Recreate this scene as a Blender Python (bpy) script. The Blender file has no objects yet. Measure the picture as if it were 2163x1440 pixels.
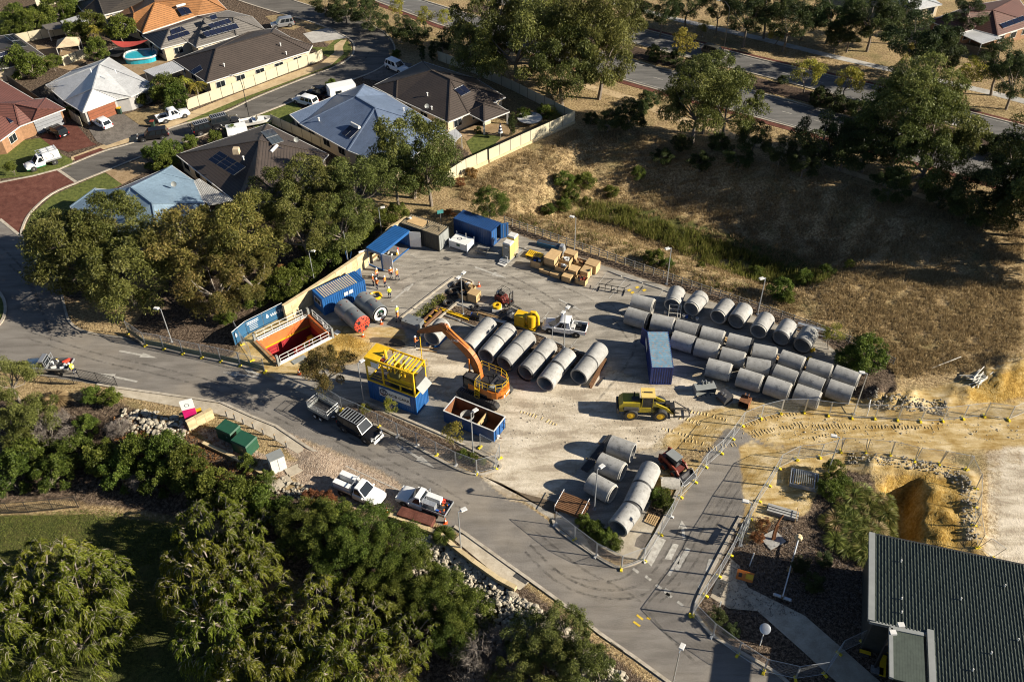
import bpy, bmesh, math, random
import numpy as np
from mathutils import Vector, Matrix
rnd = random.Random(7)
C = bpy.context.scene.collection
SC = bpy.context.scene
# ---------------------------------------------------------------- camera
IMW, IMH, FOC, PITCH, ROLL, CAMH = 2163, 1440, 1916.7, math.radians(41.49), math.radians(-0.577), 70.83
_f = np.array([0, math.cos(PITCH), -math.sin(PITCH)]); _u0 = np.array([0, math.sin(PITCH), math.cos(PITCH)]); _x0 = np.array([1., 0, 0])
_x = math.cos(ROLL)*_x0 + math.sin(ROLL)*_u0; _u = -math.sin(ROLL)*_x0 + math.cos(ROLL)*_u0
cam = bpy.data.cameras.new('camera'); camo = bpy.data.objects.new('camera', cam); C.objects.link(camo)
cam.sensor_fit = 'HORIZONTAL'; cam.sensor_width = 36; cam.lens = FOC/IMW*36; cam.clip_start = 1; cam.clip_end = 3000
camo.matrix_world = Matrix(((_x[0], _u[0], -_f[0], 0), (_x[1], _u[1], -_f[1], 0), (_x[2], _u[2], -_f[2], CAMH), (0, 0, 0, 1)))
SC.camera = camo
# ---------------------------------------------------------------- sky, sun, exposure
SUN_EL, SUN_AZ = math.radians(25), math.atan2(-0.165, 0.986)     # direction towards the sun
w = bpy.data.worlds.new('World'); SC.world = w; w.use_nodes = True
nt = w.node_tree; sky = nt.nodes.new('ShaderNodeTexSky'); sky.sky_type = 'NISHITA'; sky.sun_disc = False; sky.air_density = .65; sky.dust_density = .3; sky.ozone_density = 1.6
sky.sun_elevation = SUN_EL; sky.sun_rotation = math.pi/2 - SUN_AZ
bg = nt.nodes['Background']; bg.inputs[1].default_value = 0.05; nt.links.new(sky.outputs[0], bg.inputs[0])
sun = bpy.data.lights.new('sun', 'SUN'); sun.energy = 5.0; sun.angle = math.radians(0.5); sun.color = (1, 0.91, 0.755)
suno = bpy.data.objects.new('sun', sun); C.objects.link(suno)
suno.rotation_euler = Vector((-math.cos(SUN_EL)*math.cos(SUN_AZ), -math.cos(SUN_EL)*math.sin(SUN_AZ), -math.sin(SUN_EL))).to_track_quat('-Z', 'Y').to_euler()
SC.view_settings.view_transform = 'Standard'; SC.view_settings.look = 'None'; SC.view_settings.exposure = 1.05; SC.view_settings.gamma = 1
SC.render.engine = 'CYCLES'
SC.cycles.max_bounces = 5; SC.cycles.diffuse_bounces = 1; SC.cycles.glossy_bounces = 2; SC.cycles.transparent_max_bounces = 12
SC.cycles.filter_width = 1.1; SC.cycles.transmission_bounces = 3; SC.cycles.use_denoising = True; SC.cycles.sample_clamp_indirect = 4
# ---------------------------------------------------------------- photograph pixel <-> place
def flat(px, py, z=0.0):
    d = (px-IMW/2)/FOC*_x - (py-IMH/2)/FOC*_u + _f
    t = (z-CAMH)/d[2]
    return np.array([t*d[0], t*d[1], z])
def topx(x, y, z=0.0):
    v = np.stack([np.asarray(x, float), np.asarray(y, float), np.zeros_like(np.asarray(x, float))+z-CAMH], -1)
    dz = np.maximum(v@_f, 1e-3)
    return IMW/2+FOC*(v@_x)/dz, IMH/2-FOC*(v@_u)/dz
def inpoly(X, Y, poly):
    r = np.zeros(np.shape(X), bool); n = len(poly)
    for i in range(n):
        x0, y0 = poly[i]; x1, y1 = poly[(i+1) % n]
        if y0 == y1: continue
        r ^= ((y0 > Y) != (y1 > Y)) & (X < (x1-x0)*(Y-y0)/(y1-y0)+x0)
    return r
def segdist(X, Y, pts, closed=False):
    d = np.full(np.shape(X), 1e9)
    for i in range(len(pts) if closed else len(pts)-1):
        a = np.array(pts[i]); b = np.array(pts[(i+1) % len(pts)]); ab = b-a; L = max(ab@ab, 1e-9)
        t = np.clip(((X-a[0])*ab[0]+(Y-a[1])*ab[1])/L, 0, 1)
        d = np.minimum(d, np.hypot(X-a[0]-t*ab[0], Y-a[1]-t*ab[1]))
    return d
def fl2(pts): return [tuple(flat(*p)[:2]) for p in pts]
def sstep(a, b, x):
    t = np.clip((x-a)/(b-a), 0, 1); return t*t*(3-2*t)
BASIN = fl2([(985,425),(1215,285),(1400,290),(1640,350),(1830,420),(1960,490),(1925,540),(1850,578),(1780,606),(1730,632),(1600,622),(1400,560),(1200,492),(1080,462)])
LOWLINE = [(-300,760),(0,838),(250,850),(430,930),(560,1015),(700,1070),(860,1100),(960,1128),(1090,1225),(1190,1305),(1300,1390),(1400,1470),(1500,1600)]
LOW = fl2(LOWLINE); LOWPOLY = LOW + fl2([(1500,2400),(-1500,2400),(-1500,800)])
PIT = fl2([(1862,1012),(1950,1004),(1956,1060),(1952,1110),(1950,1230),(1850,1210),(1868,1090)])
HEAPS = [(1840,985,2.2,.8),(1900,985,2.0,.6),(1960,985,2.2,.5),(2045,1020,1.5,.7),(2050,1070,1.4,.8),(2052,1120,1.5,.7),(2056,1160,1.6,.6),(1972,1040,1.1,.6),(1990,1085,1.0,.55),(1978,1130,1.1,.6),(2012,1055,.9,.4),(2008,1108,.9,.45),(1995,1165,1.1,.5),(1962,1075,.8,.4),(1880,845,3.0,.9),(1930,850,2.6,.6),(1840,835,1.6,.7),(2000,850,2.0,.5),(2100,810,2.6,1.2),(2150,780,3.0,1.5),(2040,835,2.0,.7),
         (660,975,1.6,.35),(690,985,1.4,.3),(745,720,1.5,.25),(700,735,1.3,.25),(1395,1010,1.4,.2)]
HEAPS = [(*flat(a, b)[:2], r, h) for a, b, r, h in HEAPS]
_rs = np.random.RandomState(3); _K = [( _rs.uniform(.04, .9), _rs.uniform(0, 6.3), _rs.uniform(0, 6.3)) for _ in range(14)]
def wob(X, Y):
    s = 0
    for k, a, p in _K: s = s + np.sin(k*(X*math.cos(a)+Y*math.sin(a))*1.7+p)/(1+3*k)
    return s/5
def height(X, Y):
    X = np.asarray(X, float); Y = np.asarray(Y, float)
    z = np.zeros(X.shape)
    ib = inpoly(X, Y, BASIN); d = segdist(X, Y, BASIN, True); z = z - np.where(ib, 5.2*sstep(0, 11, d)-.3*wob(X*2, Y*2)*sstep(0, 3, d), 0)
    il = inpoly(X, Y, LOWPOLY); d = segdist(X, Y, LOW); z = z - np.where(il, 2.6*sstep(.3, 7, d), 0)
    ip = inpoly(X, Y, PIT); d = segdist(X, Y, PIT, True); z = z - np.where(ip, 2.4*sstep(0, 1.5, d+.5*wob(X*5, Y*5)), 0)
    for hx, hy, r, hh in HEAPS:
        q = np.hypot(X-hx, Y-hy)/r; z = z + hh*np.exp(-q*q*1.6)*(1+.5*wob(X*9+hx, Y*9))
    return z
def G(px, py, z=None, dz=0.0):
    """the point of the ground that the photograph shows at that pixel (or the point at that pixel and height z)"""
    if z is not None: return flat(px, py, z)
    zz = 0.0
    for _ in range(6):
        p = flat(px, py, zz); zz = .5*zz+.5*float(height(p[0], p[1]))
    p[2] = zz+dz; return p
# ---------------------------------------------------------------- materials
MATS = {}
def newmat(name):
    m = bpy.data.materials.new(name); m.use_nodes = True; MATS[name] = m
    n = m.node_tree; return m, n, n.nodes['Principled BSDF'], n.nodes, n.links
def N(nodes, t, **k):
    n = nodes.new('ShaderNode'+t)
    for a, b in k.items():
        if a in ('inputs',):
            for i, v in b.items(): n.inputs[i].default_value = v
        else: setattr(n, a, b)
    return n
def ramp(nodes, links, src, stops):
    r = nodes.new('ShaderNodeValToRGB'); e = r.color_ramp.elements
    while len(e) < len(stops): e.new(.5)
    for q, (p, c) in zip(e, stops): q.position = p; q.color = (*c, 1) if len(c) == 3 else c
    links.new(src, r.inputs[0]); return r.outputs[0]
def mixc(nodes, links, fac, a, b, mode='MIX'):
    m = nodes.new('ShaderNodeMix'); m.data_type = 'RGBA'; m.blend_type = mode
    for sock, v in ((m.inputs[0], fac), (m.inputs[6], a), (m.inputs[7], b)):
        if hasattr(v, 'links'): links.new(v, sock)
        elif isinstance(v, (int, float)): sock.default_value = v
        else: sock.default_value = (*v, 1)
    return m.outputs[2]
def mat(name, col, rough=.6, metal=0, var=.25, scale=1.5, dirt=None, dirtamt=.35, bump=0, bscale=30, spec=.5, rand=0):
    """plain painted / cast / woven surface: colour that drifts and carries dirt, fine relief"""
    if name in MATS: return MATS[name]
    m, t, p, nd, lk = newmat(name)
    tc = N(nd, 'TexCoord'); n1 = N(nd, 'TexNoise', inputs={2: scale, 3: 5, 4: .6}); lk.new(tc.outputs['Object'], n1.inputs[0])
    c0 = tuple(c*(1-var) for c in col); c1 = tuple(min(1, c*(1+var*.8)) for c in col)
    o = ramp(nd, lk, n1.outputs[0], [(.3, c0), (.7, c1)])
    if dirt:
        n2 = N(nd, 'TexNoise', inputs={2: scale*2.7, 3: 8, 4: .7}); lk.new(tc.outputs['Object'], n2.inputs[0])
        f = ramp(nd, lk, n2.outputs[0], [(.5, (0, 0, 0)), (.72, (dirtamt,)*3)])
        o = mixc(nd, lk, f, o, dirt)
    if rand:
        oi = N(nd, 'ObjectInfo'); h = N(nd, 'HueSaturation'); mr = N(nd, 'MapRange', inputs={3: 1-rand, 4: 1+rand})
        lk.new(oi.outputs['Random'], mr.inputs[0]); lk.new(mr.outputs[0], h.inputs[2]); lk.new(o, h.inputs[4]); o = h.outputs[0]
    lk.new(o, p.inputs['Base Color']); p.inputs['Roughness'].default_value = rough; p.inputs['Metallic'].default_value = metal
    p.inputs['Specular IOR Level'].default_value = spec
    if bump:
        nb = N(nd, 'TexNoise', inputs={2: bscale, 3: 4}); lk.new(tc.outputs['Object'], nb.inputs[0])
        b = N(nd, 'Bump', inputs={0: bump, 1: .02}); lk.new(nb.outputs[0], b.inputs[2] if b.inputs[2].name == 'Height' else b.inputs['Height']); lk.new(b.outputs[0], p.inputs['Normal'])
    return m
def M(name): return MATS[name]
# ---------------------------------------------------------------- mesh building
def rz2(a): c, s = math.cos(a), math.sin(a); return np.array([[c, -s, 0], [s, c, 0], [0, 0, 1]])
class MB:
    def __init__(s): s.v = []; s.f = []; s.mi = []; s.mats = []; s.sm = []
    def slot(s, m):
        if isinstance(m, str): m = MATS[m]
        if m not in s.mats: s.mats.append(m)
        return s.mats.index(m)
    def add(s, vs, fs, m, smooth=False):
        b = len(s.v); k = s.slot(m); s.v.extend([tuple(map(float, q)) for q in vs])
        for f in fs: s.f.append([b+i for i in f]); s.mi.append(k); s.sm.append(smooth)
        return s
    def box(s, c, size, m, rz=0, top=(1, 1), R=None, sh=(0, 0)):
        hx, hy, hz = (q/2 for q in size); tx, ty = top
        vs = np.array([(-hx, -hy, -hz), (hx, -hy, -hz), (hx, hy, -hz), (-hx, hy, -hz), (-hx*tx+sh[0], -hy*ty+sh[1], hz), (hx*tx+sh[0], -hy*ty+sh[1], hz), (hx*tx+sh[0], hy*ty+sh[1], hz), (-hx*tx+sh[0], hy*ty+sh[1], hz)])
        Rm = rz2(rz) if R is None else R
        return s.add(vs@Rm.T+np.array(c), [(3, 2, 1, 0), (4, 5, 6, 7), (0, 1, 5, 4), (1, 2, 6, 5), (2, 3, 7, 6), (3, 0, 4, 7)], m)
    def bar(s, a, b, w, h, m):
        """rectangular bar from a to b, width w sideways, height h upwards"""
        a = np.array(a, float); b = np.array(b, float); d = b-a; L = np.linalg.norm(d); d = d/max(L, 1e-9)
        up = np.array([0, 0, 1.]) if abs(d[2]) < .98 else np.array([0, 1., 0])
        y = np.cross(up, d); y /= np.linalg.norm(y); z = np.cross(d, y)
        return s.box((a+b)/2, (L, w, h), m, R=np.stack([d, y, z], 1))
    def cyl(s, a, b, r0, m, r1=None, n=10, cap=True, smooth=True):
        r1 = r0 if r1 is None else r1
        a = np.array(a, float); b = np.array(b, float); d = (b-a)/max(np.linalg.norm(b-a), 1e-9)
        up = np.array([0, 0, 1.]) if abs(d[2]) < .9 else np.array([1., 0, 0])
        y = np.cross(up, d); y /= np.linalg.norm(y); z = np.cross(d, y)
        an = np.arange(n)*2*math.pi/n; ring = np.outer(np.cos(an), y)+np.outer(np.sin(an), z)
        s.add(np.concatenate([a+ring*r0, b+ring*r1]), [(i, (i+1) % n, n+(i+1) % n, n+i) for i in range(n)], m, smooth)
        if cap:
            if r0 > 0: s.add(a+ring*r0, [tuple(range(n))[::-1]], m)
            if r1 > 0: s.add(b+ring*r1, [tuple(range(n))], m)
        return s
    def tube(s, pts, r, m, n=6, closed=False):
        pts = [np.array(p, float) for p in pts]; k = len(pts); vs = []
        rr = r if hasattr(r, '__len__') else [r]*k; y = None
        for i in range(k):
            a = pts[i-1] if (i or closed) else pts[i]; b = pts[(i+1) % k] if (i < k-1 or closed) else pts[i]
            d = b-a; d = d/max(np.linalg.norm(d), 1e-9)
            if y is None:
                up = np.array([0, 0, 1.]) if abs(d[2]) < .9 else np.array([1., 0, 0]); y = np.cross(up, d)
            y = y-d*(y@d); y /= max(np.linalg.norm(y), 1e-9); z = np.cross(d, y)
            for j in range(n):
                t = 2*math.pi*j/n; vs.append(pts[i]+(y*math.cos(t)+z*math.sin(t))*rr[i])
        fs = [(i*n+j, i*n+(j+1) % n, ((i+1) % k)*n+(j+1) % n, ((i+1) % k)*n+j) for i in range(k if closed else k-1) for j in range(n)]
        if not closed: fs += [tuple(range(n))[::-1], tuple((k-1)*n+j for j in range(n))]
        return s.add(vs, fs, m, True)
    def prism(s, poly, z0, z1, m, mtop=None):
        n = len(poly); a = sum(poly[i][0]*poly[(i+1) % n][1]-poly[(i+1) % n][0]*poly[i][1] for i in range(n))
        if a < 0: poly = poly[::-1]
        vs = [(x, y, z0) for x, y in poly]+[(x, y, z1) for x, y in poly]
        s.add(vs, [tuple(range(n))[::-1]]+[(i, (i+1) % n, n+(i+1) % n, n+i) for i in range(n)], m)
        return s.add([(x, y, z1) for x, y in poly], [tuple(range(n))], mtop or m)
    def side(s, poly, y0, y1, m, smooth=False):
        """outline in the x-z plane, thickened along y"""
        n = len(poly); a = sum(poly[i][0]*poly[(i+1) % n][1]-poly[(i+1) % n][0]*poly[i][1] for i in range(n))
        if a < 0: poly = poly[::-1]
        vs = [(x, y0, z) for x, z in poly]+[(x, y1, z) for x, z in poly]
        return s.add(vs, [tuple(range(n)), tuple(range(n, 2*n))[::-1]]+[(i, n+i, n+(i+1) % n, (i+1) % n) for i in range(n)], m, smooth)
    def lathe(s, prof, a, b, m, n=20):
        """profile [(t along a-b, radius)] revolved about the line a-b"""
        a = np.array(a, float); b = np.array(b, float); L = np.linalg.norm(b-a); d = (b-a)/L
        up = np.array([0, 0, 1.]) if abs(d[2]) < .9 else np.array([1., 0, 0])
        y = np.cross(up, d); y /= np.linalg.norm(y); z = np.cross(d, y)
        an = np.arange(n)*2*math.pi/n; ring = np.outer(np.cos(an), y)+np.outer(np.sin(an), z)
        vs = np.concatenate([a+d*t+ring*r for t, r in prof]); k = len(prof)
        return s.add(vs, [(i*n+j, i*n+(j+1) % n, (i+1)*n+(j+1) % n, (i+1)*n+j) for i in range(k-1) for j in range(n)], m, True)
    def quad(s, a, b, c, d, m): return s.add([a, b, c, d], [(0, 1, 2, 3)], m)
    def mesh(s, name):
        me = bpy.data.meshes.new(name); me.from_pydata(s.v, [], s.f)
        for m in s.mats: me.materials.append(m)
        me.polygons.foreach_set('material_index', s.mi); me.polygons.foreach_set('use_smooth', s.sm)
        if any(s.sm): me.set_sharp_from_angle(angle=math.radians(38))
        me.update(); return me
    def build(s, name, parent=None, **k):
        o = bpy.data.objects.new(name, s.mesh(name)); C.objects.link(o); o.parent = parent
        tag(o, **k); return o
def tag(o, label=None, cat=None, group=None, kind=None):
    if label: o['label'] = label
    if cat: o['category'] = cat
    if group: o['group'] = group
    if kind: o['kind'] = kind
    return o
def thing(name, label, cat, loc=(0, 0, 0), rz=0, group=None):
    o = bpy.data.objects.new(name, None); C.objects.link(o); o.empty_display_size = .3
    o.location = [float(q) for q in loc]; o.rotation_euler = (0, 0, rz); return tag(o, label, cat, group)
def inst(name, me, parent=None, loc=(0, 0, 0), rz=0, sc=None, rot=None):
    o = bpy.data.objects.new(name, me); C.objects.link(o); o.parent = parent; o.location = [float(q) for q in loc]
    o.rotation_euler = rot if rot is not None else (0, 0, rz)
    if sc is not None: o.scale = sc if hasattr(sc, '__len__') else (sc,)*3
    return o
def copytree(o, loc, rz, label=None, group=None, parent=None):
    c = o.copy(); C.objects.link(c); c.parent = parent
    if loc is not None: c.location = [float(q) for q in loc]; c.rotation_euler = (0, 0, rz)
    if label: c['label'] = label
    if group: c['group'] = group
    for ch in KIDS(o): copytree(ch, None, 0, parent=c)
    return c
def KIDS(o): return list(o.children)
ORD = ['first', 'second', 'third', 'fourth', 'fifth', 'sixth', 'seventh', 'eighth', 'ninth', 'tenth', 'eleventh', 'twelfth', 'thirteenth', 'fourteenth', 'fifteenth', 'sixteenth', 'seventeenth', 'eighteenth', 'nineteenth', 'twentieth']
def orient(p, q):
    return math.atan2(q[1]-p[1], q[0]-p[0])
# ================================================================ ground
Z_DRY, Z_LAWN, Z_MULCH, Z_YS, Z_PS, Z_ASP, Z_YARD, Z_GRAV, Z_OCH = range(9)
YARDPOLY = [(470,770),(560,700),(640,650),(700,590),(830,480),(950,500),(1065,472),(1400,590),(1560,640),(1740,705),(1800,760),(1830,830),(1600,860),(1450,900),(1400,1020),(1330,1160),(1260,1180),(1170,1100),(1010,1000),(700,860),(560,790)]
ROADPOLY = [(-300,470),(0,440),(45,500),(75,530),(112,565),(140,655),(155,688),(190,706),(263,716),(560,775),(640,800),(700,850),(1010,1002),(1090,1040),(1175,1115),(1260,1178),(1302,1195),(1358,1182),(1440,1020),(1545,885),(1600,890),(1700,955),(1640,1010),(1580,1080),(1462,1292),(1490,1325),(1520,1350),(1630,1413),(1700,1480),(1450,1480),(1266,1336),(1186,1272),(1100,1208),(1000,1140),(890,1090),(800,1060),(690,1000),(640,960),(533,880),(467,850),(377,837),(207,812),(0,780),(-300,740)]
ZONES = [  # outline in the photograph, surface, edge softness in metres
    ([(-300,840),(0,840),(250,850),(430,930),(560,1010),(700,1060),(860,1100),(960,1125),(1090,1222),(1190,1302),(1400,1470),(1000,1500),(500,1090),(100,1020),(-300,1050)], Z_MULCH, 1.0),
    ([(-400,1060),(180,1050),(440,1080),(460,1200),(900,1500),(-600,1900)], Z_LAWN, 1.5),
    ([(1470,1290),(1560,1060),(1660,1000),(1780,960),(1870,1000),(1890,1180),(2000,1480),(1640,1480)], Z_MULCH, .6),
    ([(-300,-400),(560,-400),(640,60),(780,150),(1000,330),(760,420),(600,640),(400,560),(140,640),(80,500),(0,420),(-300,430)], Z_MULCH, .8),
    ([(380,560),(640,520),(830,470),(640,640),(560,690),(480,760),(270,700)], Z_MULCH, .8),
    ([(700,-60),(1180,120),(1350,195),(1650,275),(2200,420),(2200,500),(1800,420),(1400,300),(1210,265),(1050,180),(830,110)], Z_DRY, 1),
    (ROADPOLY, Z_ASP, .15),
    (YARDPOLY, Z_YARD, .25),
    # sand and dust that the works have spread
    ([(900,720),(960,690),(1000,760),(1040,800),(1230,800),(1290,770),(1330,800),(1380,810),(1420,815),(1480,780),(1560,830),(1640,850),(1500,890),(1420,930),(1380,960),(1280,930),(1230,980),(1150,1060),(1080,1060),(1010,1000),(1060,920),(1070,890),(960,830),(900,830),(910,760),(800,740),(740,760)], Z_PS, 1.6),
    ([(700,690),(760,690),(850,690),(860,720),(800,760),(720,770),(640,790),(560,790),(500,760),(520,700),(600,660)], Z_YS, .8),
    ([(1460,880),(1560,850),(1700,845),(1830,810),(1900,840),(2163,760),(2300,740),(2300,960),(2060,960),(1980,955),(1800,950),(1700,950),(1600,930),(1545,890),(1500,940),(1440,960),(1390,930)], Z_YS, 1.0),
    ([(2085,950),(2300,930),(2300,1480),(2070,1200),(2085,1100)], Z_PS, 3.5),
    ([(1560,935),(1700,960),(1840,950),(1990,965),(2070,1000),(2070,1220),(1860,1220),(1880,1110),(1850,1010),(1780,990),(1740,1010),(1700,1090),(1640,1090),(1600,1130),(1560,1160),(1575,1080)], Z_YS, .7),
    ([(1360,985),(1430,985),(1500,960),(1470,1010),(1430,1060),(1385,1050)], Z_YS, .6),
    ([(560,905),(640,930),(720,960),(830,1010),(880,1060),(870,1110),(780,1080),(690,1050),(600,1020),(640,985)], Z_GRAV, 1.2),
    ([(400,900),(450,905),(560,960),(640,985),(600,1010),(560,1020),(470,950)], Z_GRAV, .4),
    ([(950,1128),(972,1138),(1050,1214),(1046,1228),(1000,1192)], Z_MULCH, .25),
    ([(1845,1012),(1950,1000),(2030,1020),(2030,1220),(1860,1220),(1880,1110)], Z_OCH, 1.2), ([(1375,1015),(1440,1000),(1430,1060),(1395,1050)], Z_OCH, .8), ([(1835,800),(1900,805),(1890,850),(1830,850)], Z_OCH, .8), ([(2000,850),(2060,820),(2163,780),(2230,760),(2230,830),(2100,855)], Z_OCH, 1.0), ([(690,690),(760,715),(800,735),(740,760),(690,765)], Z_OCH, 1.0),
    # beds and islands in the yard
    ([(880,680),(968,588),(1000,600),(905,690)], Z_MULCH, .2),
    ([(910,635),(1010,655),(1120,700),(1260,760),(1240,790),(1120,745),(1010,690),(905,662)], Z_MULCH, .3),
    ([(700,860),(760,850),(960,935),(1045,985),(1010,1000),(840,925)], Z_MULCH, .3),
    ([(1210,1090),(1260,1110),(1320,1190),(1255,1170)], Z_MULCH, .3),
    ([(1385,1040),(1420,1030),(1400,1100),(1370,1130),(1350,1120)], Z_MULCH, .3),
    ([(1070,470),(1200,520),(1400,585),(1560,630),(1740,690),(1840,740),(1880,790),(1830,800),(1740,720),(1560,655),(1400,603),(1200,535),(1080,490)], Z_MULCH, .4),
    ([(1780,795),(1890,770),(1890,840),(1810,850)], Z_MULCH, .5),
    # green at the floor of the basin
    ([(1180,430),(1300,455),(1480,520),(1640,575),(1760,592),(1820,565),(1700,540),(1500,475),(1300,415)], Z_LAWN, 2.5),
]
def axis_lines(lo, hi, f0, f1, fine, coarse):
    a = list(np.arange(f0, f1, fine)); q = f0; st = coarse; L = []
    while q > lo: q -= st; L.append(q); st *= 1.05
    q = a[-1]; st = coarse; R = []
    while q < hi: q += st; R.append(q); st *= 1.03
    return np.array(L[::-1]+a+R)
xs = axis_lines(-420, 420, -56, 56, .34, .8); ys = axis_lines(-40, 700, 34, 116, .34, .7)
GX, GY = np.meshgrid(xs, ys); GZ = height(GX, GY)
GZ += np.where((np.abs(GX) < 150) & (GY < 260), .02*wob(GX*6, GY*6), 0)
def hgrid(x, y):
    return float(GZ[min(max(int(np.searchsorted(ys, y)), 0), len(ys)-1), min(max(int(np.searchsorted(xs, x)), 0), len(xs)-1)])
def soft(poly, s, deep=False):
    wp = [tuple(G(*p)[:2]) for p in poly] if deep else fl2(poly); tot = np.zeros(GX.shape); k = 0
    for dx, dy in ((0, 0), (1, 0), (-1, 0), (0, 1), (0, -1), (.7, .7), (-.7, .7), (.7, -.7), (-.7, -.7)):
        tot += inpoly(GX+dx*s, GY+dy*s, wp); k += 1
    return tot/k
Wt = np.zeros((9,)+GX.shape); Wt[0] = 1
for poly, ty, s in ZONES:
    a = soft(poly, s, s == 2.5); Wt *= (1-a); Wt[ty] += a
# opening of the launch shaft (local frame found from its rim)
SHC = np.mean([flat(*p)[:2] for p in ((591,775),(697,722),(655,662),(540,712.5))], axis=0); SHL, SHW, SHR = 7.0, 5.2, math.radians(40.4)
cx_, sx_ = math.cos(-SHR), math.sin(-SHR)
LX = (GX-SHC[0])*cx_-(GY-SHC[1])*sx_; LY = (GX-SHC[0])*sx_+(GY-SHC[1])*cx_
ny, nx = GX.shape
idx = np.arange(nx*ny).reshape(ny, nx)
quads = np.stack([idx[:-1, :-1], idx[:-1, 1:], idx[1:, 1:], idx[1:, :-1]], -1).reshape(-1, 4)
mid = lambda A: (A[:-1, :-1]+A[1:, 1:]).reshape(-1)/2
keep = ~((np.abs(mid(LX)) < SHL/2-.1) & (np.abs(mid(LY)) < SHW/2-.1))
quads = quads[keep]
me = bpy.data.meshes.new('ground'); me.vertices.add(nx*ny); me.loops.add(len(quads)*4); me.polygons.add(len(quads))
me.vertices.foreach_set('co', np.stack([GX, GY, GZ], -1).astype(np.float32).ravel())
me.loops.foreach_set('vertex_index', quads.astype(np.int32).ravel())
me.polygons.foreach_set('loop_start', np.arange(0, len(quads)*4, 4, dtype=np.int32))
me.polygons.foreach_set('use_smooth', np.ones(len(quads), bool)); me.update(calc_edges=True)
for nm, ids in (('zone_a', (1, 2, 3, 4)), ('zone_b', (5, 6, 7, 8))):
    at = me.color_attributes.new(nm, 'FLOAT_COLOR', 'POINT')
    at.data.foreach_set('color', np.stack([Wt[i] for i in ids], -1).astype(np.float32).ravel())
ground = bpy.data.objects.new('ground', me); C.objects.link(ground); tag(ground, kind='structure')
def ground_material():
    m, t, p, nd, lk = newmat('ground'); p.inputs['Roughness'].default_value = .95; p.inputs['Specular IOR Level'].default_value = .15
    geo = N(nd, 'NewGeometry'); pos = geo.outputs['Position']
    def noise(s, d=3, r=.6, dist=0, src=pos):
        n = N(nd, 'TexNoise', inputs={2: s, 3: d, 4: r, 8: dist}); lk.new(src, n.inputs[0]); return n.outputs[0]
    big, medn, fine, vf = noise(.05), noise(.45), noise(3.2, 3, .65), noise(10, 2, .6)
    def stretched(s, rz, k):
        mp = N(nd, 'Mapping'); mp.inputs[2].default_value = (0, 0, rz); mp.inputs[3].default_value = (s, s*k, s); lk.new(pos, mp.inputs[0]); return noise(1, 4, .6, .3, mp.outputs[0])
    A = N(nd, 'Attribute', attribute_name='zone_a'); B = N(nd, 'Attribute', attribute_name='zone_b')
    sa = N(nd, 'SeparateColor'); sb = N(nd, 'SeparateColor'); lk.new(A.outputs[0], sa.inputs[0]); lk.new(B.outputs[0], sb.inputs[0])
    W = {Z_LAWN: sa.outputs[0], Z_MULCH: sa.outputs[1], Z_YS: sa.outputs[2], Z_PS: A.outputs['Alpha'], Z_ASP: sb.outputs[0], Z_YARD: sb.outputs[1], Z_GRAV: sb.outputs[2], Z_OCH: B.outputs['Alpha']}
    def math2(op, a, b):
        q = N(nd, 'Math', operation=op)
        for i, v in enumerate((a, b)):
            if hasattr(v, 'links'): lk.new(v, q.inputs[i])
            else: q.inputs[i].default_value = v
        return q.outputs[0]
    def edge(wt, amt):
        n = math2('MULTIPLY', math2('SUBTRACT', math2('ADD', math2('MULTIPLY', medn, .6), math2('MULTIPLY', fine, .4)), .5), amt)
        mr = N(nd, 'MapRange', interpolation_type='SMOOTHSTEP', inputs={1: .32, 2: .68}); lk.new(math2('ADD', wt, n), mr.inputs[0]); return mr.outputs[0]
    # dry grass
    f = math2('ADD', math2('MULTIPLY', fine, .55), math2('MULTIPLY', vf, .45))
    dry = ramp(nd, lk, f, [(.38, (.12, .08, .042)), (.5, (.31, .22, .11)), (.62, (.56, .43, .24))])
    dry = mixc(nd, lk, ramp(nd, lk, medn, [(.45, (0, 0, 0)), (.7, (.45,)*3)]), dry, (.15, .10, .06))
    dry = mixc(nd, lk, ramp(nd, lk, noise(.16), [(.5, (0, 0, 0)), (.7, (.5,)*3)]), dry, (.10, .105, .035))
    lawn = ramp(nd, lk, f, [(.38, (.03, .038, .012)), (.62, (.10, .11, .03))])
    lawn = mixc(nd, lk, ramp(nd, lk, medn, [(.45, (0, 0, 0)), (.7, (.55,)*3)]), lawn, (.16, .13, .05))
    mulch = ramp(nd, lk, f, [(.4, (.025, .018, .013)), (.5, (.085, .06, .042)), (.62, (.24, .18, .13))])
    st = stretched(.5, .5, 4)
    ys = ramp(nd, lk, math2('ADD', math2('MULTIPLY', medn, .5), math2('MULTIPLY', st, .5)), [(.38, (.27, .17, .05)), (.5, (.42, .305, .135)), (.62, (.58, .465, .28))])
    ys = mixc(nd, lk, ramp(nd, lk, vf, [(.5, (0, 0, 0)), (.7, (.25,)*3)]), ys, (.28, .19, .08))
    ps = ramp(nd, lk, math2('ADD', math2('MULTIPLY', stretched(.22, .45, 3.5), .78), math2('MULTIPLY', fine, .22)), [(.4, (.33, .275, .205)), (.5, (.47, .405, .31)), (.6, (.60, .53, .425))])
    asp = ramp(nd, lk, math2('ADD', math2('MULTIPLY', stretched(.22, -.35, 5), .6), math2('MULTIPLY', vf, .4)), [(.38, (.135, .122, .108)), (.62, (.225, .206, .184))])
    asp = mixc(nd, lk, ramp(nd, lk, noise(.12), [(.5, (0, 0, 0)), (.75, (.45,)*3)]), asp, (.34, .29, .225))
    yard = ramp(nd, lk, math2('ADD', math2('MULTIPLY', stretched(.3, -.45, 4), .65), math2('MULTIPLY', vf, .35)), [(.38, (.18, .162, .135)), (.5, (.27, .245, .208)), (.63, (.40, .365, .31))])
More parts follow.
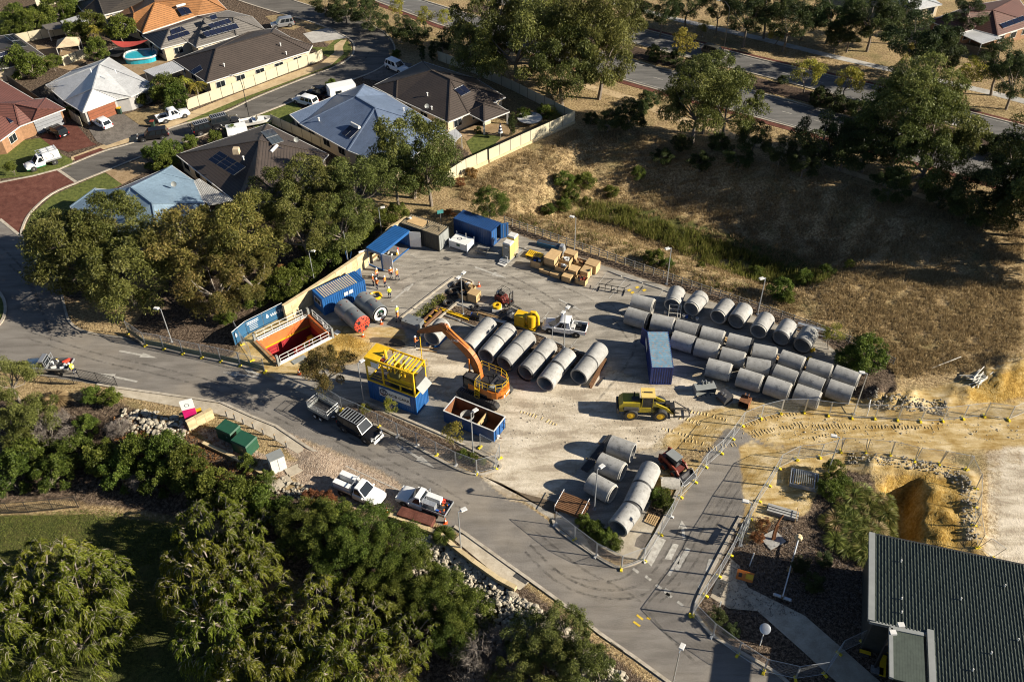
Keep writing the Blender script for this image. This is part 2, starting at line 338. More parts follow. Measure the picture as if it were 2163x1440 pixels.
    yard = mixc(nd, lk, ramp(nd, lk, noise(.2, 4, .65, .4), [(.54, (0, 0, 0)), (.72, (.5,)*3)]), yard, (.18, .16, .13))
    grav = ramp(nd, lk, f, [(.36, (.20, .14, .10)), (.52, (.37, .285, .21)), (.66, (.52, .42, .33))])
    och = ramp(nd, lk, math2('ADD', math2('MULTIPLY', medn, .5), math2('MULTIPLY', fine, .5)), [(.38, (.22, .125, .025)), (.5, (.36, .225, .055)), (.62, (.50, .35, .13))])
    col = dry
    for z, c, am in ((Z_LAWN, lawn, .7), (Z_MULCH, mulch, .6), (Z_ASP, asp, .12), (Z_YARD, yard, .2), (Z_GRAV, grav, .8), (Z_YS, ys, .8), (Z_PS, ps, .9), (Z_OCH, och, .9)):
        col = mixc(nd, lk, edge(W[z], am), col, c)
    lk.new(col, p.inputs['Base Color'])
    hard = math2('MINIMUM', math2('ADD', W[Z_ASP], W[Z_YARD]), 1.0)
    hh = math2('ADD', math2('MULTIPLY', fine, .6), math2('MULTIPLY', vf, .4))
    b = N(nd, 'Bump'); b.inputs['Distance'].default_value = .35; lk.new(hh, b.inputs['Height'])
    soft_ = math2('MINIMUM', math2('ADD', W[Z_YS], W[Z_PS]), 1.0)
    lk.new(math2('SUBTRACT', math2('SUBTRACT', .8, math2('MULTIPLY', hard, .72)), math2('MULTIPLY', soft_, .55)), b.inputs['Strength']); lk.new(b.outputs[0], p.inputs['Normal'])
    return m
me.materials.append(ground_material())
# ---------------------------------------------------------------- sheets, kerbs, painted marks
def surf(name, c0, c1, c2, s=1.0, stretch=None, bump=.15, brick=None):
    m, t, p, nd, lk = newmat(name); p.inputs['Roughness'].default_value = .9; p.inputs['Specular IOR Level'].default_value = .2
    geo = N(nd, 'NewGeometry'); src = geo.outputs['Position']
    if stretch is not None:
        mp = N(nd, 'Mapping'); mp.inputs[2].default_value = (0, 0, stretch); mp.inputs[3].default_value = (.4*s, 2.2*s, 1); lk.new(src, mp.inputs[0]); s2 = mp.outputs[0]; sc = 1
    else: s2, sc = src, s
    n1 = N(nd, 'TexNoise', inputs={2: sc, 3: 4, 4: .62}); lk.new(s2, n1.inputs[0])
    n2 = N(nd, 'TexNoise', inputs={2: 9, 3: 2, 4: .7}); lk.new(src, n2.inputs[0])
    n3 = N(nd, 'TexNoise', inputs={2: .12, 3: 4}); lk.new(src, n3.inputs[0])
    q = N(nd, 'Mix', inputs={0: .35}); lk.new(n1.outputs[0], q.inputs[2]); lk.new(n2.outputs[0], q.inputs[3])
    o = ramp(nd, lk, q.outputs[0], [(.36, c0), (.5, c1), (.66, c2)])
    o = mixc(nd, lk, ramp(nd, lk, n3.outputs[0], [(.4, (0, 0, 0)), (.7, (.35,)*3)]), o, tuple(x*.7 for x in c0))
    if brick:
        bt = N(nd, 'TexBrick', inputs={1: (1, 1, 1, 1), 2: (.8, .8, .8, 1), 3: (.45, .45, .45, 1), 4: 1, 5: .012, 8: brick, 9: brick/2}); mp = N(nd, 'Mapping'); mp.inputs[2].default_value = (0, 0, .5); lk.new(src, mp.inputs[0]); lk.new(mp.outputs[0], bt.inputs[0])
        o = mixc(nd, lk, 1.0, o, bt.outputs[0], 'MULTIPLY')
    lk.new(o, p.inputs['Base Color'])
    b = N(nd, 'Bump'); b.inputs['Strength'].default_value = bump; b.inputs['Distance'].default_value = .05; lk.new(n2.outputs[0], b.inputs['Height']); lk.new(b.outputs[0], p.inputs['Normal'])
    return m
surf('street', (.085, .077, .068), (.125, .115, .102), (.175, .16, .142), .5, .55)
surf('highway', (.095, .092, .088), (.14, .135, .128), (.19, .18, .17), .5, -.3)
surf('brick_paving', (.10, .036, .026), (.165, .062, .044), (.22, .095, .07), 1, None, .2, .23)
surf('path_concrete', (.36, .26, .15), (.48, .36, .21), (.58, .45, .28), .8)
surf('grey_path', (.30, .29, .27), (.42, .40, .37), (.52, .5, .46), .8)
surf('paver_grey', (.13, .115, .10), (.2, .175, .15), (.28, .245, .21), 1, None, .2, .3)
surf('paver_tan', (.28, .19, .10), (.40, .28, .16), (.5, .37, .23), 1, None, .2, .25)
surf('kerb', (.30, .26, .20), (.42, .37, .30), (.52, .47, .39), 2)
surf('concrete_pale', (.34, .29, .22), (.45, .39, .30), (.55, .49, .39), 1)
surf('mulch_dark', (.03, .02, .014), (.075, .05, .035), (.15, .105, .075), 3, None, .6)
surf('verge_green', (.045, .055, .014), (.10, .12, .028), (.18, .19, .05), 2, None, .5)
surf('verge_dry', (.14, .10, .05), (.27, .2, .105), (.4, .31, .17), 2, None, .5)
surf('paint_white', (.27, .25, .22), (.40, .38, .34), (.55, .53, .48), 2.5, None, .05)
surf('paint_yellow', (.5, .33, .03), (.65, .45, .05), (.75, .55, .1), 2)
surf('dark_steel_plate', (.035, .035, .035), (.06, .06, .06), (.09, .09, .088), 3)
surf('wet_stain', (.10, .075, .05), (.14, .105, .07), (.19, .15, .105), 1.5)
def catmull(pts, k=4, closed=False):
    P = [np.array(p, float) for p in pts]; n = len(P); out = []
    for i in range(n if closed else n-1):
        p0 = P[(i-1) % n] if (closed or i) else P[0]; p1 = P[i]; p2 = P[(i+1) % n]; p3 = P[(i+2) % n] if (closed or i < n-2) else P[-1]
        for j in range(k):
            t = j/k; out.append(.5*((2*p1)+(-p0+p2)*t+(2*p0-5*p1+4*p2-p3)*t*t+(-p0+3*p1-3*p2+p3)*t**3))
    if not closed: out.append(P[-1])
    return out
def sheet(name, pts, m, z, label=None, parent=None, smooth=0, kind='structure'):
    if smooth: pts = catmull(pts, smooth, True)
    P = [flat(a, b) for a, b in pts]; b = MB(); n = len(P)
    ar = sum(P[i][0]*P[(i+1) % n][1]-P[(i+1) % n][0]*P[i][1] for i in range(n))
    if ar < 0: P = P[::-1]
    b.add([(p[0], p[1], z) for p in P], [tuple(range(n))], m)
    return b.build(name, parent, kind=None if parent else kind, label=label)
def ribbon(name, line, wid, m, z0, z1, parent=None, smooth=0, world=False, kind='structure'):
    """a kerb, wall foot or strip that follows a line"""
    if smooth: line = catmull(line, smooth)
    P = [np.array(p[:2]) for p in line] if world else [flat(*p)[:2] for p in line]
    L, Rr = [], []
    for i, p in enumerate(P):
        a = P[max(i-1, 0)]; c = P[min(i+1, len(P)-1)]; d = c-a; d = d/max(np.hypot(*d), 1e-9); nn = np.array([-d[1], d[0]])*wid/2
        L.append(p+nn); Rr.append(p-nn)
    b = MB(); n = len(P); vs = []
    for i in range(n): vs += [(*L[i], z0), (*L[i], z1), (*Rr[i], z1), (*Rr[i], z0)]
    fs = []
    for i in range(n-1):
        k = i*4
        fs += [(k, k+1, k+5, k+4), (k+1, k+2, k+6, k+5), (k+2, k+3, k+7, k+6)]
    fs += [(0, 3, 2, 1), (4*n-4, 4*n-3, 4*n-2, 4*n-1)]
    b.add(vs, fs, m); return b.build(name, parent, kind=None if parent else kind)
# residential street, brick crossing, highway
UPK = [(123,359),(213,322),(280,302),(363,270),(467,240),(540,207),(640,167),(700,145),(735,126),(748,107),(737,82),(667,50),(577,25),(500,0),(430,-30)]
LOK = [(163,386),(220,363),(300,331),(400,297),(540,245),(623,213),(700,184),(787,153),(825,125),(833,97),(803,63),(727,33),(640,8),(560,-20),(500,-45)]
UPs, LOs = catmull(UPK, 4), catmull(LOK, 4)
sheet('street', list(UPs)+list(LOs)[::-1], 'street', .018)
ribbon('kerb', UPs, .3, 'kerb', .0, .10); ribbon('kerb', LOs, .3, 'kerb', .0, .10)
sheet('brick_crossing', [(-60,395),(0,386),(67,373),(123,358.5),(142,371),(163,386.5),(110,410),(67,447),(50,476),(46,500),(20,478),(0,463),(-60,440)], 'brick_paving', .022)
ribbon('kerb', [(-60,395),(0,386),(67,373),(123,358.5)], .3, 'kerb', .0, .11)
ribbon('kerb', catmull([(163,386.5),(110,410),(67,447),(50,476),(47,500),(73,527),(110,563),(128,610),(137,650),(150,683),(187,703),(263,714),(300,722)], 4), .3, 'kerb', .0, .12)
isl = [(-42+54*math.cos(a), 652+52*math.sin(a)) for a in np.linspace(0, 6.283, 33)]; sheet('roundabout_island', isl[:-1], 'verge_green', .03); ribbon('kerb', isl, .35, 'kerb', .0, .14)
ribbon('kerb', [(123,359),(163,386.5)], .45, 'kerb', .0, .035)
ribbon('kerb', [(0,463),(45,500)], .4, 'kerb', .0, .035)
NB = [(640,-60),(700,-38),(800,3),(927,50),(1100,104),(1350,177),(1640,258),(1693,272),(2033,368),(2230,424)]
NT = [(2230,364),(2133,338),(2037,313),(1817,255),(1640,207),(1380,142),(1180,85),(973,27),(860,-8),(780,-40),(740,-60)]
FB = [(880,-60),(980,-18),(1100,22),(1330,88),(1430,115),(1640,167),(1773,202),(1883,230),(2047,273),(2230,320)]
FT = [(2230,285),(2037,235),(1887,192),(1600,125),(1326,55),(1120,-5),(960,-60)]
sheet('highway', NB+NT, 'highway', .02); sheet('highway', FB+FT, 'highway', .02)
ribbon('brick_shoulder', [(a, b+7) for a, b in NB], 1.1, 'brick_paving', .0, .05)
ribbon('brick_shoulder', [(a, b-4) for a, b in FT], 1.0, 'brick_paving', .0, .05)
ribbon('kerb', [(a, b-1.5) for a, b in NT], .3, 'kerb', .0, .12); ribbon('kerb', [(a, b+1.5) for a, b in FB], .3, 'kerb', .0, .12)
ribbon('kerb', [(a, b+2.5) for a, b in NB], .3, 'kerb', .0, .12); ribbon('kerb', [(a, b-1.0) for a, b in FT], .3, 'kerb', .0, .12)
ribbon('median_bed', [((a+c)/2, (b+d)/2) for (a, b), (c, d) in zip([(1000,10),(1350,112),(1640,187),(1900,254),(2200,333)], [(1000,20),(1350,115),(1640,187),(1900,254),(2200,333)])], 4.2, 'mulch_dark', .0, .06)
mk = MB()
def dash(a, b, m='paint_white', wd=.13, z=.032):
    p, q = flat(*a), flat(*b); d = (q-p)[:2]; d = d/max(np.hypot(*d), 1e-9); nn = np.array([-d[1], d[0]])*wd/2
    mk.quad((*(p[:2]-nn), z), (*(q[:2]-nn), z), (*(q[:2]+nn), z), (*(p[:2]+nn), z), m)
def lerp2(A, B, t): return (A[0]+(B[0]-A[0])*t, A[1]+(B[1]-A[1])*t)
for top, bot in ((NT[::-1], NB), (FT[::-1], FB)):
    for i in range(60):
        x = 700+i*34
        def at(L):
            for (x0, y0), (x1, y1) in zip(L[:-1], L[1:]):
                if x0 <= x <= x1: return y0+(y1-y0)*(x-x0)/(x1-x0)
        a, b = at(top), at(bot)
        if a is None or b is None: continue
        if i % 2 == 0: ym = (a+b)/2; dash((x, ym), (x+20, ym+5.4))
        dash((x, a+2.5), (x+34, a+2.5+34*.262), wd=.12); dash((x, b-2.5), (x+34, b-2.5+34*.28), wd=.12)
mk.build('road_marking', kind='structure')
sheet('footpath', [(1290,3),(1357,18),(1413,34),(1600,76),(1733,109),(1893,146),(1983,166),(2100,193),(2230,226),(2230,238),(2100,203),(1983,176),(1893,155),(1733,118),(1600,85),(1413,42),(1357,26),(1290,10)], 'grey_path', .024)
sheet('footpath', [(1180,150),(1250,180),(1330,202),(1420,240),(1520,272),(1700,330),(1860,380),(2080,455),(2074,463),(1860,390),(1700,340),(1510,282),(1410,250),(1320,212),(1245,190),(1175,158)], 'path_concrete', .024)
# verges, footpaths and drives along the street
sheet('verge', [(395,262),(467,236),(540,203),(640,163),(700,141),(732,122),(744,104),(733,84),(712,82),(690,100),(655,100),(700,125),(640,146),(540,184),(440,222),(398,240)], 'verge_green', .026)
sheet('footpath', [(150,332),(213,308),(283,286),(330,268),(395,240),(500,198),(600,160),(680,132),(706,112),(706,96),(720,86),(733,84),(724,100),(726,114),(700,138),(610,172),(500,212),(395,256),(330,282),(283,298),(213,318),(152,340)], 'path_concrete', .032, smooth=0)
sheet('verge', [(0,310),(30,300),(95,290),(122,308),(128,325),(155,338),(150,352),(60,372),(-40,382),(-40,330)], 'verge_green', .026)
sheet('driveway', [(84,290),(130,262),(160,262),(193,300),(205,306),(145,322),(112,312)], 'brick_paving', .034)
sheet('driveway', [(155,333),(212,313),(222,318),(160,340)], 'brick_paving', .036)
sheet('driveway', [(187,272),(240,242),(262,242),(296,266),(320,275),(225,308),(205,300)], 'paver_grey', .034)
sheet('verge', [(263,242),(330,222),(395,238),(390,255),(300,268)], 'verge_dry', .028)
sheet('driveway', [(222,364),(300,334),(330,352),(258,390)], 'paver_tan', .034)
sheet('verge', [(168,388),(222,365),(258,390),(190,420),(150,470),(90,520),(52,500),(54,478),(70,450),(112,413)], 'verge_green', .024)
sheet('verge', [(545,246),(623,215),(640,235),(612,262),(560,280),(520,262)], 'verge_green', .024)
sheet('driveway', [(640,222),(700,188),(740,170),(745,190),(690,222),(650,240)], 'brick_paving', .034)
sheet('driveway', [(765,166),(828,128),(870,135),(860,165),(800,172)], 'paver_grey', .034)
sheet('driveway', [(640,72),(690,60),(735,80),(712,84),(660,92)], 'grey_path', .034)
sheet('verge', [(560,35),(600,30),(650,50),(620,64),(590,60)], 'verge_dry', .028)
sheet('verge', [(820,105),(900,110),(1000,150),(980,180),(850,150),(826,128)], 'verge_dry', .024)
sheet('patio', [(950,268),(1060,262),(1110,285),(1060,305),(990,300)], 'paver_tan', .026)
sheet('patio', [(75,95),(150,110),(190,125),(150,150),(85,135)], 'paver_tan', .026)
sheet('patio', [(215,115),(330,120),(400,150),(330,180),(245,160)], 'paver_tan', .026)
sheet('lawn', [(0,30),(60,25),(70,60),(20,75),(0,70)], 'verge_green', .026)
sheet('lawn', [(985,300),(1010,280),(1060,290),(1040,310),(1000,330)], 'verge_green', .028)
# access road furniture: kerbs, islands, paths
ribbon('kerb', [(205,812),(233,817),(377,837),(467,850),(533,880),(583,900),(650,945),(690,968)], .3, 'kerb', .0, .12)
sheet('footpath', [(233,819),(377,839),(467,853),(533,883),(583,903),(640,943),(640,965),(575,925),(510,893),(455,873),(370,858),(235,833)], 'concrete_pale', .03)
ribbon('kerb', [(960,1112),(983,1127),(1080,1197),(1100,1211),(1186,1273),(1266,1337),(1340,1388),(1420,1446)], .3, 'kerb', .0, .12)
sheet('footpath', [(972,1128),(983,1130),(1080,1200),(1120,1228),(1098,1246),(1058,1228),(1050,1215),(960,1140)], 'concrete_pale', .03)
ribbon('kerb', catmull([(690,845),(717,862),(840,922),(957,986),(1007,1002),(1040,996),(1058,986),(1040,972),(960,930),(850,882),(770,848)], 4), .28, 'kerb', .0, .13)
ribbon('kerb', catmull([(1168,1098),(1183,1122),(1255,1172),(1290,1193),(1310,1198),(1345,1188),(1362,1172),(1405,1090),(1432,1035)], 4), .28, 'kerb', .0, .13)
ribbon('kerb', catmull([(1565,1090),(1500,1210),(1468,1282),(1476,1305),(1492,1328),(1520,1352),(1627,1413),(1665,1442)], 4), .28, 'kerb', .0, .13)
sheet('footpath', [(1330,1098),(1350,1090),(1385,1110),(1345,1180),(1300,1172),(1260,1150)], 'concrete_pale', .02)
sheet('crossing_pad', [(1345,1136),(1360,1124),(1376,1130),(1358,1160),(1340,1153)], 'paver_grey', .026)
sheet('footpath', [(1500,1260),(1545,1180),(1562,1195),(1580,1240),(1700,1300),(1860,1440),(1800,1470),(1690,1370),(1600,1290),(1540,1285)], 'concrete_pale', .03)
sheet('crossing_pad', [(1502,1252),(1515,1222),(1538,1228),(1522,1262)], 'dark_steel_plate', .036)
sheet('crossing_pad', [(1083,1217),(1091,1208),(1117,1226),(1110,1234)], 'dark_steel_plate', .036)
ribbon('kerb', catmull([(846,672),(868,690),(893,700),(905,690),(965,640),(1000,602),(985,590),(965,588),(950,592),(846,672)], 3), .25, 'kerb', .0, .13)
sheet('sand_spill', [(1230,900)]*0 or [(1186,1070),(1175,1060),(1100,1040),(1020,1005),(1060,1020),(1110,1050),(1170,1085),(1172,1100)], 'wet_stain', .012)
sheet('wet_patch', [(772,722),(790,712),(840,716),(856,728),(840,736),(800,724)], 'wet_stain', .014, smooth=3)
for q in (([(1195,645),(1200,640),(1213,646),(1207,651)]), ([(935,546),(941,542),(953,547),(947,551)])): sheet('manhole_cover', q, 'dark_steel_plate', .022)
# painted arrows, bays and crossing bars
pm = MB()
def paint(pts, m='paint_white', z=.016):
    P = [flat(*p) for p in pts]; n = len(P); ar = sum(P[i][0]*P[(i+1) % n][1]-P[(i+1) % n][0]*P[i][1] for i in range(n))
    if ar < 0: P = P[::-1]
    pm.add([(p[0], p[1], z) for p in P], [tuple(range(n))], m)
def pline(a, b, wd=.11, m='paint_white', z=.016):
    p, q = flat(*a), flat(*b); d = (q-p)[:2]; d = d/max(np.hypot(*d), 1e-9); nn = np.array([-d[1], d[0]])*wd/2
    pm.quad((*(p[:2]-nn), z), (*(q[:2]-nn), z), (*(q[:2]+nn), z), (*(p[:2]+nn), z), m)
def arrow(tail, head, wd=.28, hw=.85, hl=.42):
    p, q = flat(*tail)[:2], flat(*head)[:2]; d = q-p; L = np.hypot(*d); d /= L; n = np.array([-d[1], d[0]]); b = q-d*L*hl
    pm.quad((*(p-n*wd/2), .016), (*(b-n*wd/2), .016), (*(b+n*wd/2), .016), (*(p+n*wd/2), .016), 'paint_white')
    pm.add([(*(b-n*hw/2), .016), (*q, .016), (*(b+n*hw/2), .016)], [(0, 1, 2)], 'paint_white')
arrow((252,741),(332,756)); arrow((290,806),(205,788)); arrow((548,797),(470,786), hw=1.0); arrow((838,938),(918,988)); arrow((552,792),(515,779))
arrow((1003,564),(1070,588)); arrow((826,637),(877,596)); arrow((1180,632),(1235,660), .22, .5); arrow((1445,1140),(1440,1098)); arrow((1412,1215),(1438,1170), .3, .6)
for a, b in (((858,535),(878,543)), ((835,556),(855,563)), ((1073,545),(1115,520)), ((1045,535),(1065,522)), ((1250,617),(1283,575)), ((1287,630),(1322,589)), ((1330,640),(1360,602)), ((1347,620),(1358,604)), ((1385,636),(1400,614)),
             ((1122,660),(1105,676)), ((1160,658),(1122,700)), ((1060,610),(1025,642)), ((1228,728),(1205,728)), ((975,688),(962,700)), ((1300,648),(1315,672)), ((1205,735),(1222,712)), ((1030,636),(1000,667))): pline(a, b)
for p0, p1, p2, p3 in (((1388,1133),(1407,1140),(1376,1196),(1364,1184)), ((1421,1147),(1434,1150),(1418,1182),(1404,1180)), ((1449,1155),(1459,1160),(1432,1208),(1425,1200)), ((1497,1180),(1514,1182),(1495,1210),(1490,1205)), ((1487,1215),(1500,1220),(1482,1246),(1474,1240)), ((1405,1240),(1420,1250),(1412,1262),(1402,1250))): paint([p0, p1, p2, p3])
for x, y in ((1342,1206),(1368,1222),(1390,1240),(1412,1258),(1436,1276)): paint([(x-7,y-4),(x-3,y-8),(x+9,y+1),(x+5,y+5)])
for x, y in ((700,985),(760,1012)): pass
pline((600,925),(690,965), .12); pline((690,965),(880,1052), .1)
for a, b in (((1345,1298),(1358,1308)), ((1338,1312),(1352,1322)), ((1366,1304),(1374,1307))): pline(a, b, .2, 'paint_yellow')
for x, y in ((1328,613),(1345,607),(1360,613),(1335,618)): paint([(x-4,y),(x+2,y-3),(x+6,y),(x,y+3)], 'paint_yellow')
pm.build('painted_marking', kind='structure')

# rubber marks of turning vehicles
m, t_, p_, nd, lk = newmat('tyre_rubber'); p_.inputs['Base Color'].default_value = (.055, .05, .045, 1); p_.inputs['Roughness'].default_value = .9
g_ = N(nd, 'NewGeometry'); nz = N(nd, 'TexNoise', inputs={2: 1.6, 3: 4, 4: .7}); lk.new(g_.outputs['Position'], nz.inputs[0]); tr_ = N(nd, 'BsdfTransparent'); mx_ = N(nd, 'MixShader')
lk.new(ramp(nd, lk, nz.outputs[0], [(.42, (0, 0, 0)), (.7, (.55,)*3)]), mx_.inputs[0]); lk.new(tr_.outputs[0], mx_.inputs[1]); lk.new(p_.outputs[0], mx_.inputs[2]); lk.new(mx_.outputs[0], nd['Material Output'].inputs[0])
for k, (L_, w_) in enumerate((([(1120,1150),(1190,1215),(1270,1245),(1350,1235),(1400,1180),(1440,1110)],.25), ([(1110,1165),(1180,1230),(1270,1262),(1360,1255),(1420,1190),(1460,1120)],.25), ([(1160,1200),(1240,1225),(1320,1218),(1375,1160)],.22), ([(1130,1120),(1230,1200),(1340,1260),(1400,1330),(1470,1400)],.25), ([(1370,1270),(1430,1210),(1490,1110),(1560,1000)],.2), ([(1390,1275),(1450,1215),(1510,1115),(1580,1005)],.2), ([(700,900),(800,960),(900,1010),(1000,1070)],.25), ([(680,915),(790,975),(890,1025),(985,1080)],.25), ([(60,700),(200,745),(330,775),(480,815),(640,890)],.25), ([(60,715),(200,760),(330,790),(470,830),(620,900)],.25), ([(830,600),(930,560),(1040,570),(1150,620),(1230,680)],.3), ([(850,610),(940,575),(1040,585),(1140,635),(1215,690)],.3), ([(870,560),(1000,545),(1120,580),(1260,640),(1330,720)],.25), ([(1290,640),(1340,700),(1330,760),(1260,850)],.3), ([(780,110),(760,135),(690,165),(560,220)],.3), ([(20,560),(60,600),(90,660),(110,720)],.3), ([(0,520),(50,570),(85,640)],.3))):
    ribbon('tyre_mark', catmull(L_, 6), w_, 'tyre_rubber', .019 if k < 14 or k > 14 else .022, .0195 if k != 14 else .0225)
# ================================================================ shared paints and metals
for a in [('concrete', (.31,.305,.29), .85, 0, .2, .9, (.13,.12,.105), .75, .12, 25, .3, .12), ('concrete_dark', (.03,.03,.031), .6, .1, .3, 3, (.10,.09,.075), .4),
          ('concrete_lip', (.50,.47,.41), .9, 0, .2, 4, (.3,.26,.2), .5), ('hole_black', (.012,.012,.012), .9), ('black', (.018,.018,.019), .55, 0, .3, 2, (.12,.10,.08), .3),
          ('rubber', (.022,.022,.023), .85, 0, .3, 3, (.2,.17,.13), .55), ('glass', (.012,.016,.02), .06, 0, .1), ('white', (.72,.72,.70), .5, 0, .05, 2, (.45,.40,.32), .3),
          ('white_dirty', (.62,.61,.58), .6, 0, .1, 3, (.3,.25,.18), .5), ('steel', (.42,.43,.44), .42, .75, .15, 3), ('steel_dark', (.10,.10,.105), .5, .6, .3, 3, (.16,.11,.07), .4),
          ('galv', (.50,.52,.54), .38, .6, .12, 5), ('blue_box', (.013,.052,.165), .42, .1, .22, 1.2, (.03,.06,.12), .5), ('blue_bright', (.02,.105,.31), .4, .1, .15, 1.2, (.03,.09,.2), .3),
          ('navy_box', (.012,.03,.15), .42, .1, .25, 1.2, (.10,.07,.05), .35), ('rust_blue', (.15,.27,.36), .65, .1, .25, 1.4, (.42,.22,.10), .9), ('grey_box', (.045,.047,.042), .6, .1, .3, 1.5, (.09,.075,.05), .5),
          ('olive_roof', (.20,.16,.10), .8, 0, .35, 1.3, (.10,.08,.05), .7), ('plywood', (.50,.34,.17), .75, 0, .15, 2, (.34,.22,.11), .4, 0, 30, .3, .12), ('timber', (.33,.22,.11), .8, 0, .3, 3, (.15,.10,.06), .4, 0, 30, .3, .15),
          ('timber_grey', (.20,.19,.175), .85, 0, .3, 3, (.10,.09,.08), .5), ('brown_steel', (.17,.085,.038), .75, .2, .3, 2.5, (.09,.045,.025), .6), ('rust', (.20,.08,.03), .85, .1, .35, 3, (.10,.045,.02), .6),
          ('yellow', (.70,.43,.012), .42, 0, .15, 2, (.35,.22,.05), .4), ('yellow_pale', (.72,.52,.16), .5, 0, .12, 2, (.45,.3,.1), .3), ('loader_yellow', (.36,.28,.018), .45, 0, .2, 2, (.2,.16,.04), .5), ('loader_dark', (.10,.095,.03), .5, 0, .3, 2, (.2,.16,.08), .5),
          ('orange', (.60,.17,.018), .42, 0, .2, 1.8, (.30,.12,.04), .5), ('orange_boom', (.42,.13,.022), .5, .05, .3, 2, (.18,.075,.03), .7), ('orange_rust', (.27,.095,.03), .55, .1, .35, 2.5, (.16,.08,.04), .8), ('red', (.24,.045,.022), .45, 0, .2, 2, (.15,.05,.04), .4), ('red_bright', (.68,.07,.035), .5, 0, .15, 2, (.25,.07,.05), .5),
          ('red_dark', (.13,.022,.016), .5, 0, .3, 2.5, (.1,.06,.04), .5), ('shaft_orange', (.66,.17,.045), .6, 0, .15, 1.5, (.4,.15,.08), .4), ('shaft_red', (.40,.03,.035), .6, 0, .2, 1.5, (.2,.06,.05), .5),
          ('tbm_grey', (.20,.215,.225), .42, .2, .18, 1.2, (.30,.26,.19), .4), ('green_cab', (.016,.075,.042), .45, 0, .15, 2, (.03,.06,.045), .4), ('banner_blue', (.022,.10,.20), .7, 0, .15, 1), ('cyan_board', (.07,.28,.27), .6),
          ('limestone', (.58,.46,.27), .9, 0, .16, 1.6, (.36,.27,.15), .5, .2, 12), ('limestone_b', (.50,.39,.22), .9, 0, .2, 1.6, (.30,.22,.12), .5, .2, 12), ('magenta', (.52,.012,.13), .45), ('plastic_grey', (.24,.25,.24), .5, 0, .1), ('toilet_yellow', (.68,.50,.15), .5, 0, .1),
          ('skin', (.46,.28,.19), .6), ('hivis_orange', (.85,.20,.03), .7, 0, .15), ('hivis_yellow', (.75,.72,.05), .7, 0, .12), ('navy_cloth', (.018,.022,.05), .85), ('reflective', (.7,.7,.66), .4), ('helmet', (.8,.79,.74), .35, 0, .03),
          ('cone_orange', (.80,.12,.02), .55, 0, .1), ('foot_yellow', (.78,.60,.02), .5, 0, .12, 3, (.4,.3,.08), .4), ('blue_drum', (.02,.10,.42), .4), ('straw', (.62,.50,.28), .9), ('black_plastic', (.012,.013,.016), .3, 0, .3, 4),
          ('silver', (.40,.41,.42), .28, .6, .06), ('charcoal_paint', (.03,.032,.036), .25, .3, .15), ('black_paint', (.012,.012,.014), .16, .2, .2, 3, (.08,.07,.05), .15), ('white_paint', (.78,.78,.77), .25, 0, .03, 2, (.6,.55,.46), .2), ('bronze_paint', (.07,.065,.05), .3, .3, .1), ('rim_alloy', (.45,.45,.46), .35, .7, .1), ('lamp_red', (.4,.01,.01), .3), ('lamp_clear', (.7,.7,.68), .15),
          ('green_paint', (.03,.22,.09), .35), ('bin_green', (.02,.05,.035), .5), ('bin_yellow', (.7,.42,.01), .5), ('pvc', (.66,.63,.55), .5, 0, .12, 4, (.4,.34,.24), .4), ('rock', (.37,.33,.26), .9, 0, .4, 1.1, (.16,.13,.09), .8, .3, 6, .2, .25), ('bark', (.20,.165,.13), .9, 0, .3, 4, (.07,.055,.045), .6, .3, 10), ('bark_pale', (.31,.27,.22), .9, 0, .25, 4, (.18,.14,.11), .5, .2, 10)]:
    kk = ['name', 'col', 'rough', 'metal', 'var', 'scale', 'dirt', 'dirtamt', 'bump', 'bscale', 'spec', 'rand']
    mat(**dict(zip(kk, a)))
def at2(o, rz, x, y, z=0): return (o[0]+math.cos(rz)*x-math.sin(rz)*y, o[1]+math.sin(rz)*x+math.cos(rz)*y, z)
# ================================================================ concrete jacking pipes
PR, PI_, PL = 1.05, .87, 2.58
def pipe_meshes():
    b = MB(); o, i, L = PR, PI_, PL
    b.lathe([(0, i), (0, o-.02), (.02, o), (L-.02, o), (L, o-.02), (L, i), (L*.5, i), (0, i)], (-L/2, 0, 0), (L/2, 0, 0), 'concrete', 40); body = b.mesh('body')
    b = MB(); b.lathe([(0, o-.03), (.30, o-.03), (.30, o-.055), (0, o-.055), (0, o-.03)], (L/2-.03, 0, 0), (L/2+1, 0, 0), 'concrete_dark', 40); col = b.mesh('collar')
    b = MB(); b.lathe([(0, i+.01), (.0, o-.09), (.16, o-.10), (.17, i+.01), (0, i+.01)], (L/2-.01, 0, 0), (L/2+1, 0, 0), 'concrete_lip', 40); lip = b.mesh('spigot')
    b = MB(); b.cyl((0, 0, -.03), (0, 0, .006), .035, 'hole_black', n=8); hole = b.mesh('lifting_hole')
    b = MB(); rr = random.Random(2)
    for r_ in range(6):
        a = math.radians(-28-5.5*r_); wd = rr.uniform(.25, .5); x0 = rr.uniform(-.05, .05)
        k = 0
        while k*.07 < wd:
            if rr.random() < .8:
                q = [(x0-wd/2+k*.07, (PR+.004)*math.sin(t), (PR+.004)*math.cos(t)) for t in (a,)]; x = x0-wd/2+k*.07
                p0 = lambda xx, t: (xx, (PR+.004)*math.sin(t), (PR+.004)*math.cos(t))
                b.quad(p0(x, a), p0(x+.05, a), p0(x+.05, a-.03), p0(x, a-.03), 'steel_dark')
            k += 1
    sten = b.mesh('stencil'); return body, col, lip, hole, sten
PBODY, PCOL, PLIP, PHOLE, PSTEN = pipe_meshes()
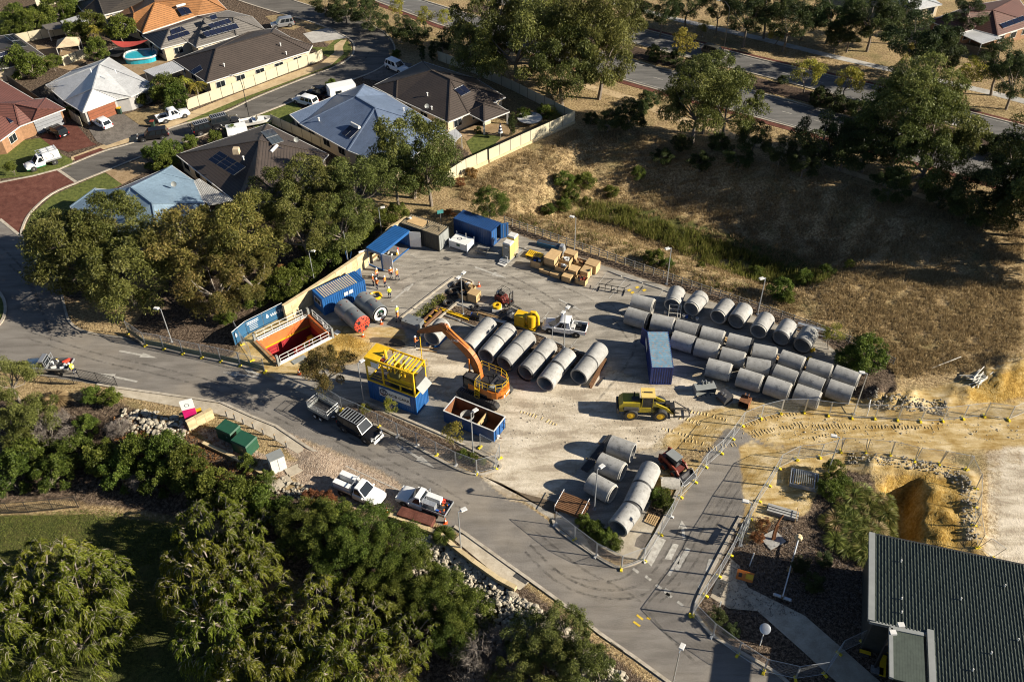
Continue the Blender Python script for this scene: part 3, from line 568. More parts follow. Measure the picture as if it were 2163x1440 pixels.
def pipe(p, q, z, label, group, end='collar', side=1, sten=0, anchor=None):
    """p, q: pixels of the axis ends; end: what the spigot end carries; side: which end"""
    a, b = flat(*p, z), flat(*q, z); rz = orient(a, b); c = (a+b)/2
    if anchor == 'p': c = a+np.array([math.cos(rz), math.sin(rz), 0])*(PL/2+.05)
    t = thing('concrete_pipe', label, 'pipe', (c[0], c[1], z-PR), rz if side > 0 else rz+math.pi, group)
    roll = rnd.uniform(-.15, .15)
    inst('body', PBODY, t, (0, 0, PR), rot=(rnd.uniform(0, 6), 0, 0))
    inst(*(('collar', PCOL) if end == 'collar' else ('spigot', PLIP)), t, (0, 0, PR))
    for x in (-.8, .62):
        an = roll*side-.30*side
        inst('lifting_hole', PHOLE, t, (x, -math.sin(an)*PR, PR+math.cos(an)*PR), rot=(an, 0, 0))
    if sten: tag(inst('stencil', PSTEN, t, (0, 0, PR), rot=(0, 0, 0) if side > 0 else (0, 0, math.pi)), kind='stuff')
    return t
def gp(x0, y0, x1, y1, sc, ox, oy):
    P = (ox+x0/sc, oy+y0/sc); Q = (ox+x1/sc, oy+y1/sc); f = lambda p: (p[0]-4.5-(p[1]-650)*.0105, p[1]+17.2+(p[1]-650)*.0165)
    return f(P), f(Q)
R1, R3, R4 = (9, 1300, 580), (9, 1400, 680), (9, 1600, 720)
BACK = [((340,365,755,465), R1, 'spigot', 1, 0), ((720,740,1140,830), R1, 'spigot', 1, 0), ((1185,840,1595,945), R1, 'collar', 1, 0), ((1660,970,2090,1075), R1, 'spigot', 1, 0), ((1270,205,1700,310), R3, 'collar', 1, 0),
        ((1740,400,2185,485), R3, 'spigot', 1, 0), ((480,160,905,300), R4, 'spigot', 1, 0), ((985,310,1435,440), R4, 'spigot', 1, 1), ((1500,445,1945,600), R4, 'spigot', 1, 1)]
MIDR = [((240,610,650,730), R1, 'collar', 1, 0), ((1120,1055,1545,1180), R1, 'collar', 1, 0), ((1560,1205,1990,1310), R1, 'spigot', 1, 0), ((1130,465,1595,580), R3, 'spigot', 1, 0), ((1630,655,2070,735), R3, 'collar', 1, 0),
        ((370,435,785,580), R4, 'collar', -1, 0), ((860,555,1305,720), R4, 'collar', -1, 1), ((1400,715,1835,860), R4, 'collar', -1, 1)]
FRONT = [((885,680,1325,790), R3, 'spigot', 1, 1), ((1475,865,1915,1000), R3, 'spigot', 1, 1), ((205,650,655,800), R4, 'spigot', 1, 1), ((765,800,1210,950), R4, 'spigot', 1, 1)]
for rows, nm in ((BACK, 'back row of the big stock'), (MIDR, 'middle row of the big stock'), (FRONT, 'short front row of the big stock')):
    for i, (v, reg, e, sd, st) in enumerate(rows):
        P, Q = gp(*v, *reg); pipe(P, Q, PR, f'concrete pipe, {ORD[i]} from the left in the {nm}', 'concrete pipes in the big stock', e, sd, st)
UR = [((1420,644),(1432,612),'spigot'), ((1460,652),(1477,632),'spigot'), ((1516.7,668.9),(1533,649),'spigot'), ((1554.4,678.9),(1569,659),'collar'), ((1602,699.4),(1615,679),'spigot'), ((1649,714.4),(1662,694),'collar'), ((1694,730),(1706,710),'collar')]
for i, (p, q, e) in enumerate(UR):
    pipe(p, q, PR, f'concrete pipe with open end showing, {ORD[i]} from the left along the timber fence', 'concrete pipes along the timber fence', e, -1, 0, 'p')
CR = [((988,735.5),(1011,710),(1034.5,684.5)), ((1024,755),(1052,722),(1076,697)), ((1063,770),(1092,737.5),(1116,713)), ((1107.5,790),(1138,756),(1160,730)), ((1148.8,813.5),(1176,778),(1202,749)), ((1219.6,799),(1246.7,764.6),(1267,738))]
for i, (n_, j, f_) in enumerate(CR):
    w_ = f'the {ORD[i]} end-to-end pair from the excavator boom'
    pipe(n_, j, PR, f'pale concrete pipe, near one of {w_}', 'concrete pipe pairs behind the excavator', 'collar' if i in (2, 3) else 'spigot', -1 if i in (2, 3) else 1)
    pipe(j, f_, PR, f'pale concrete pipe, far one of {w_}', 'concrete pipe pairs behind the excavator', 'collar', -1)
pipe((913,713),(934,689), PR+.3, 'concrete pipe on blue skids below the bucket end of the excavator boom', None, 'spigot', 1)
BG = [((1285.8,938.3),(1339.2,957.5),'collar',-1,1,'upper one of the three side by side'), ((1263.3,975),(1315.8,997.5),'spigot',1,1,'middle one of the three side by side'), ((1244.2,1016.7),(1292.5,1043.3),'spigot',1,0,'lower one of the three side by side'),
      ((1355,1030),(1375,988.3),'spigot',1,0,'top one of the string of three end to end'), ((1335,1074),(1355,1031),'collar',1,0,'middle one of the string of three end to end'), ((1303,1117),(1334,1076),'collar',1,0,'bottom one of the string of three end to end')]
for p, q, e, sd, st, nm in BG: pipe(p, q, PR, f'concrete pipe by the skid steer, {nm}', 'concrete pipes by the skid steer', e, sd, st)
# ================================================================ shipping containers
def corr(b, a, c, z0, z1, m, pitch=.28, dep=.036, out=None, flat_=.1):
    """ribbed steel wall standing on the line a-c"""
    a = np.array(a[:2], float); c = np.array(c[:2], float); L = np.hypot(*(c-a)); d = (c-a)/L; n = np.array([d[1], -d[0]]) if out is None else np.array(out)
    k = max(2, int(L/pitch)); P = []
    for i in range(k):
        s = L/k
        for t, o in ((0, 0), (.28, 0), (.5, -dep), (.78, -dep)): P.append((a+d*(i+t)*s+n*o))
    P.append(c); vs = [(*p, z0) for p in P]+[(*p, z1) for p in P]; q = len(P)
    b.add(vs, [(i, i+1, q+i+1, q+i) for i in range(q-1)], m)
def corr_roof(b, L, W, z, m, pitch=.30, dep=.03):
    k = int(L/pitch); xs_ = []
    for i in range(k):
        s = L/k
        for t, o in ((0, 0), (.3, 0), (.5, -dep), (.8, -dep)): xs_.append((-L/2+(i+t)*s, z+o))
    xs_.append((L/2, z)); q = len(xs_)
    b.add([(x, -W/2, zz) for x, zz in xs_]+[(x, W/2, zz) for x, zz in xs_], [(i, i+1, q+i+1, q+i) for i in range(q-1)], m)
def leaf_door(t, hinge, ang, wd, h, m, mi, z0=.15):
    """container door leaf hung at hinge, swung by ang"""
    b = MB(); R = rz2(ang); c = np.array([*hinge, z0+h/2])+R@np.array([wd/2, 0, 0])
    b.box(c, (wd, .05, h), m, ang)
    d = b.build('door', t)
    b = MB()
    for x in (.35, .8):
        p = np.array([*hinge, 0])+R@np.array([wd*x, -.05, 0]); b.cyl((p[0], p[1], z0+.1), (p[0], p[1], z0+h-.1), .022, mi, n=6)
    b.build('locking_bar', d); return d
def container(label, o, rz, m, roof=None, L=6.06, W=2.44, H=2.59, doors='x+', skip=(), ang=(0, 0), dm=None, name='shipping_container', cat='container', z=0, group=None):
    """local x along its length, origin at the centre of its base"""
    t = thing(name, label, cat, (o[0], o[1], z), rz, group); roof = roof or m; dm = dm or m
    b = MB()
    for sx in (-1, 1):
        for sy in (-1, 1): b.box((sx*(L/2-.07), sy*(W/2-.07), H/2), (.14, .14, H), m)
    for sy in (-1, 1):
        for zz in (.07, H-.05): b.box((0, sy*(W/2-.05), zz), (L-.28, .10, .14 if zz < 1 else .1), m)
    for sx in (-1, 1):
        for zz in (.07, H-.05): b.box((sx*(L/2-.05), 0, zz), (.10, W-.28, .14 if zz < 1 else .1), m)
    b.build('frame', t)
    if 'y-' not in skip: b = MB(); corr(b, (-L/2+.14, -W/2+.02), (L/2-.14, -W/2+.02), .14, H-.1, m); b.build('side_wall', t)
    if 'y+' not in skip: b = MB(); corr(b, (L/2-.14, W/2-.02), (-L/2+.14, W/2-.02), .14, H-.1, m); b.build('side_wall', t)
    if 'x-' not in skip and doors != 'x-': b = MB(); corr(b, (-L/2+.02, W/2-.14), (-L/2+.02, -W/2+.14), .14, H-.1, m, .26, .05); b.build('end_wall', t)
    if 'x+' not in skip and doors != 'x+': b = MB(); corr(b, (L/2-.02, -W/2+.14), (L/2-.02, W/2-.14), .14, H-.1, m, .26, .05); b.build('end_wall', t)
    b = MB(); corr_roof(b, L-.1, W-.1, H+.012, roof); b.build('roof', t)
    b = MB(); b.box((0, 0, .1), (L-.2, W-.2, .04), 'timber_grey'); b.build('floor', t)
    if doors in ('x+', 'x-'):
        s = 1 if doors == 'x+' else -1
        leaf_door(t, (s*(L/2-.03), -s*(W/2-.13)), (math.pi/2)*s-ang[0], W/2-.14, H-.28, dm, 'galv'); 
        leaf_door(t, (s*(L/2-.03), s*(W/2-.13)), -(math.pi/2)*s+ang[1], W/2-.14, H-.28, dm, 'galv')
    return t
def cfrom(o, a, L, W): return (o[0]+math.cos(a)*L/2-math.sin(a)*W/2, o[1]+math.sin(a)*L/2+math.cos(a)*W/2)
tA = container('blue container with rust streaked pale roof between the pipe stock and the loader', cfrom((17.72, 72.45), 1.5365, 6.06, 2.44), 1.5365, 'navy_box', 'rust_blue', doors='x+', ang=(0, 2.2))
b = MB(); b.box((2.2, 1.245, 1.35), (1.9, .02, .9), 'white_dirty'); b.build('sign_panel', tA)
tB = container('bright blue site office container with striped roof beside the tunnelling shields', cfrom((-22.81, 85.10), .6727, 6.06, 2.44), .6727, 'blue_bright', 'blue_bright', doors='x+', ang=(0, 1.9), H=2.5)
b = MB(); b.box((-3.045, 0, 1.55), (.06, 1.5, .85), 'white'); wn = b.build('window', tB)
b = MB(); [b.box((-3.08, y, 1.55), (.02, .62, .68), 'glass') for y in (-.35, .35)]; b.build('pane', wn)
b = MB()
for x in (.25, .95): b.box((x, -1.235, 1.75), (.55, .012, .5), 'white_dirty')
b.build('notice', tB)
# pale dust strips between the roof ribs of the office
b = MB(); k = 20
for i in range(1, k-3): b.box((-2.98+(i+.55)*5.96/k, 0, 2.5+.009), (.13, 2.15, .012), 'straw')
b.build('roof_batten', tB)
oE = cfrom((-9.4766, 98.03), 1.0343, 2.44, 6.06); tE = container('dark grey container with brown cluttered roof and pale doors behind the white tank', oE, 1.0343-math.pi/2, 'grey_box', 'olive_roof', doors='x+', ang=(.0, .0), dm='plastic_grey')
b = MB(); b.box((-1.2, .1, 2.625), (2.6, 1.5, .03), 'plywood'); b.build('roof_board', tE)
b = MB(); b.tube([(-.1, .9, 2.66), (.4, .2, 2.68), (.9, -.3, 2.68), (.3, -1.2, 2.68)], .04, 'black'); b.tube([(.6, -.6, 2.67), (1.2, .3, 2.68), (2.2, .4, 2.67), (2.6, -.3, 2.67)], .035, 'black'); b.build('roof_cable', tE)
b = MB(); b.lathe([(0, .02), (.12, .2), (.22, .2), (.25, .02)], (-2.4, .1, 2.64), (-2.4, .1, 3.2), 'white', 12); b.build('roof_vent', tE)
b = MB(); b.box((-.6, -1.235, 1.75), (1.3, .012, .22), 'orange'); b.build('lettering_panel', tE)
oF = cfrom((-2.573, 98.888), 1.0132, 2.44, 6.06); tF = container('dark blue container with one door open beside the portable toilets', oF, 1.0132-math.pi/2, 'blue_box', 'blue_box', doors='x+', ang=(.05, 2.4), dm='blue_bright')
# open-sided tool store
oC = np.mean([flat(*p, 2.7)[:2] for p in ((771.8,524),(805.4,534.7),(864.3,487.4),(834.4,476))], axis=0); rC = math.radians(57.3)
tC = container('blue roofed tool store container with its long side and end open', oC, rC, 'blue_bright', 'blue_bright', doors='none', skip=('y-', 'x-'), H=2.75)
for x0, a in ((-2.9, 4.9), (2.9, 5.0)):
    b = MB(); R = rz2(a if x0 < 0 else a+.15); c = np.array([x0, -1.2, 1.4])+R@np.array([.75, 0, 0]); b.box(c, (1.5, .05, 2.4), 'white', a if x0 < 0 else a+.15); b.build('door', tC)
b = MB(); b.box((-1, .9, .8), (3.4, .4, .05), 'timber'); b.box((-1, .9, 1.5), (3.4, .4, .05), 'timber')
for x in (-2.6, .6): b.box((x, .9, .8), (.05, .4, 1.5), 'steel_dark')
b.build('shelf', tC); b = MB(); b.box((0, -1.19, 2.5), (5.7, .05, .32), 'blue_bright'); b.box((-2.98, 0, 2.5), (.05, 2.1, .3), 'blue_bright'); b.build('header_panel', tC); leaf_door(tC, (-3.0, 1.12), 2.6, 1.1, 2.35, 'white', 'galv')
for i, (x, y, h, m_, nm, lb) in enumerate([(1.0, -.6, .9, 'red_bright', 'gas_bottle', 'red gas bottle standing inside the open tool store'), (.7, -.75, .8, 'white', 'gas_bottle', 'white gas bottle standing inside the open tool store')]):
    t = thing(nm, lb, 'bottle', at2(oC, rC, x, y, .13)); b = MB(); b.lathe([(0, .02), (0, .14), (h*.8, .14), (h*.9, .06), (h, .05), (h, .0)], (0, 0, 0), (0, 0, 1), m_, 10); b.build('cylinder', t); b = MB(); b.cyl((0, 0, h), (0, 0, h+.08), .03, 'steel', n=6); b.build('valve', t)
t = thing('tool_pile', 'heap of tools and hoses on the floor of the open tool store', 'tools', at2(oC, rC, -.6, -.5, .13)); b = MB()
for i in range(16): b.box((rnd.uniform(-1.4, 1.2), rnd.uniform(-.5, .9), rnd.uniform(.08, .3)), (rnd.uniform(.15, .6), rnd.uniform(.1, .4), rnd.uniform(.12, .4)), rnd.choice(['black', 'white_dirty', 'plastic_grey', 'yellow', 'steel_dark', 'blue_drum']), rnd.uniform(0, 3))
b.build('tool_case', t)
# ---------------------------------------------------------------- separation plant: blue box below, yellow frame above
pD0, pD1 = flat(880.6, 877.5), flat(906.9, 849.4); rD = math.radians(152.8)
cD = np.mean([flat(*p, 6.1)[:2] for p in ((871.3,790),(766.9,752.5),(796.3,722.5),(898.8,763.1))], axis=0); rD = rD+math.pi   # x+ towards the radiator end
tD = container('tall yellow separation plant on a blue container with round emblem sign', cD, rD, 'blue_bright', 'steel_dark', doors='none', H=2.65, name='separation_plant', cat='plant')
L, W, z0, z1 = 6.06, 2.44, 2.68, 6.1
b = MB()
for x in (-L/2+.08, -.9, L/2-.08):
    for y in (-W/2+.08, W/2-.08): b.box((x, y, (z0+z1)/2), (.16, .16, z1-z0), 'yellow')
for zz in (z0+.08, z1-.08):
    for y in (-W/2+.07, W/2-.07): b.box((0, y, zz), (L-.3, .14, .18), 'yellow')
    for x in (-L/2+.07, L/2-.07): b.box((x, 0, zz), (.14, W-.3, .18), 'yellow')
b.box((.9, -W/2+.07, z0+1.0), (3.6, .12, .12), 'yellow'); b.box((-2, -W/2+.07, z0+.75), (1.9, .05, .05), 'yellow'); b.box((-2, -W/2+.07, z0+1.15), (1.9, .05, .05), 'yellow')
b.box((1.2, -W/2+.08, z0+.5), (.14, .14, .9), 'yellow'); b.box((0, 0, z0+.05), (L-.3, W-.3, .04), 'steel_dark'); b.build('upper_frame', tD)
b = MB(); b.box((-2.1, 0, z1-.02), (1.6, W-.05, .07), 'yellow'); b.build('deck_plate', tD)
b = MB(); b.box((-2.1, -W/2-.01, z1-.65), (1.55, .03, 1.0), 'yellow'); b.build('side_panel', tD)
b = MB(); b.box((-1.75, -W/2-.035, z1-.7), (.95, .015, .75), 'white'); b.build('notice', tD)
b = MB()
b.prism([(-.6, -.85), (2.7, -.85), (2.7, .85), (-.6, .85)], z0+.9, z0+1.55, 'yellow'); b.box((1.0, 0, z0+.55), (3.0, 1.3, .8), 'loader_dark', top=(1, 1)); b.box((.4, -.7, z0+1.9), (1.2, .5, .9), 'loader_dark'); b.build('tank', tD)
for i, x in enumerate((-.35, .05, .55, 1.25, 1.75)):
    b = MB(); b.cyl((x, -W/2+.3, z1-.05), (x, W/2-.3, z1-.05), .09 if i != 2 else .12, 'yellow', n=10)
    b.cyl((x, -W/2+.3, z1-.05), (x, -W/2+.3, z1-1.2), .09, 'yellow', n=8); b.build('pipe', tD)
for x in (.3, .5, .75, .95):
    b = MB(); b.lathe([(0, .03), (0, .11), (.5, .17), (1.0, .1), (1.3, .04)], (x, rnd.uniform(-.4, .4), z1-.1), (x+.02, .02, z1-2), 'yellow', 10); b.build('hydrocyclone', tD)
for x in (2.1, 2.45): b = MB(); b.box((x, 0, z1-.06), (.16, W-.3, .14), 'yellow'); b.build('crossbeam', tD)
b = MB(); b.tube([(-1.35, .35, z1-.1), (-1.2, .1, z1+.5), (-.9, -.2, z1+.1), (-.8, -.3, z1-.6)], .16, 'yellow', 8); b.build('elbow_pipe', tD)
b = MB(); b.box((-1.0, -.5, z1-.5), (.7, .6, .5), 'magenta'); b.cyl((-1.3, -.6, z1-.3), (-.6, -.7, z1-.3), .2, 'red', n=10); b.build('motor', tD)
b = MB(); b.tube([(-.7, -.9, z1-.1), (-.2, .5, z1+.35), (.05, .95, z1+.1)], .03, 'galv', 5); b.build('hose', tD)
b = MB(); b.box((L/2+.02, 0, z0+1.95), (.12, W-.55, 1.5), 'steel_dark'); [b.box((L/2+.09, -.85+i*.17, z0+1.95), (.02, .03, 1.45), 'black') for i in range(11)]; b.build('radiator', tD)
b = MB(); R = np.array([[math.cos(.75), 0, math.sin(.75)], [0, 1, 0], [-math.sin(.75), 0, math.cos(.75)]]); b.box((L/2+.42, 0, z0+.95), (1.05, W-.5, .05), 'plastic_grey', R=R); b.build('air_flap', tD)
b = MB(); 
for y in (.5, 1.0): b.tube([(L/2-.7+.0, W/2+.02, z1-.1), (L/2-.7, W/2+.5, z1-.2), (L/2-.7, W/2+.5, z1-1.2), (L/2-.7, W/2+.02, z1-1.2)] if y < .7 else [(L/2-.1, W/2+.02, z1-.3), (L/2-.1, W/2+.5, z1-.3), (L/2-.1, W/2+.5, z1-1.2), (L/2-.1, W/2+.02, z1-1.2)], .025, 'yellow', 5)
b.build('side_railing', tD)
# emblem board ("ROB CARR" with a globe mark)
sg = MB(); sg.box((.35, -W/2-.03, 1.72), (3.9, .03, 1.25), 'white'); sg = sg.build('sign_board', tD)
def text_mesh(s, size, m):
    cu = bpy.data.curves.new('t', 'FONT'); cu.body = s; cu.size = size; cu.extrude = .006; cu.align_x = 'LEFT'; cu.offset = .012*size
    ob = bpy.data.objects.new('t', cu); C.objects.link(ob); dg = bpy.context.evaluated_depsgraph_get(); dg.update()
    me_ = bpy.data.meshes.new_from_object(ob.evaluated_get(dg)); bpy.data.objects.remove(ob); bpy.data.curves.remove(cu)
    me_.materials.clear(); me_.materials.append(MATS[m]); me_.name = 'lettering'; return me_
inst('lettering', text_mesh('ROB CARR', .55, 'black'), sg, (-.42, -W/2-.052, 1.50), rot=(math.pi/2, 0, 0))
b = MB(); cx0, cz0 = -1.02, 1.75
for k, (m_, a0, a1) in enumerate((('navy_cloth', 0, 200), ('red', 205, 330), ('navy_cloth', 335, 358))):
    P = [(cx0+.46*math.cos(math.radians(a)), -W/2-.052, cz0+.46*math.sin(math.radians(a))) for a in np.linspace(a0, a1, 14)]; b.tube(P, .05, m_, 5)
for k in (-.2, .0, .2): b.tube([(cx0+k*1.1*math.cos(t)+.0, -W/2-.052, cz0+.42*math.sin(t)) for t in np.linspace(-1.4, 1.4, 9)], .035, 'navy_cloth', 4)
for k in (-.2, .15): b.bar((cx0-.4, -W/2-.052, cz0+k), (cx0+.4, -W/2-.052, cz0+k), .02, .06, 'navy_cloth')
b.build('emblem', sg)
# ---------------------------------------------------------------- tunnelling shields
def shield(p, q, label, kind):
    a, b_ = flat(*p, 1.15), flat(*q, 1.15); rz = orient(b_, a); t = thing('tunnelling_shield', label, 'tunnelling machine', ((a+b_)[0]/2, (a+b_)[1]/2, 0), rz, None)
    Ls = float(np.hypot(*(a-b_)[:2])); r = 1.12
    b = MB(); b.lathe([(0, .02), (0, r-.06), (.06, r), (Ls*.46, r), (Ls*.47, r-.015), (Ls*.49, r-.015), (Ls*.5, r), (Ls, r), (Ls, r-.1)], (-Ls/2, 0, 1.15), (Ls/2, 0, 1.15), 'tbm_grey', 44); b.build('shell', t)
    for x in (-Ls*.32, Ls*.22):
        for an in (-.42, .34):
            b = MB(); c = np.array([x, math.sin(an)*r, 1.15+math.cos(an)*r]); b.box(c, (.16, .07, .16), 'red', R=np.array([[1, 0, 0], [0, math.cos(an), math.sin(an)], [0, -math.sin(an), math.cos(an)]])); b.build('lifting_lug', t)
    f = Ls/2
    if kind == 'cutter':
        b = MB(); b.lathe([(-.1, r-.02), (.10, r-.02), (.16, r-.12), (.17, .02)], (f, 0, 1.15), (f+1, 0, 1.15), 'red_bright', 40); cu = b.build('cutter_head', t)
        b = MB()
        for (y, z, ry, rz_) in [(-.42, .45, .24, .3), (.45, -.55, .26, .26), (-.5, -.6, .22, .2), (.2, .75, .16, .12)]:
            P = [(f+.175, y+ry*math.cos(t_), 1.15+z+rz_*math.sin(t_)) for t_ in np.linspace(0, 6.28, 10)[:-1]]; b.add(P, [tuple(range(9))], 'hole_black')
        b.box((f+.17, .55, 1.5), (.02, .5, .13), 'hole_black', R=np.array([[1, 0, 0], [0, .8, -.6], [0, .6, .8]])); b.build('muck_opening', cu)
        for i in range(6): b = MB(); b.box((f+.19, -.75+i*.28, 1.12), (.06, .09, .24), 'hole_black', R=np.array([[1, 0, 0], [0, .95, -.3], [0, .3, .95]])); b.build('cutter_slot', cu)
        for i in range(16):
            an = i*2*math.pi/16; b = MB(); b.box((f+.16, math.cos(an)*.98, 1.15+math.sin(an)*.98), (.12, .12, .1), 'steel_dark', R=np.array([[1, 0, 0], [0, math.cos(an), -math.sin(an)], [0, math.sin(an), math.cos(an)]])); b.build('cutter_tooth', cu)
    else:
        b = MB(); b.lathe([(-.02, r-.1), (.16, r-.1), (.16, r-.16), (-.3, r-.16)], (f, 0, 1.15), (f+1, 0, 1.15), 'black', 40); b.build('seal_ring', t)
        b = MB(); b.lathe([(.02, r-.16), (.06, r-.2), (.06, r-.52), (-.1, r-.52)], (f, 0, 1.15), (f+1, 0, 1.15), 'white', 40); b.build('bulkhead_ring', t)
        b = MB(); b.lathe([(-.4, .02), (-.4, .7)], (f, 0, 1.15), (f+1, 0, 1.15), 'black', 24)
        for i in range(9): b.box((f-.25, rnd.uniform(-.4, .4), 1.15+rnd.uniform(-.4, .4)), (.3, rnd.uniform(.08, .3), rnd.uniform(.08, .3)), rnd.choice(['steel_dark', 'green_cab', 'galv', 'black']), 0)
        b.build('machinery', t)
    b = MB()
    for x in (-Ls*.3, Ls*.3): b.box((x, 0, .08), (.25, 1.6, .16), 'timber')
    b.build('skid', t); return t
shield((764,684), (722,648), 'grey tunnelling shield with red cutter head in front of the site office', 'cutter')
shield((803,662.5), (764,632), 'grey tunnelling shield with white bulkhead ring beside the site office', 'ring')
# ================================================================ launch shaft
tS = thing('launch_shaft', 'open steel lined shaft with orange and red walls and white railings', 'shaft', (SHC[0], SHC[1], 0), SHR)
L, W, Dp = SHL, SHW, 6.0
def shaft_wall(nm, c, size, m):
    b = MB(); b.box(c, size, m); return b.build(nm, tS)
for sy in (1, -1):
    shaft_wall('upper_lining_panel', (0, sy*(W/2+.05), -.6), (L, .12, 1.7), 'shaft_orange'); shaft_wall('lower_lining_panel', (0, sy*(W/2+.02), -3.7), (L, .12, 4.5), 'shaft_red')
    b = MB(); b.box((0, sy*(W/2-.06), -1.45), (L-.1, .12, .14), 'yellow'); b.build('waler_beam', tS)
    b = MB(); b.box((0, sy*(W/2+.12), .14), (L+.3, .3, .22), 'white_dirty'); b.build('rim_beam', tS)
for sx in (1, -1):
    shaft_wall('end_lining_panel', (sx*(L/2+.05), 0, -.6), (.12, W, 1.7), 'shaft_orange'); shaft_wall('lower_end_panel', (sx*(L/2+.02), 0, -3.7), (.12, W, 4.5), 'shaft_red')
    b = MB(); b.box((sx*(L/2+.15), 0, .10), (.55, W+.4, .25), 'timber' if sx < 0 else 'orange_rust'); b.build('rim_deck', tS)
    for sy in (1, -1):
        b = MB(); b.box((sx*(L/2+.15), sy*(W/2+.15), -.2), (.24, .34, 3.4 if sy < 0 else 2.6), 'plastic_grey')
        for k in (0, 1, 2): b.cyl((sx*(L/2+.15)-.13, sy*(W/2+.15), .6+k*.35), (sx*(L/2+.15)+.13, sy*(W/2+.15), .6+k*.35), .06, 'hole_black', n=8)
        b.build('slide_rail', tS)
shaft_wall('shaft_floor', (0, 0, -5.95), (L+.2, W+.2, .1), 'concrete')
def railing(p0, p1, n, parent, m='white', h=1.05, z=.2):
    p0, p1 = np.array(p0, float), np.array(p1, float); b = MB()
    for k in range(n+1):
        p = p0+(p1-p0)*k/n; b.cyl((*p, z), (*p, z+h), .028, m, n=6)
    for hh in (h, h*.52): b.bar((*p0, z+hh), (*p1, z+hh), .045, .045, m)
    b.bar((*p0, z+.1), (*p1, z+.1), .03, .13, m); b.build('railing', parent)
railing((-L/2+.2, -W/2-.12), (L/2-.3, -W/2-.12), 6, tS); railing((-L/2+.2, W/2+.15), (L/2-.6, W/2+.15), 6, tS); railing((L/2+.35, -W/2+.1), (L/2+.35, W/2-.6), 4, tS)
b = MB(); b.box((.7, .7, -4.0), (1.5, 1.3, 3.4), 'red_bright', top=(.7, .8)); b.cyl((1.3, 1.0, -2.6), (2.9, 1.3, -2.4), .36, 'yellow', n=12); b.box((2.8, 1.2, -4.0), (.7, 1.5, 3.4), 'yellow'); b.build('jacking_frame', tS)
b = MB(); b.cyl((.3, -W/2+.3, .1), (2.9, -W/2+.4, -3.5), .06, 'red_bright', n=6); b.cyl((.5, -1.5, -3), (.9, -2.2, .9), .05, 'red_bright', n=6); b.build('hydraulic_hose', tS)
b = MB()
for k in (-1, 1): b.bar((L/2-.1, k*.25-1.0, -4), (L/2+.25, k*.25-1.0, 1.1), .05, .05, 'white')
for k in range(14): b.bar((L/2-.1+k*.025, -1.25, -4+k*.36), (L/2-.1+k*.025, -.75, -4+k*.36), .03, .03, 'white')
b.build('ladder', tS)
# loading dust apron planks around the shaft
for k, (x, y, rz_, m_) in enumerate(((-1.4, -3.5, .0, 'plastic_grey'), (L/2+1.0, -2.3, .2, 'white_dirty'))):
    t = thing('ground_plate', ('grey steel plate lying on the sand in front of the shaft railing', 'pale rag bag lying on the sand at the shaft corner')[k], 'plate', at2(SHC, SHR, x, y, .02), SHR+rz_); b = MB(); b.box((0, 0, .03), (1.7 if k == 0 else .7, .7, .06), m_); b.build('plate', t)
# ================================================================ vehicles
_wheel = {}
def wheel_mesh(r, wd, rim):
    k = (r, wd, rim)
    if k not in _wheel:
        b = MB(); b.lathe([(-wd/2, r*.6), (-wd/2, r*.93), (-wd*.36, r), (wd*.36, r), (wd/2, r*.93), (wd/2, r*.6)], (0, 0, 0), (0, 1, 0), 'rubber', 20); ty = b.mesh('wheel')
        b = MB(); b.lathe([(-wd/2+.0, .02), (-wd/2+.02, r*.3), (-wd/2+.03, r*.62), (wd/2-.03, r*.62), (wd/2-.02, r*.3), (wd/2, .02)], (0, 0, 0), (0, 1, 0), rim, 16); _wheel[k] = (ty, b.mesh('rim'))
    return _wheel[k]
def wheel(t, x, y, r=.37, wd=.25, rim='rim_alloy', name='wheel'):
    ty, ri = wheel_mesh(r, wd, rim); o = inst(name, ty, t, (x, y, r)); inst('rim', ri, o); return o
def loft(b, st, m, W):
    n = 10; vs = []
    for x, zb, zt, hw in st:
        h = hw*W/2
        half = [(h*.80, zb), (h*.97, zb+.10), (h, zb+(zt-zb)*.55), (h*.985, zt-.06), (h*.90, zt)]
        vs += [(x, y, z) for y, z in half]+[(x, -y, z) for y, z in half[::-1]]
    k = len(st); fs = [(i*n+j, (i+1)*n+j, (i+1)*n+(j+1) % n, i*n+(j+1) % n) for i in range(k-1) for j in range(n)]
    fs += [tuple(range(n)), tuple((k-1)*n+j for j in range(n))[::-1]]
    b.add(vs, fs, m, True)
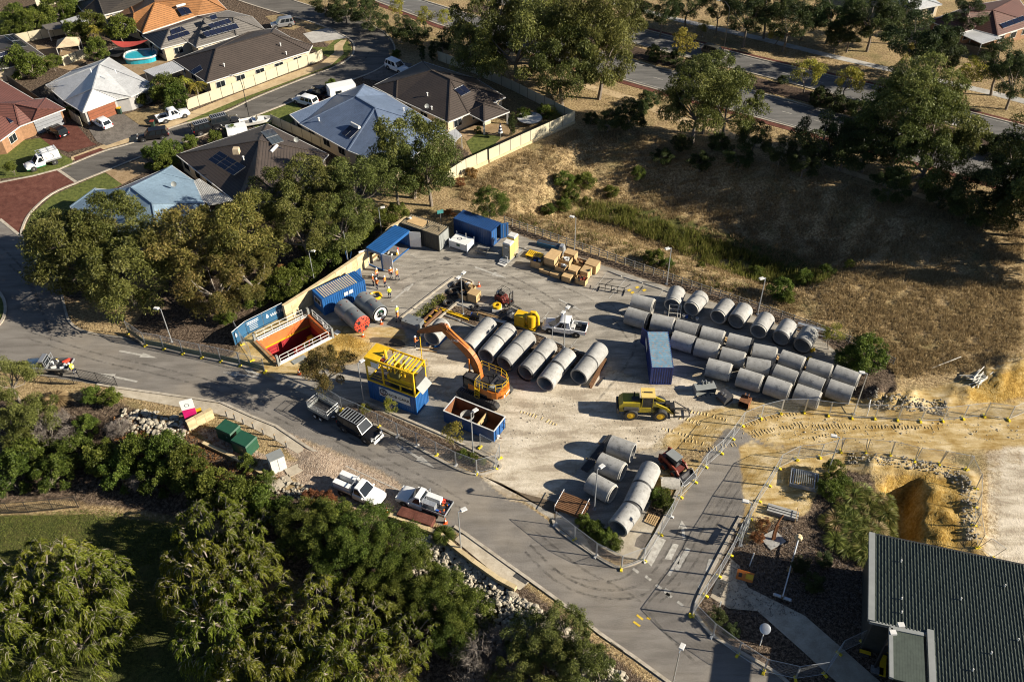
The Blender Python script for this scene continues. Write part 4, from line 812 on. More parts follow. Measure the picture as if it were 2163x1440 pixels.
def vehicle(label, cat, rear, front, paint, style='suv', L=4.8, W=1.86, H=1.75, rim='rim_alloy', name='parked_car', group=None, lower=None, z=0, pts=None, rack=False):
    """rear, front: pixels of the ground below its two ends"""
    a, c = G(*rear), G(*front); rz = orient(a, c); o = (a+c)/2
    t = thing(name, label, cat, (o[0], o[1], o[2]+.015+z), rz, group); s = H/1.75
    zt = 1.0*s; b = MB(); r = .36*s if style not in ('hatch',) else .31
    st = [(.5*L, .40, .70*s, .80), (.485*L, .32, .80*s, .92), (.42*L, .28, .90*s, .98), (.24*L, .26, .97*s, 1.0), (0, .26, 1.0*s, 1.0), (-.36*L, .28, 1.02*s, 1.0), (-.47*L, .30, .99*s, .97), (-.495*L, .42, .88*s, .90)]
    ute = style in ('ute', 'tray')
    ca = .245*L; cb = .10*L; cc, cd = {'suv': (-.43*L, -.48*L), 'hatch': (-.36*L, -.46*L), 'ute': (-.12*L, -.155*L), 'tray': (.0*L, -.03*L), 'van': (-.46*L, -.485*L)}[style]
    if style == 'van': ca, cb = .36*L, .22*L
    if ute:
        cut = cd-.01*L; st = [q for q in st if q[0] > cut]+[(cut, .3, 1.0*s, 1.0)]
    loft(b, st, paint, W); body = b.build('body', t)
    if lower: b = MB(); loft(b, [(x, zb-.003, zb+.30, hw*1.004) for x, zb, zz, hw in st], lower, W); b.build('lower_trim', t)
    # cabin with glazing
    hb, ht = W/2*.90, W/2*.76; z0, z1 = .96*s, H
    B = [(ca, -hb, z0), (ca, hb, z0), (cd, hb, z0), (cd, -hb, z0)]; T = [(cb, -ht, z1), (cb, ht, z1), (cc, ht, z1), (cc, -ht, z1)]
    Tm = [(x*1.0, y*.97, z1+.05) for x, y, _ in T]; mx = (cb+cc)/2
    Tm = [((x-mx)*.9+mx, y*.93, z1+.045) for x, y, _ in T]
    b = MB(); b.add(B+T, [(0, 1, 5, 4), (1, 2, 6, 5), (2, 3, 7, 6), (3, 0, 4, 7)], paint); b.add(T+Tm, [(0, 1, 5, 4), (1, 2, 6, 5), (2, 3, 7, 6), (3, 0, 4, 7), (4, 5, 6, 7)], paint, True); cab = b.build('cabin', t)
    def pane(nm, A, Bq, Cq, Dq, u0, u1, v0, v1):
        A, Bq, Cq, Dq = (np.array(q, float) for q in (A, Bq, Cq, Dq)); P = lambda u, v: (A*(1-u)+Bq*u)*(1-v)+(Dq*(1-u)+Cq*u)*v
        nn = np.cross(Bq-A, Dq-A); nn /= np.linalg.norm(nn); cen = np.array([(cb+cc)/2, 0, z0])
        if nn@(P(.5, .5)-cen) < 0: nn = -nn
        bb = MB(); q = [P(u0, v0), P(u1, v0), P(u1, v1), P(u0, v1)]; bb.quad(*[x+nn*.012 for x in q], 'glass'); bb.build(nm, cab)
    pane('windshield', B[0], B[1], T[1], T[0], .05, .95, .08, .94); pane('rear_window', B[2], B[3], T[3], T[2], .08, .92, .12, .9)
    for sgn in (0, 1):
        q = (B[1], B[2], T[2], T[1]) if sgn else (B[0], B[3], T[3], T[0])
        if style == 'tray': pane('side_window', *q, .30, .92, .12, .9)
        elif style == 'van': pane('side_window', *q, .06, .26, .14, .9)
        else:
            pane('side_window', *q, .16, .44, .12, .9); pane('side_window', *q, .48, .74, .12, .9)
            if style == 'suv': pane('side_window', *q, .78, .96, .14, .86)
    for x in (.31*L, -.29*L):
        for y in (-1, 1):
            b = MB(); b.cyl((x, y*(W/2-.12), r), (x, y*(W/2+.008), r), r*1.22, 'black', n=18); b.build('wheel_arch', t); wheel(t, x, y*(W/2-.09), r, .24, rim)
    for y in (-1, 1):
        b = MB(); b.box((.478*L, y*W*.36, .74*s), (.16, .34, .17), 'lamp_clear', top=(.8, .9)); b.build('headlight', t)
        b = MB(); b.box((ca-.16*L*.3, y*(W/2+.06), 1.02*s), (.12, .2, .15), paint); b.build('side_mirror', t)
        if not ute: b = MB(); b.box((-.485*L, y*W*.41, .86*s), (.10, .16, .28), 'lamp_red'); b.build('tail_light', t)
    b = MB(); b.box((.49*L, 0, .6*s), (.06, W*.5, .2), 'black'); b.build('grille', t)
    if not ute: b = MB(); b.box((-.5*L, 0, .62), (.03, .45, .13), 'white'); b.build('number_plate', t)
    if style == 'ute':
        x0, x1 = cd-.012*L, -.495*L; b = MB(); b.box(((x0+x1)/2, 0, .62*s), (x0-x1, W*.95, .12), 'black')
        for y in (-1, 1): b.box(((x0+x1)/2, y*(W/2-.06), .78*s), (x0-x1, .10, .5*s), paint)
        b.box((x1+.03, 0, .78*s), (.06, W-.1, .46*s), paint); b.build('tray', t)
        for y in (-1, 1): b = MB(); b.box((x1-.01, y*W*.45, .85*s), (.06, .12, .3), 'lamp_red'); b.build('tail_light', t)
    if style == 'tray':
        x0, x1 = cd-.03*L, -.51*L; b = MB(); b.box(((x0+x1)/2, 0, .78), (x0-x1, W+.04, .08), 'steel_dark'); b.box(((x0+x1)/2, 0, .55), (x0-x1, .8, .22), 'black')
        for y in (-1, 1): b.box(((x0+x1)/2, y*(W/2+.0), .93), (x0-x1, .04, .26), 'galv')
        b.box((x1, 0, .93), (.04, W, .26), 'galv'); b.build('tray', t)
        b = MB()
        for y in (-.8, 0, .8): b.cyl((x0-.05, y, .8), (x0-.05, y, H+.1), .03, 'galv', n=6)
        b.bar((x0-.05, -.85, H+.1), (x0-.05, .85, H+.1), .06, .06, 'galv'); b.bar((x0-.05, -.85, 1.3), (x0-.05, .85, 1.3), .05, .05, 'galv'); b.build('headboard', t)
    if rack:
        b = MB()
        for y in (-ht+.05, ht-.05): b.bar((cb-.1, y, H+.16), (cc+.1, y, H+.16), .05, .05, 'galv')
        for k in range(8): x = cb-.1+(cc-cb+.2)*k/7; b.bar((x, -ht+.05, H+.17), (x, ht-.05, H+.17), .07, .03, 'galv')
        b.build('roof_rack', t)
    return t, rz
vehicle('white dual cab ute parked on the verge by the dry lawn', 'ute', (337,260), (397,243), 'white_paint', 'ute', 5.3, 1.9, 1.8)
vehicle('black station wagon parked in the middle of the residential street', 'car', (356,288), (294,297), 'black_paint', 'suv', 4.9, 1.85, 1.6)
vehicle('small white hatchback on the grey paved drive', 'car', (236,277), (202,257), 'white_paint', 'hatch', 4.0, 1.7, 1.48)
vehicle('black car on the red brick drive beside the red roofed house', 'car', (143,295), (103,274), 'black_paint', 'suv', 4.6, 1.82, 1.55)
tv, rv = vehicle('white and green tradesman ute with boxed canopy and ladder rack on the verge', 'ute', (130,338), (55,362), 'white_paint', 'tray', 5.2, 1.85, 1.8, lower='green_paint')
b = MB(); b.box((-1.35, 0, 1.5), (2.4, 1.84, 1.36), 'white_paint', top=(.97, .95)); b.build('canopy', tv)
b = MB()
for y in (-.7, 0, .7): b.bar((-2.5, y, 2.32), (.4, y, 2.32), .05, .05, 'galv')
for x in (-2.4, -1.4, -.4, .3): b.bar((x, -.8, 2.28), (x, .8, 2.28), .05, .05, 'galv')
b.build('ladder_rack', tv); b = MB()
for k in range(3): b.tube([(-1.2+.45*math.cos(q), .935, 1.55+.4*math.sin(q)) for q in np.linspace(1.2+k*.1, 4.6, 9)] if k == 0 else [(-.9, .935, 1.75-k*.2), (-.3, .935, 1.75-k*.2)], .03, 'charcoal_paint', 4)
b.build('emblem', tv)
vehicle('silver grey four wheel drive nose to the street behind the palms', 'car', (446,272), (505,257), 'charcoal_paint', 'suv', 4.8, 1.88, 1.82, rack=True)
vehicle('dark four wheel drive half hidden behind the palms', 'car', (415,285), (462,272), 'black_paint', 'suv', 4.6, 1.8, 1.8, rack=True)
vehicle('white wagon parked beside the blue grey roof', 'car', (668,226), (625,214), 'white_paint', 'suv', 4.6, 1.82, 1.6)
vehicle('black dual cab ute between the white wagon and the white caravan', 'ute', (702,212), (655,198), 'black_paint', 'ute', 5.2, 1.88, 1.8)
vehicle('white four wheel drive on the drive at the bend of the street', 'car', (818,140), (860,158), 'white_paint', 'suv', 4.7, 1.88, 1.8)
vehicle('silver four wheel drive at the top of the street by the dry verge', 'car', (617,54), (578,60), 'silver', 'suv', 4.5, 1.8, 1.75)
vehicle('bronze wagon driving on the far carriageway of the highway', 'car', (1482,110), (1538,127), 'bronze_paint', 'suv', 4.9, 1.85, 1.75, name='moving_car')
t16, r16 = vehicle('white dual cab ute parked beside the yellow pump in the yard', 'ute', (1240,706), (1146,691), 'white_paint', 'ute', 5.35, 1.92, 1.82, rim='steel')
b = MB(); b.box((-1.0, .2, 1.0), (.5, .7, .35), 'white_dirty'); b.box((-1.7, -.3, .9), (.4, .5, .2), 'black'); b.box((-1.3, -.5, .9), (.3, .3, .3), 'plastic_grey'); b.build('cargo', t16)
t17, r17 = vehicle('silver tray back ute with open tailgate and gear on the access road', 'ute', (160,782), (52,779), 'silver', 'tray', 5.4, 1.88, 1.8)
b = MB()
for k in range(12): b.box((rnd.uniform(-2.5, -.5), rnd.uniform(-.7, .7), .92), (rnd.uniform(.3, .9), rnd.uniform(.15, .4), rnd.uniform(.1, .35)), rnd.choice(['red_bright', 'white', 'black', 'yellow', 'white_dirty', 'steel_dark']), rnd.uniform(0, 3))
b.build('cargo', t17)
t18, r18 = vehicle('black four wheel drive with roof rack and bull bar towing the cage trailer', 'car', (722,892), (800,934), 'black_paint', 'suv', 4.95, 1.94, 1.9, rack=True)
b = MB()
for z in (.75, 1.15): b.tube([(2.35, -.8, z), (2.72, -.6, z), (2.72, .6, z), (2.35, .8, z)], .045, 'white', 6)
for y in (-.5, .5): b.cyl((2.72, y, .45), (2.72, y, 1.2), .04, 'white', n=6)
b.box((2.66, 0, .5), (.12, 1.5, .3), 'white'); b.build('bull_bar', t18)
t19, r19 = vehicle('white ute with twin white tool boxes parked nose to the white tray ute', 'ute', (708,1022), (815,1068), 'white_paint', 'tray', 5.3, 1.9, 1.8)
for y in (-.58, .58): b = MB(); b.box((-1.5, y, 1.2), (2.0, .62, .72), 'white_paint', top=(.98, .9)); b.build('tool_box', t19)
t20, r20 = vehicle('white tray ute with silver tool boxes and loose gear beside the red brick plinth', 'ute', (955,1090), (838,1046), 'white_paint', 'tray', 5.5, 1.9, 1.8)
for y, x, m_ in ((-.45, -1.0, 'white'), (.45, -.85, 'galv')): b = MB(); b.box((x, y, 1.15), (1.5, .55, .65), m_); b.build('tool_box', t20)
b = MB()
for k in range(16): b.box((rnd.uniform(-2.6, -1.7), rnd.uniform(-.8, .8), .92), (rnd.uniform(.1, .4), rnd.uniform(.1, .3), rnd.uniform(.08, .3)), rnd.choice(['red_bright', 'black', 'blue_drum', 'white_dirty', 'orange', 'steel_dark']), rnd.uniform(0, 3))
b.build('cargo', t20)
# cage trailer
o = (G(653,872)+G(712,888))/2+np.array([.1, .35, 0]); t = thing('cage_trailer', 'grey tandem cage trailer hitched behind the black four wheel drive', 'trailer', (o[0], o[1], .01), r18)
b = MB(); b.box((0, 0, .72), (2.9, 1.75, .07), 'steel_dark'); [b.box((0, y, .92), (2.9, .04, .4), 'plastic_grey') for y in (-.87, .87)]; [b.box((x, 0, .92), (.04, 1.75, .4), 'plastic_grey') for x in (-1.44, 1.44)]; b.box((0, 0, .58), (2.6, .9, .16), 'black'); b.build('tray', t)
b = MB()
for x in (-1.44, 0, 1.44):
    for y in (-.87, .87): b.cyl((x, y, .9), (x, y, 1.85), .03, 'galv', n=6)
for z in (1.4, 1.85): b.tube([(-1.44, -.87, z), (1.44, -.87, z), (1.44, .87, z), (-1.44, .87, z)], .03, 'galv', 6, closed=True)
b.build('cage_frame', t); b = MB()
for x in np.linspace(-1.4, 1.4, 24):
    for y in (-.87, .87): b.bar((x, y, 1.1), (x, y, 1.85), .01, .01, 'galv')
for y in np.linspace(-.8, .8, 14):
    for x in (-1.44, 1.44): b.bar((x, y, 1.1), (x, y, 1.85), .01, .01, 'galv')
b.build('cage_mesh', t)
for x in (-.4, .4):
    for y in (-.95, .95): wheel(t, x, y, .33, .2, 'white')
b = MB(); b.bar((1.4, -.5, .6), (2.6, 0, .55), .08, .1, 'steel_dark'); b.bar((1.4, .5, .6), (2.6, 0, .55), .08, .1, 'steel_dark'); b.build('drawbar', t); w_ = wheel(t, 1.75, .55, .33, .2, 'white', 'spare_wheel'); w_.rotation_euler = (1.2, 0, .3); w_.location = (1.75, -.35, .85)
# caravan, box trailer and boat by the street
def boxy(name, label, cat, p, rz, size, m, z0=.5):
    o = G(*p); t = thing(name, label, cat, o, rz); b = MB(); b.box((0, 0, z0+size[2]/2), size, m, top=(.97, .95)); b.build('body', t)
    for y in (-1, 1): wheel(t, 0, y*(size[1]/2-.08), .33, .2)
    b = MB(); b.bar((size[0]/2, 0, .5), (size[0]/2+1.1, 0, .45), .1, .1, 'steel_dark'); b.build('drawbar', t); return t
tcv = boxy('caravan', 'white caravan behind the black ute beside the blue grey roof', 'caravan', (724,208), math.radians(25), (4.6, 2.2, 2.1), 'white_paint')
b = MB(); b.box((-.8, -1.1, 1.7), (1.0, .03, .6), 'glass'); b.build('window', tcv)
tbt = boxy('box_trailer', 'low white box trailer beside the boat', 'trailer', (502,284), math.radians(22), (3.2, 1.9, 1.0), 'white_paint')
o = G(543,268); t = thing('boat', 'white runabout boat on a trailer by the side of the street', 'boat', o, math.radians(20)); b = MB()
st = [(-2.6, .9, .35), (-1, 1.0, .35), (.8, .95, .4), (2.0, .6, .5), (2.8, .05, .75)]; vs = []
for x, hw, kz in st: vs += [(x, -hw, 1.35), (x, -hw*.75, .8), (x, 0, kz+.2), (x, hw*.75, .8), (x, hw, 1.35)]
b.add(vs, [(i*5+j, (i+1)*5+j, (i+1)*5+j+1, i*5+j+1) for i in range(4) for j in range(4)]+[(0, 1, 2, 3, 4)], 'white_dirty', True); b.build('hull', t)
b = MB(); b.box((.4, 0, 1.25), (1.9, 1.5, .12), 'white_paint'); b.box((-1.4, 0, 1.0), (1.6, 1.4, .1), 'timber_grey'); b.build('deck', t); b = MB(); b.box((.2, 0, 1.55), (.05, 1.3, .5), 'glass', R=np.array([[.8, 0, .6], [0, 1, 0], [-.6, 0, .8]])); b.build('windscreen', t)
b = MB(); b.box((-2.75, 0, 1.2), (.4, .35, .8), 'black'); b.build('outboard_motor', t); b = MB(); b.bar((-2.2, 0, .5), (3.6, 0, .5), .1, .1, 'galv'); b.build('trailer_frame', t)
for y in (-1, 1): wheel(t, -.6, y*.95, .3, .2)
# ================================================================ excavator
rX = math.radians(149.5); nX = G(1010,849); oX = at2(nX, rX, 0, -1.45); tX = thing('excavator', 'orange tracked excavator with yellow handrails and long boom', 'excavator', oX, rX)
def plane_xz(px, py, o, rz, y=0.0):
    d = (px-IMW/2)/FOC*_x-(py-IMH/2)/FOC*_u+_f; n = np.array([-math.sin(rz), math.cos(rz), 0]); c = np.array([0, 0, CAMH]); t = ((np.array([o[0], o[1], 0])+n*y-c)@n)/(d@n); p = c+d*t
    v = p-np.array([o[0], o[1], 0]); return v[0]*math.cos(rz)+v[1]*math.sin(rz), p[2]
for y in (-1.45, 1.45):
    b = MB(); prof = [(-2.2, .05), (2.2, .05), (2.55, .25), (2.65, .55), (2.45, .85), (2.1, .98), (-2.1, .98), (-2.45, .85), (-2.65, .55), (-2.55, .25)]
    b.side(prof, y-.3, y+.3, 'rubber'); tr = b.build('track', tX)
    b = MB()
    for k in range(18): b.box((-2.2+k*.26, y, 1.0), (.14, .6, .05), 'steel_dark')
    for k in range(18): b.box((-2.2+k*.26, y, .03), (.14, .6, .05), 'steel_dark')
    b.build('track_pad', tr); b = MB()
    for s_ in (-1, 1):
        for x in (-2.2, 2.2): b.cyl((x, y+s_*.30, .53), (x, y+s_*.33, .53), .36, 'steel_dark', n=14)
        for k in range(6): b.cyl((-1.5+k*.6, y+s_*.30, .25), (-1.5+k*.6, y+s_*.32, .25), .15, 'steel_dark', n=10)
    b.build('roller', tr)
b = MB(); b.box((0, 0, .75), (2.4, 2.4, .5), 'black'); b.cyl((0, 0, .9), (0, 0, 1.25), .75, 'steel_dark', n=20); b.build('undercarriage', tX)
b = MB(); b.prism([(-1.2, -1.45), (1.6, -1.45), (1.6, 1.45), (-1.2, 1.45)], 1.25, 1.55, 'black'); b.prism([(-1.2, .45), (1.2, .45), (1.2, 1.48), (-1.2, 1.48)], 1.55, 2.3, 'orange', 'black'); b.prism([(-1.2, -1.48), (1.5, -1.48), (1.5, -.5), (-1.2, -.5)], 1.55, 2.3, 'orange', 'black'); b.prism([(-1.2, -.45), (.2, -.45), (.2, .4), (-1.2, .4)], 1.55, 2.35, 'black'); b.build('house', tX)
b = MB(); arc = [(-1.2-1.75*math.cos(a)*1.0, 1.5*math.sin(a)) for a in np.linspace(-1.25, 1.25, 9)]; b.prism([(-1.2, -1.5)]+arc+[(-1.2, 1.5)], 1.3, 2.25, 'orange', 'orange'); cw = b.build('counterweight', tX)
b = MB()
for k in range(5): b.box((-2.965+.0, .35-k*.16, 1.8), (.02, .10, .22), 'white')
b.box((-2.965, .75, 1.75), (.02, .25, .3), 'white'); b.build('lettering', cw)
b = MB(); b.prism([(-2.4, -1.1), (-1.0, -1.3), (-1.0, 1.3), (-2.4, 1.1)], 2.25, 2.42, 'steel_dark'); b.box((-1.9, -.2, 2.5), (.7, .9, .12), 'black'); b.box((-1.4, .7, 2.48), (.5, .6, .1), 'plastic_grey'); b.cyl((-.7, -.8, 2.3), (-.7, -.8, 2.75), .09, 'black', n=8); b.build('engine_cover', tX)
b = MB(); b.box((1.05, .92, 2.25), (1.75, 1.05, 1.6), 'black', top=(.86, .92), sh=(-.08, 0)); cb_ = b.build('cab', tX)
b = MB(); b.box((.97, .92, 3.09), (1.5, .98, .08), 'steel_dark'); b.build('roof', cb_)
for nm, c, sz in (('window', (1.06, 1.455, 2.4), (1.25, .02, .95)), ('window', (1.06, .385, 2.4), (1.25, .02, .95)), ('windshield', (1.93, .92, 2.4), (.02, .85, 1.1))): b = MB(); b.box(c, sz, 'glass'); b.build(nm, cb_)
def handrail(P, h, parent, m='yellow', r=.025, z=None):
    b = MB(); P = [np.array(p, float) for p in P]
    for p in P: b.cyl(p, p+[0, 0, h], r, m, n=5)
    for q in (h, h*.5):
        for a, c in zip(P[:-1], P[1:]): b.cyl(a+[0, 0, q], c+[0, 0, q], r, m, n=5)
    b.build('handrail', parent)
zt = 2.3; handrail([(.2, 1.42, zt), (-.6, 1.45, zt), (-1.3, 1.45, zt), (-2.1, 1.15, zt), (-2.65, .6, zt), (-2.8, 0, zt), (-2.65, -.6, zt), (-2.1, -1.15, zt), (-1.3, -1.45, zt), (-.6, -1.45, zt)], 1.0, tX); handrail([(-.6, -1.45, zt), (.3, -1.45, zt), (1.2, -1.45, zt), (1.2, -.55, zt)], 1.0, tX); handrail([(.25, .4, zt), (.25, 1.4, zt)], 1.0, tX)
b = MB()
for k in range(4): b.box((-.05, 1.62, .95+k*.4), (.55, .28, .05), 'yellow')
for x in (-.33, .23): b.bar((x, 1.72, .9), (x, 1.6, 3.2), .05, .05, 'yellow')
b.build('ladder', tX)
# boom: outline taken in the machine's own mid plane
BP = lambda px, py: np.array(plane_xz(px, py, oX, rX, .0))
root = np.array([.55, 1.9]); mid_ = BP(985,738); elb = BP(938,694); tip = BP(884,700)
def limb(nm, ctr, wid, yw, m):
    C_ = catmull([(*p, 0) for p in ctr], 5); Wd = np.interp(np.linspace(0, 1, len(C_)), np.linspace(0, 1, len(wid)), wid); up, dn = [], []
    for i, p in enumerate(C_):
        a = C_[max(i-1, 0)]; c = C_[min(i+1, len(C_)-1)]; d = (c-a)[:2]; d /= max(np.hypot(*d), 1e-9); n = np.array([-d[1], d[0]])*Wd[i]/2; up.append(tuple(p[:2]+n)); dn.append(tuple(p[:2]-n))
    b = MB(); k = len(up); vs = [(x, -yw, z) for x, z in up]+[(x, -yw, z) for x, z in dn]+[(x, yw, z) for x, z in up]+[(x, yw, z) for x, z in dn]; fs = []
    for i in range(k-1): fs += [(i, i+1, k+i+1, k+i), (2*k+i, 3*k+i, 3*k+i+1, 2*k+i+1), (i, 2*k+i, 2*k+i+1, i+1), (k+i, k+i+1, 3*k+i+1, 3*k+i)]
    fs += [(0, k, 3*k, 2*k), (k-1, 3*k-1, 4*k-1, 2*k-1)]; b.add(vs, fs, m); return b.build(nm, tX), C_
boom, BC = limb('boom', [root, root*.5+mid_*.5+np.array([-.3, .35]), mid_, elb], [.6, .95, .95, .6], .28, 'orange_boom')
inst('lettering', text_mesh('CASE', .42, 'white'), boom, (BC[12][0]+.55, .288, BC[12][1]-.1), rot=(math.pi/2, math.radians(-16)+0, math.pi))
b = MB()
for y in (-.16, -.05, .06, .17): b.tube([(p[0]-.05, y, p[1]+.47) for p in BC[1:-1]], .035, 'black' if y < .1 else 'orange_rust', 5)
b.build('hose', boom)
b = MB(); b.box((BC[7][0], 0, BC[7][1]+.50), (.5, .5, .08), 'orange_rust'); b.box((BC[4][0], 0, BC[4][1]+.5), (.4, .5, .08), 'orange_rust'); b.build('hose_clamp', boom)
for y in (-.5, .5): b = MB(); m3 = BC[8]; b.cyl((1.5, y, 1.5), (m3[0], y, m3[1]-.1), .10, 'orange', n=8); b.cyl(((1.5+m3[0])/2, y, (1.5+m3[1])/2), (m3[0], y, m3[1]-.1), .06, 'galv', n=8); b.build('boom_cylinder', tX)
stick, SC_ = limb('stick', [elb+np.array([-.5, .45]), elb+np.array([.25, .1]), elb*.5+tip*.5+np.array([0, .15]), tip], [.5, .95, .7, .35], .2, 'orange_rust')
b = MB(); b.cyl((BC[9][0], 0, BC[9][1]+.6), (elb[0]-.4, 0, elb[1]+.5), .12, 'orange', n=8); b.build('stick_cylinder', tX)
b = MB(); b.cyl((elb[0]-.2, .0, elb[1]+.75), (tip[0]-1.2, 0, tip[1]+.55), .09, 'orange_rust', n=8); b.build('bucket_cylinder', tX)
b = MB(); b.box((tip[0]-.1, 0, tip[1]-.25), (.45, .45, .5), 'black'); b.build('quick_hitch', tX)
b = MB(); zz = tip[1]-.5; k = 0
while zz > .5: b.box((tip[0]-.1, 0, zz), (.10 if k % 2 else .05, .05 if k % 2 else .10, .16), 'yellow'); zz -= .14; k += 1
b.box((tip[0]-.1, 0, .4), (.25, .12, .3), 'yellow'); b.build('lifting_chain', tX)
# ================================================================ wheel loader
aL, cL = G(1329,884), G(1393,886); rL = orient(aL, cL); oL = at2((aL+cL)/2, rL, .1, .95); tL = thing('wheel_loader', 'yellow wheel loader with fork carriage in the sandy yard', 'loader', oL, rL)
for x in (-1.6, 1.55):
    for y in (-.98, .98): wheel(tL, x, y, .74, .52, 'yellow')
b = MB(); b.side([(-2.9, .9), (-2.9, 1.75), (-2.5, 2.15), (-.7, 2.2), (-.6, 1.0)], -.8, .8, 'loader_yellow'); b.build('engine_hood', tL)
b = MB(); b.box((-1.6, 0, 1.5), (1.7, 2.2, .28), 'steel_dark', top=(.9, 1)); b.box((-3.0, 0, 1.1), (.25, 2.1, .5), 'black'); b.build('mudguard', tL)
b = MB(); b.box((-.15, 0, 1.15), (1.3, 1.5, .7), 'loader_yellow'); b.box((1.3, 0, .95), (2.0, 1.0, .7), 'loader_dark'); b.build('chassis', tL)
b = MB(); b.box((.1, 0, 2.2), (1.25, 1.35, 1.45), 'glass', top=(.9, .92)); cb_ = b.build('cab', tL); b = MB()
for x in (-.5, .68):
    for y in (-.66, .66): b.bar((x, y, 1.5), (x*.95+.0, y*.93, 2.95), .08, .08, 'loader_yellow')
b.build('cab_pillar', cb_); b = MB(); b.box((.1, 0, 3.0), (1.5, 1.45, .14), 'yellow_pale'); b.build('roof', cb_); b = MB(); b.box((.1, 0, 3.12), (.9, .12, .1), 'black'); b.build('light_bar', cb_)
b = MB(); b.cyl((-1.3, .3, 2.2), (-1.3, .3, 2.75), .08, 'black', n=8); b.box((-1.2, -.25, 2.3), (.8, .6, .25), 'black'); b.build('exhaust', tL)
for y in (-.5, .5): b = MB(); b.side([(.7, 1.9), (1.0, 2.0), (2.2, 1.35), (3.0, .6), (2.85, .45), (1.9, 1.05)], y-.08, y+.08, 'loader_yellow'); b.build('lift_arm', tL)
b = MB(); b.cyl((.8, 0, 1.5), (2.2, 0, 1.6), .1, 'steel_dark', n=8); b.box((2.3, 0, 1.35), (.5, .6, .7), 'black', R=rz2(0)); b.build('tilt_linkage', tL)
b = MB(); b.box((3.05, 0, .65), (.12, 1.7, .9), 'black')
for y in (-.6, .6): b.box((3.9, y, .25), (1.6, .13, .07), 'black'); b.bar((3.1, y, 1.3), (4.8, 0, .55), .08, .08, 'black')
b.bar((4.7, -.6, .3), (4.7, .6, .3), .1, .1, 'black'); b.box((2.75, 0, 1.0), (.4, .9, .6), 'black'); b.build('fork_carriage', tL)
# digging buckets lying beside it
def bucket(label, p, rz, wd, m, kind):
    t = thing('digging_bucket', label, 'bucket', G(*p), rz); b = MB(); pr = [(-.6, .9), (.45, 1.0), (.75, .6), (.7, .2), (.35, .0), (-.5, .05)]; n = len(pr)
    vs = [(x, y, z) for y in (-wd/2, wd/2) for x, z in pr]; b.add(vs, [(i, i+1, n+i+1, n+i) for i in range(n-1)], m, True); b.add([(x, y*wd/2*.985, z) for y in (-1, 1) for x, z in [(-.6, .9)]+pr[1:]], [tuple(range(n)), tuple(range(n, 2*n))], m); b.build('shell', t)
    for k in range(5): b = MB(); b.box((-.62, -wd/2+.12+k*(wd-.24)/4, .06), (.3, .1, .08), 'steel_dark', top=(.6, .6)); b.build('tooth', t)
    b = MB()
    for y in (-.2, .2): b.side([(.1, 1.0), (.6, 1.0), (.5, 1.35), (.2, 1.35)], y-.04, y+.04, m)
    b.cyl((.35, -.3, 1.22), (.35, .3, 1.22), .06, 'steel', n=8); b.build('hanger', t); 
    if kind: b = MB(); [b.cyl((.3, -wd/2+.3+k*.5, 1.01), (.3, -wd/2+.3+k*.5, 1.03), .12, 'hole_black', n=10) for k in range(int((wd-.4)/.5)+1)]; b.build('slot', t)
    return t
bucket('wide grey green slotted bucket lying beside the container end', (1487,827), math.radians(100), 2.3, 'plastic_grey', 1); bucket('dark toothed bucket lying between the other two buckets', (1530,845), math.radians(215), 1.3, 'steel_dark', 0); bucket('rusty narrow bucket nearest to the front pipes', (1572,855), math.radians(60), 1.1, 'rust', 0)
# ================================================================ skid steer
aK, cK = G(1399,988), G(1421,1005); rK = orient(aK, cK); oK = at2((aK+cK)/2, rK, .1, .75); tK = thing('skid_steer', 'red skid steer loader with raised arms beside the mesh fence', 'loader', oK, rK)
for x in (-.62, .62):
    for y in (-.75, .75): wheel(tK, x, y, .40, .3, 'red')
b = MB(); b.side([(-1.4, .3), (-1.45, 1.25), (-.8, 1.4), (.2, 1.0), (1.0, .8), (1.0, .3)], -.58, .58, 'red_dark'); b.build('chassis', tK)
b = MB(); b.box((-.1, 0, 1.5), (1.35, .95, 1.0), 'black', top=(.9, .95)); cb_ = b.build('cab', tK); b = MB(); b.box((-.12, 0, 2.03), (1.45, 1.0, .07), 'plastic_grey'); b.build('roof', cb_); b = MB(); b.box((.58, 0, 1.5), (.02, .8, .75), 'glass'); b.build('windshield', cb_)
for y in (-.68, .68): b = MB(); b.side([(-1.5, 1.5), (-1.2, 1.75), (.9, 1.15), (1.45, .45), (1.25, .35), (.75, .95), (-1.3, 1.3)], y-.07, y+.07, 'red'); b.build('lift_arm', tK); b = MB(); b.box((-1.35, y, 1.15), (.25, .16, .9), 'red'); b.build('arm_tower', tK)
b = MB(); pr = [(1.4, .05), (2.3, .05), (2.25, .1), (1.6, .15), (1.45, .5), (1.55, .8), (1.4, .75)]; b.side(pr, -.95, .95, 'steel_dark'); [b.side([(1.4, .05), (2.3, .08), (1.55, .8)], y-.02, y+.02, 'steel_dark') for y in (-.95, .95)]; b.build('bucket', tK)
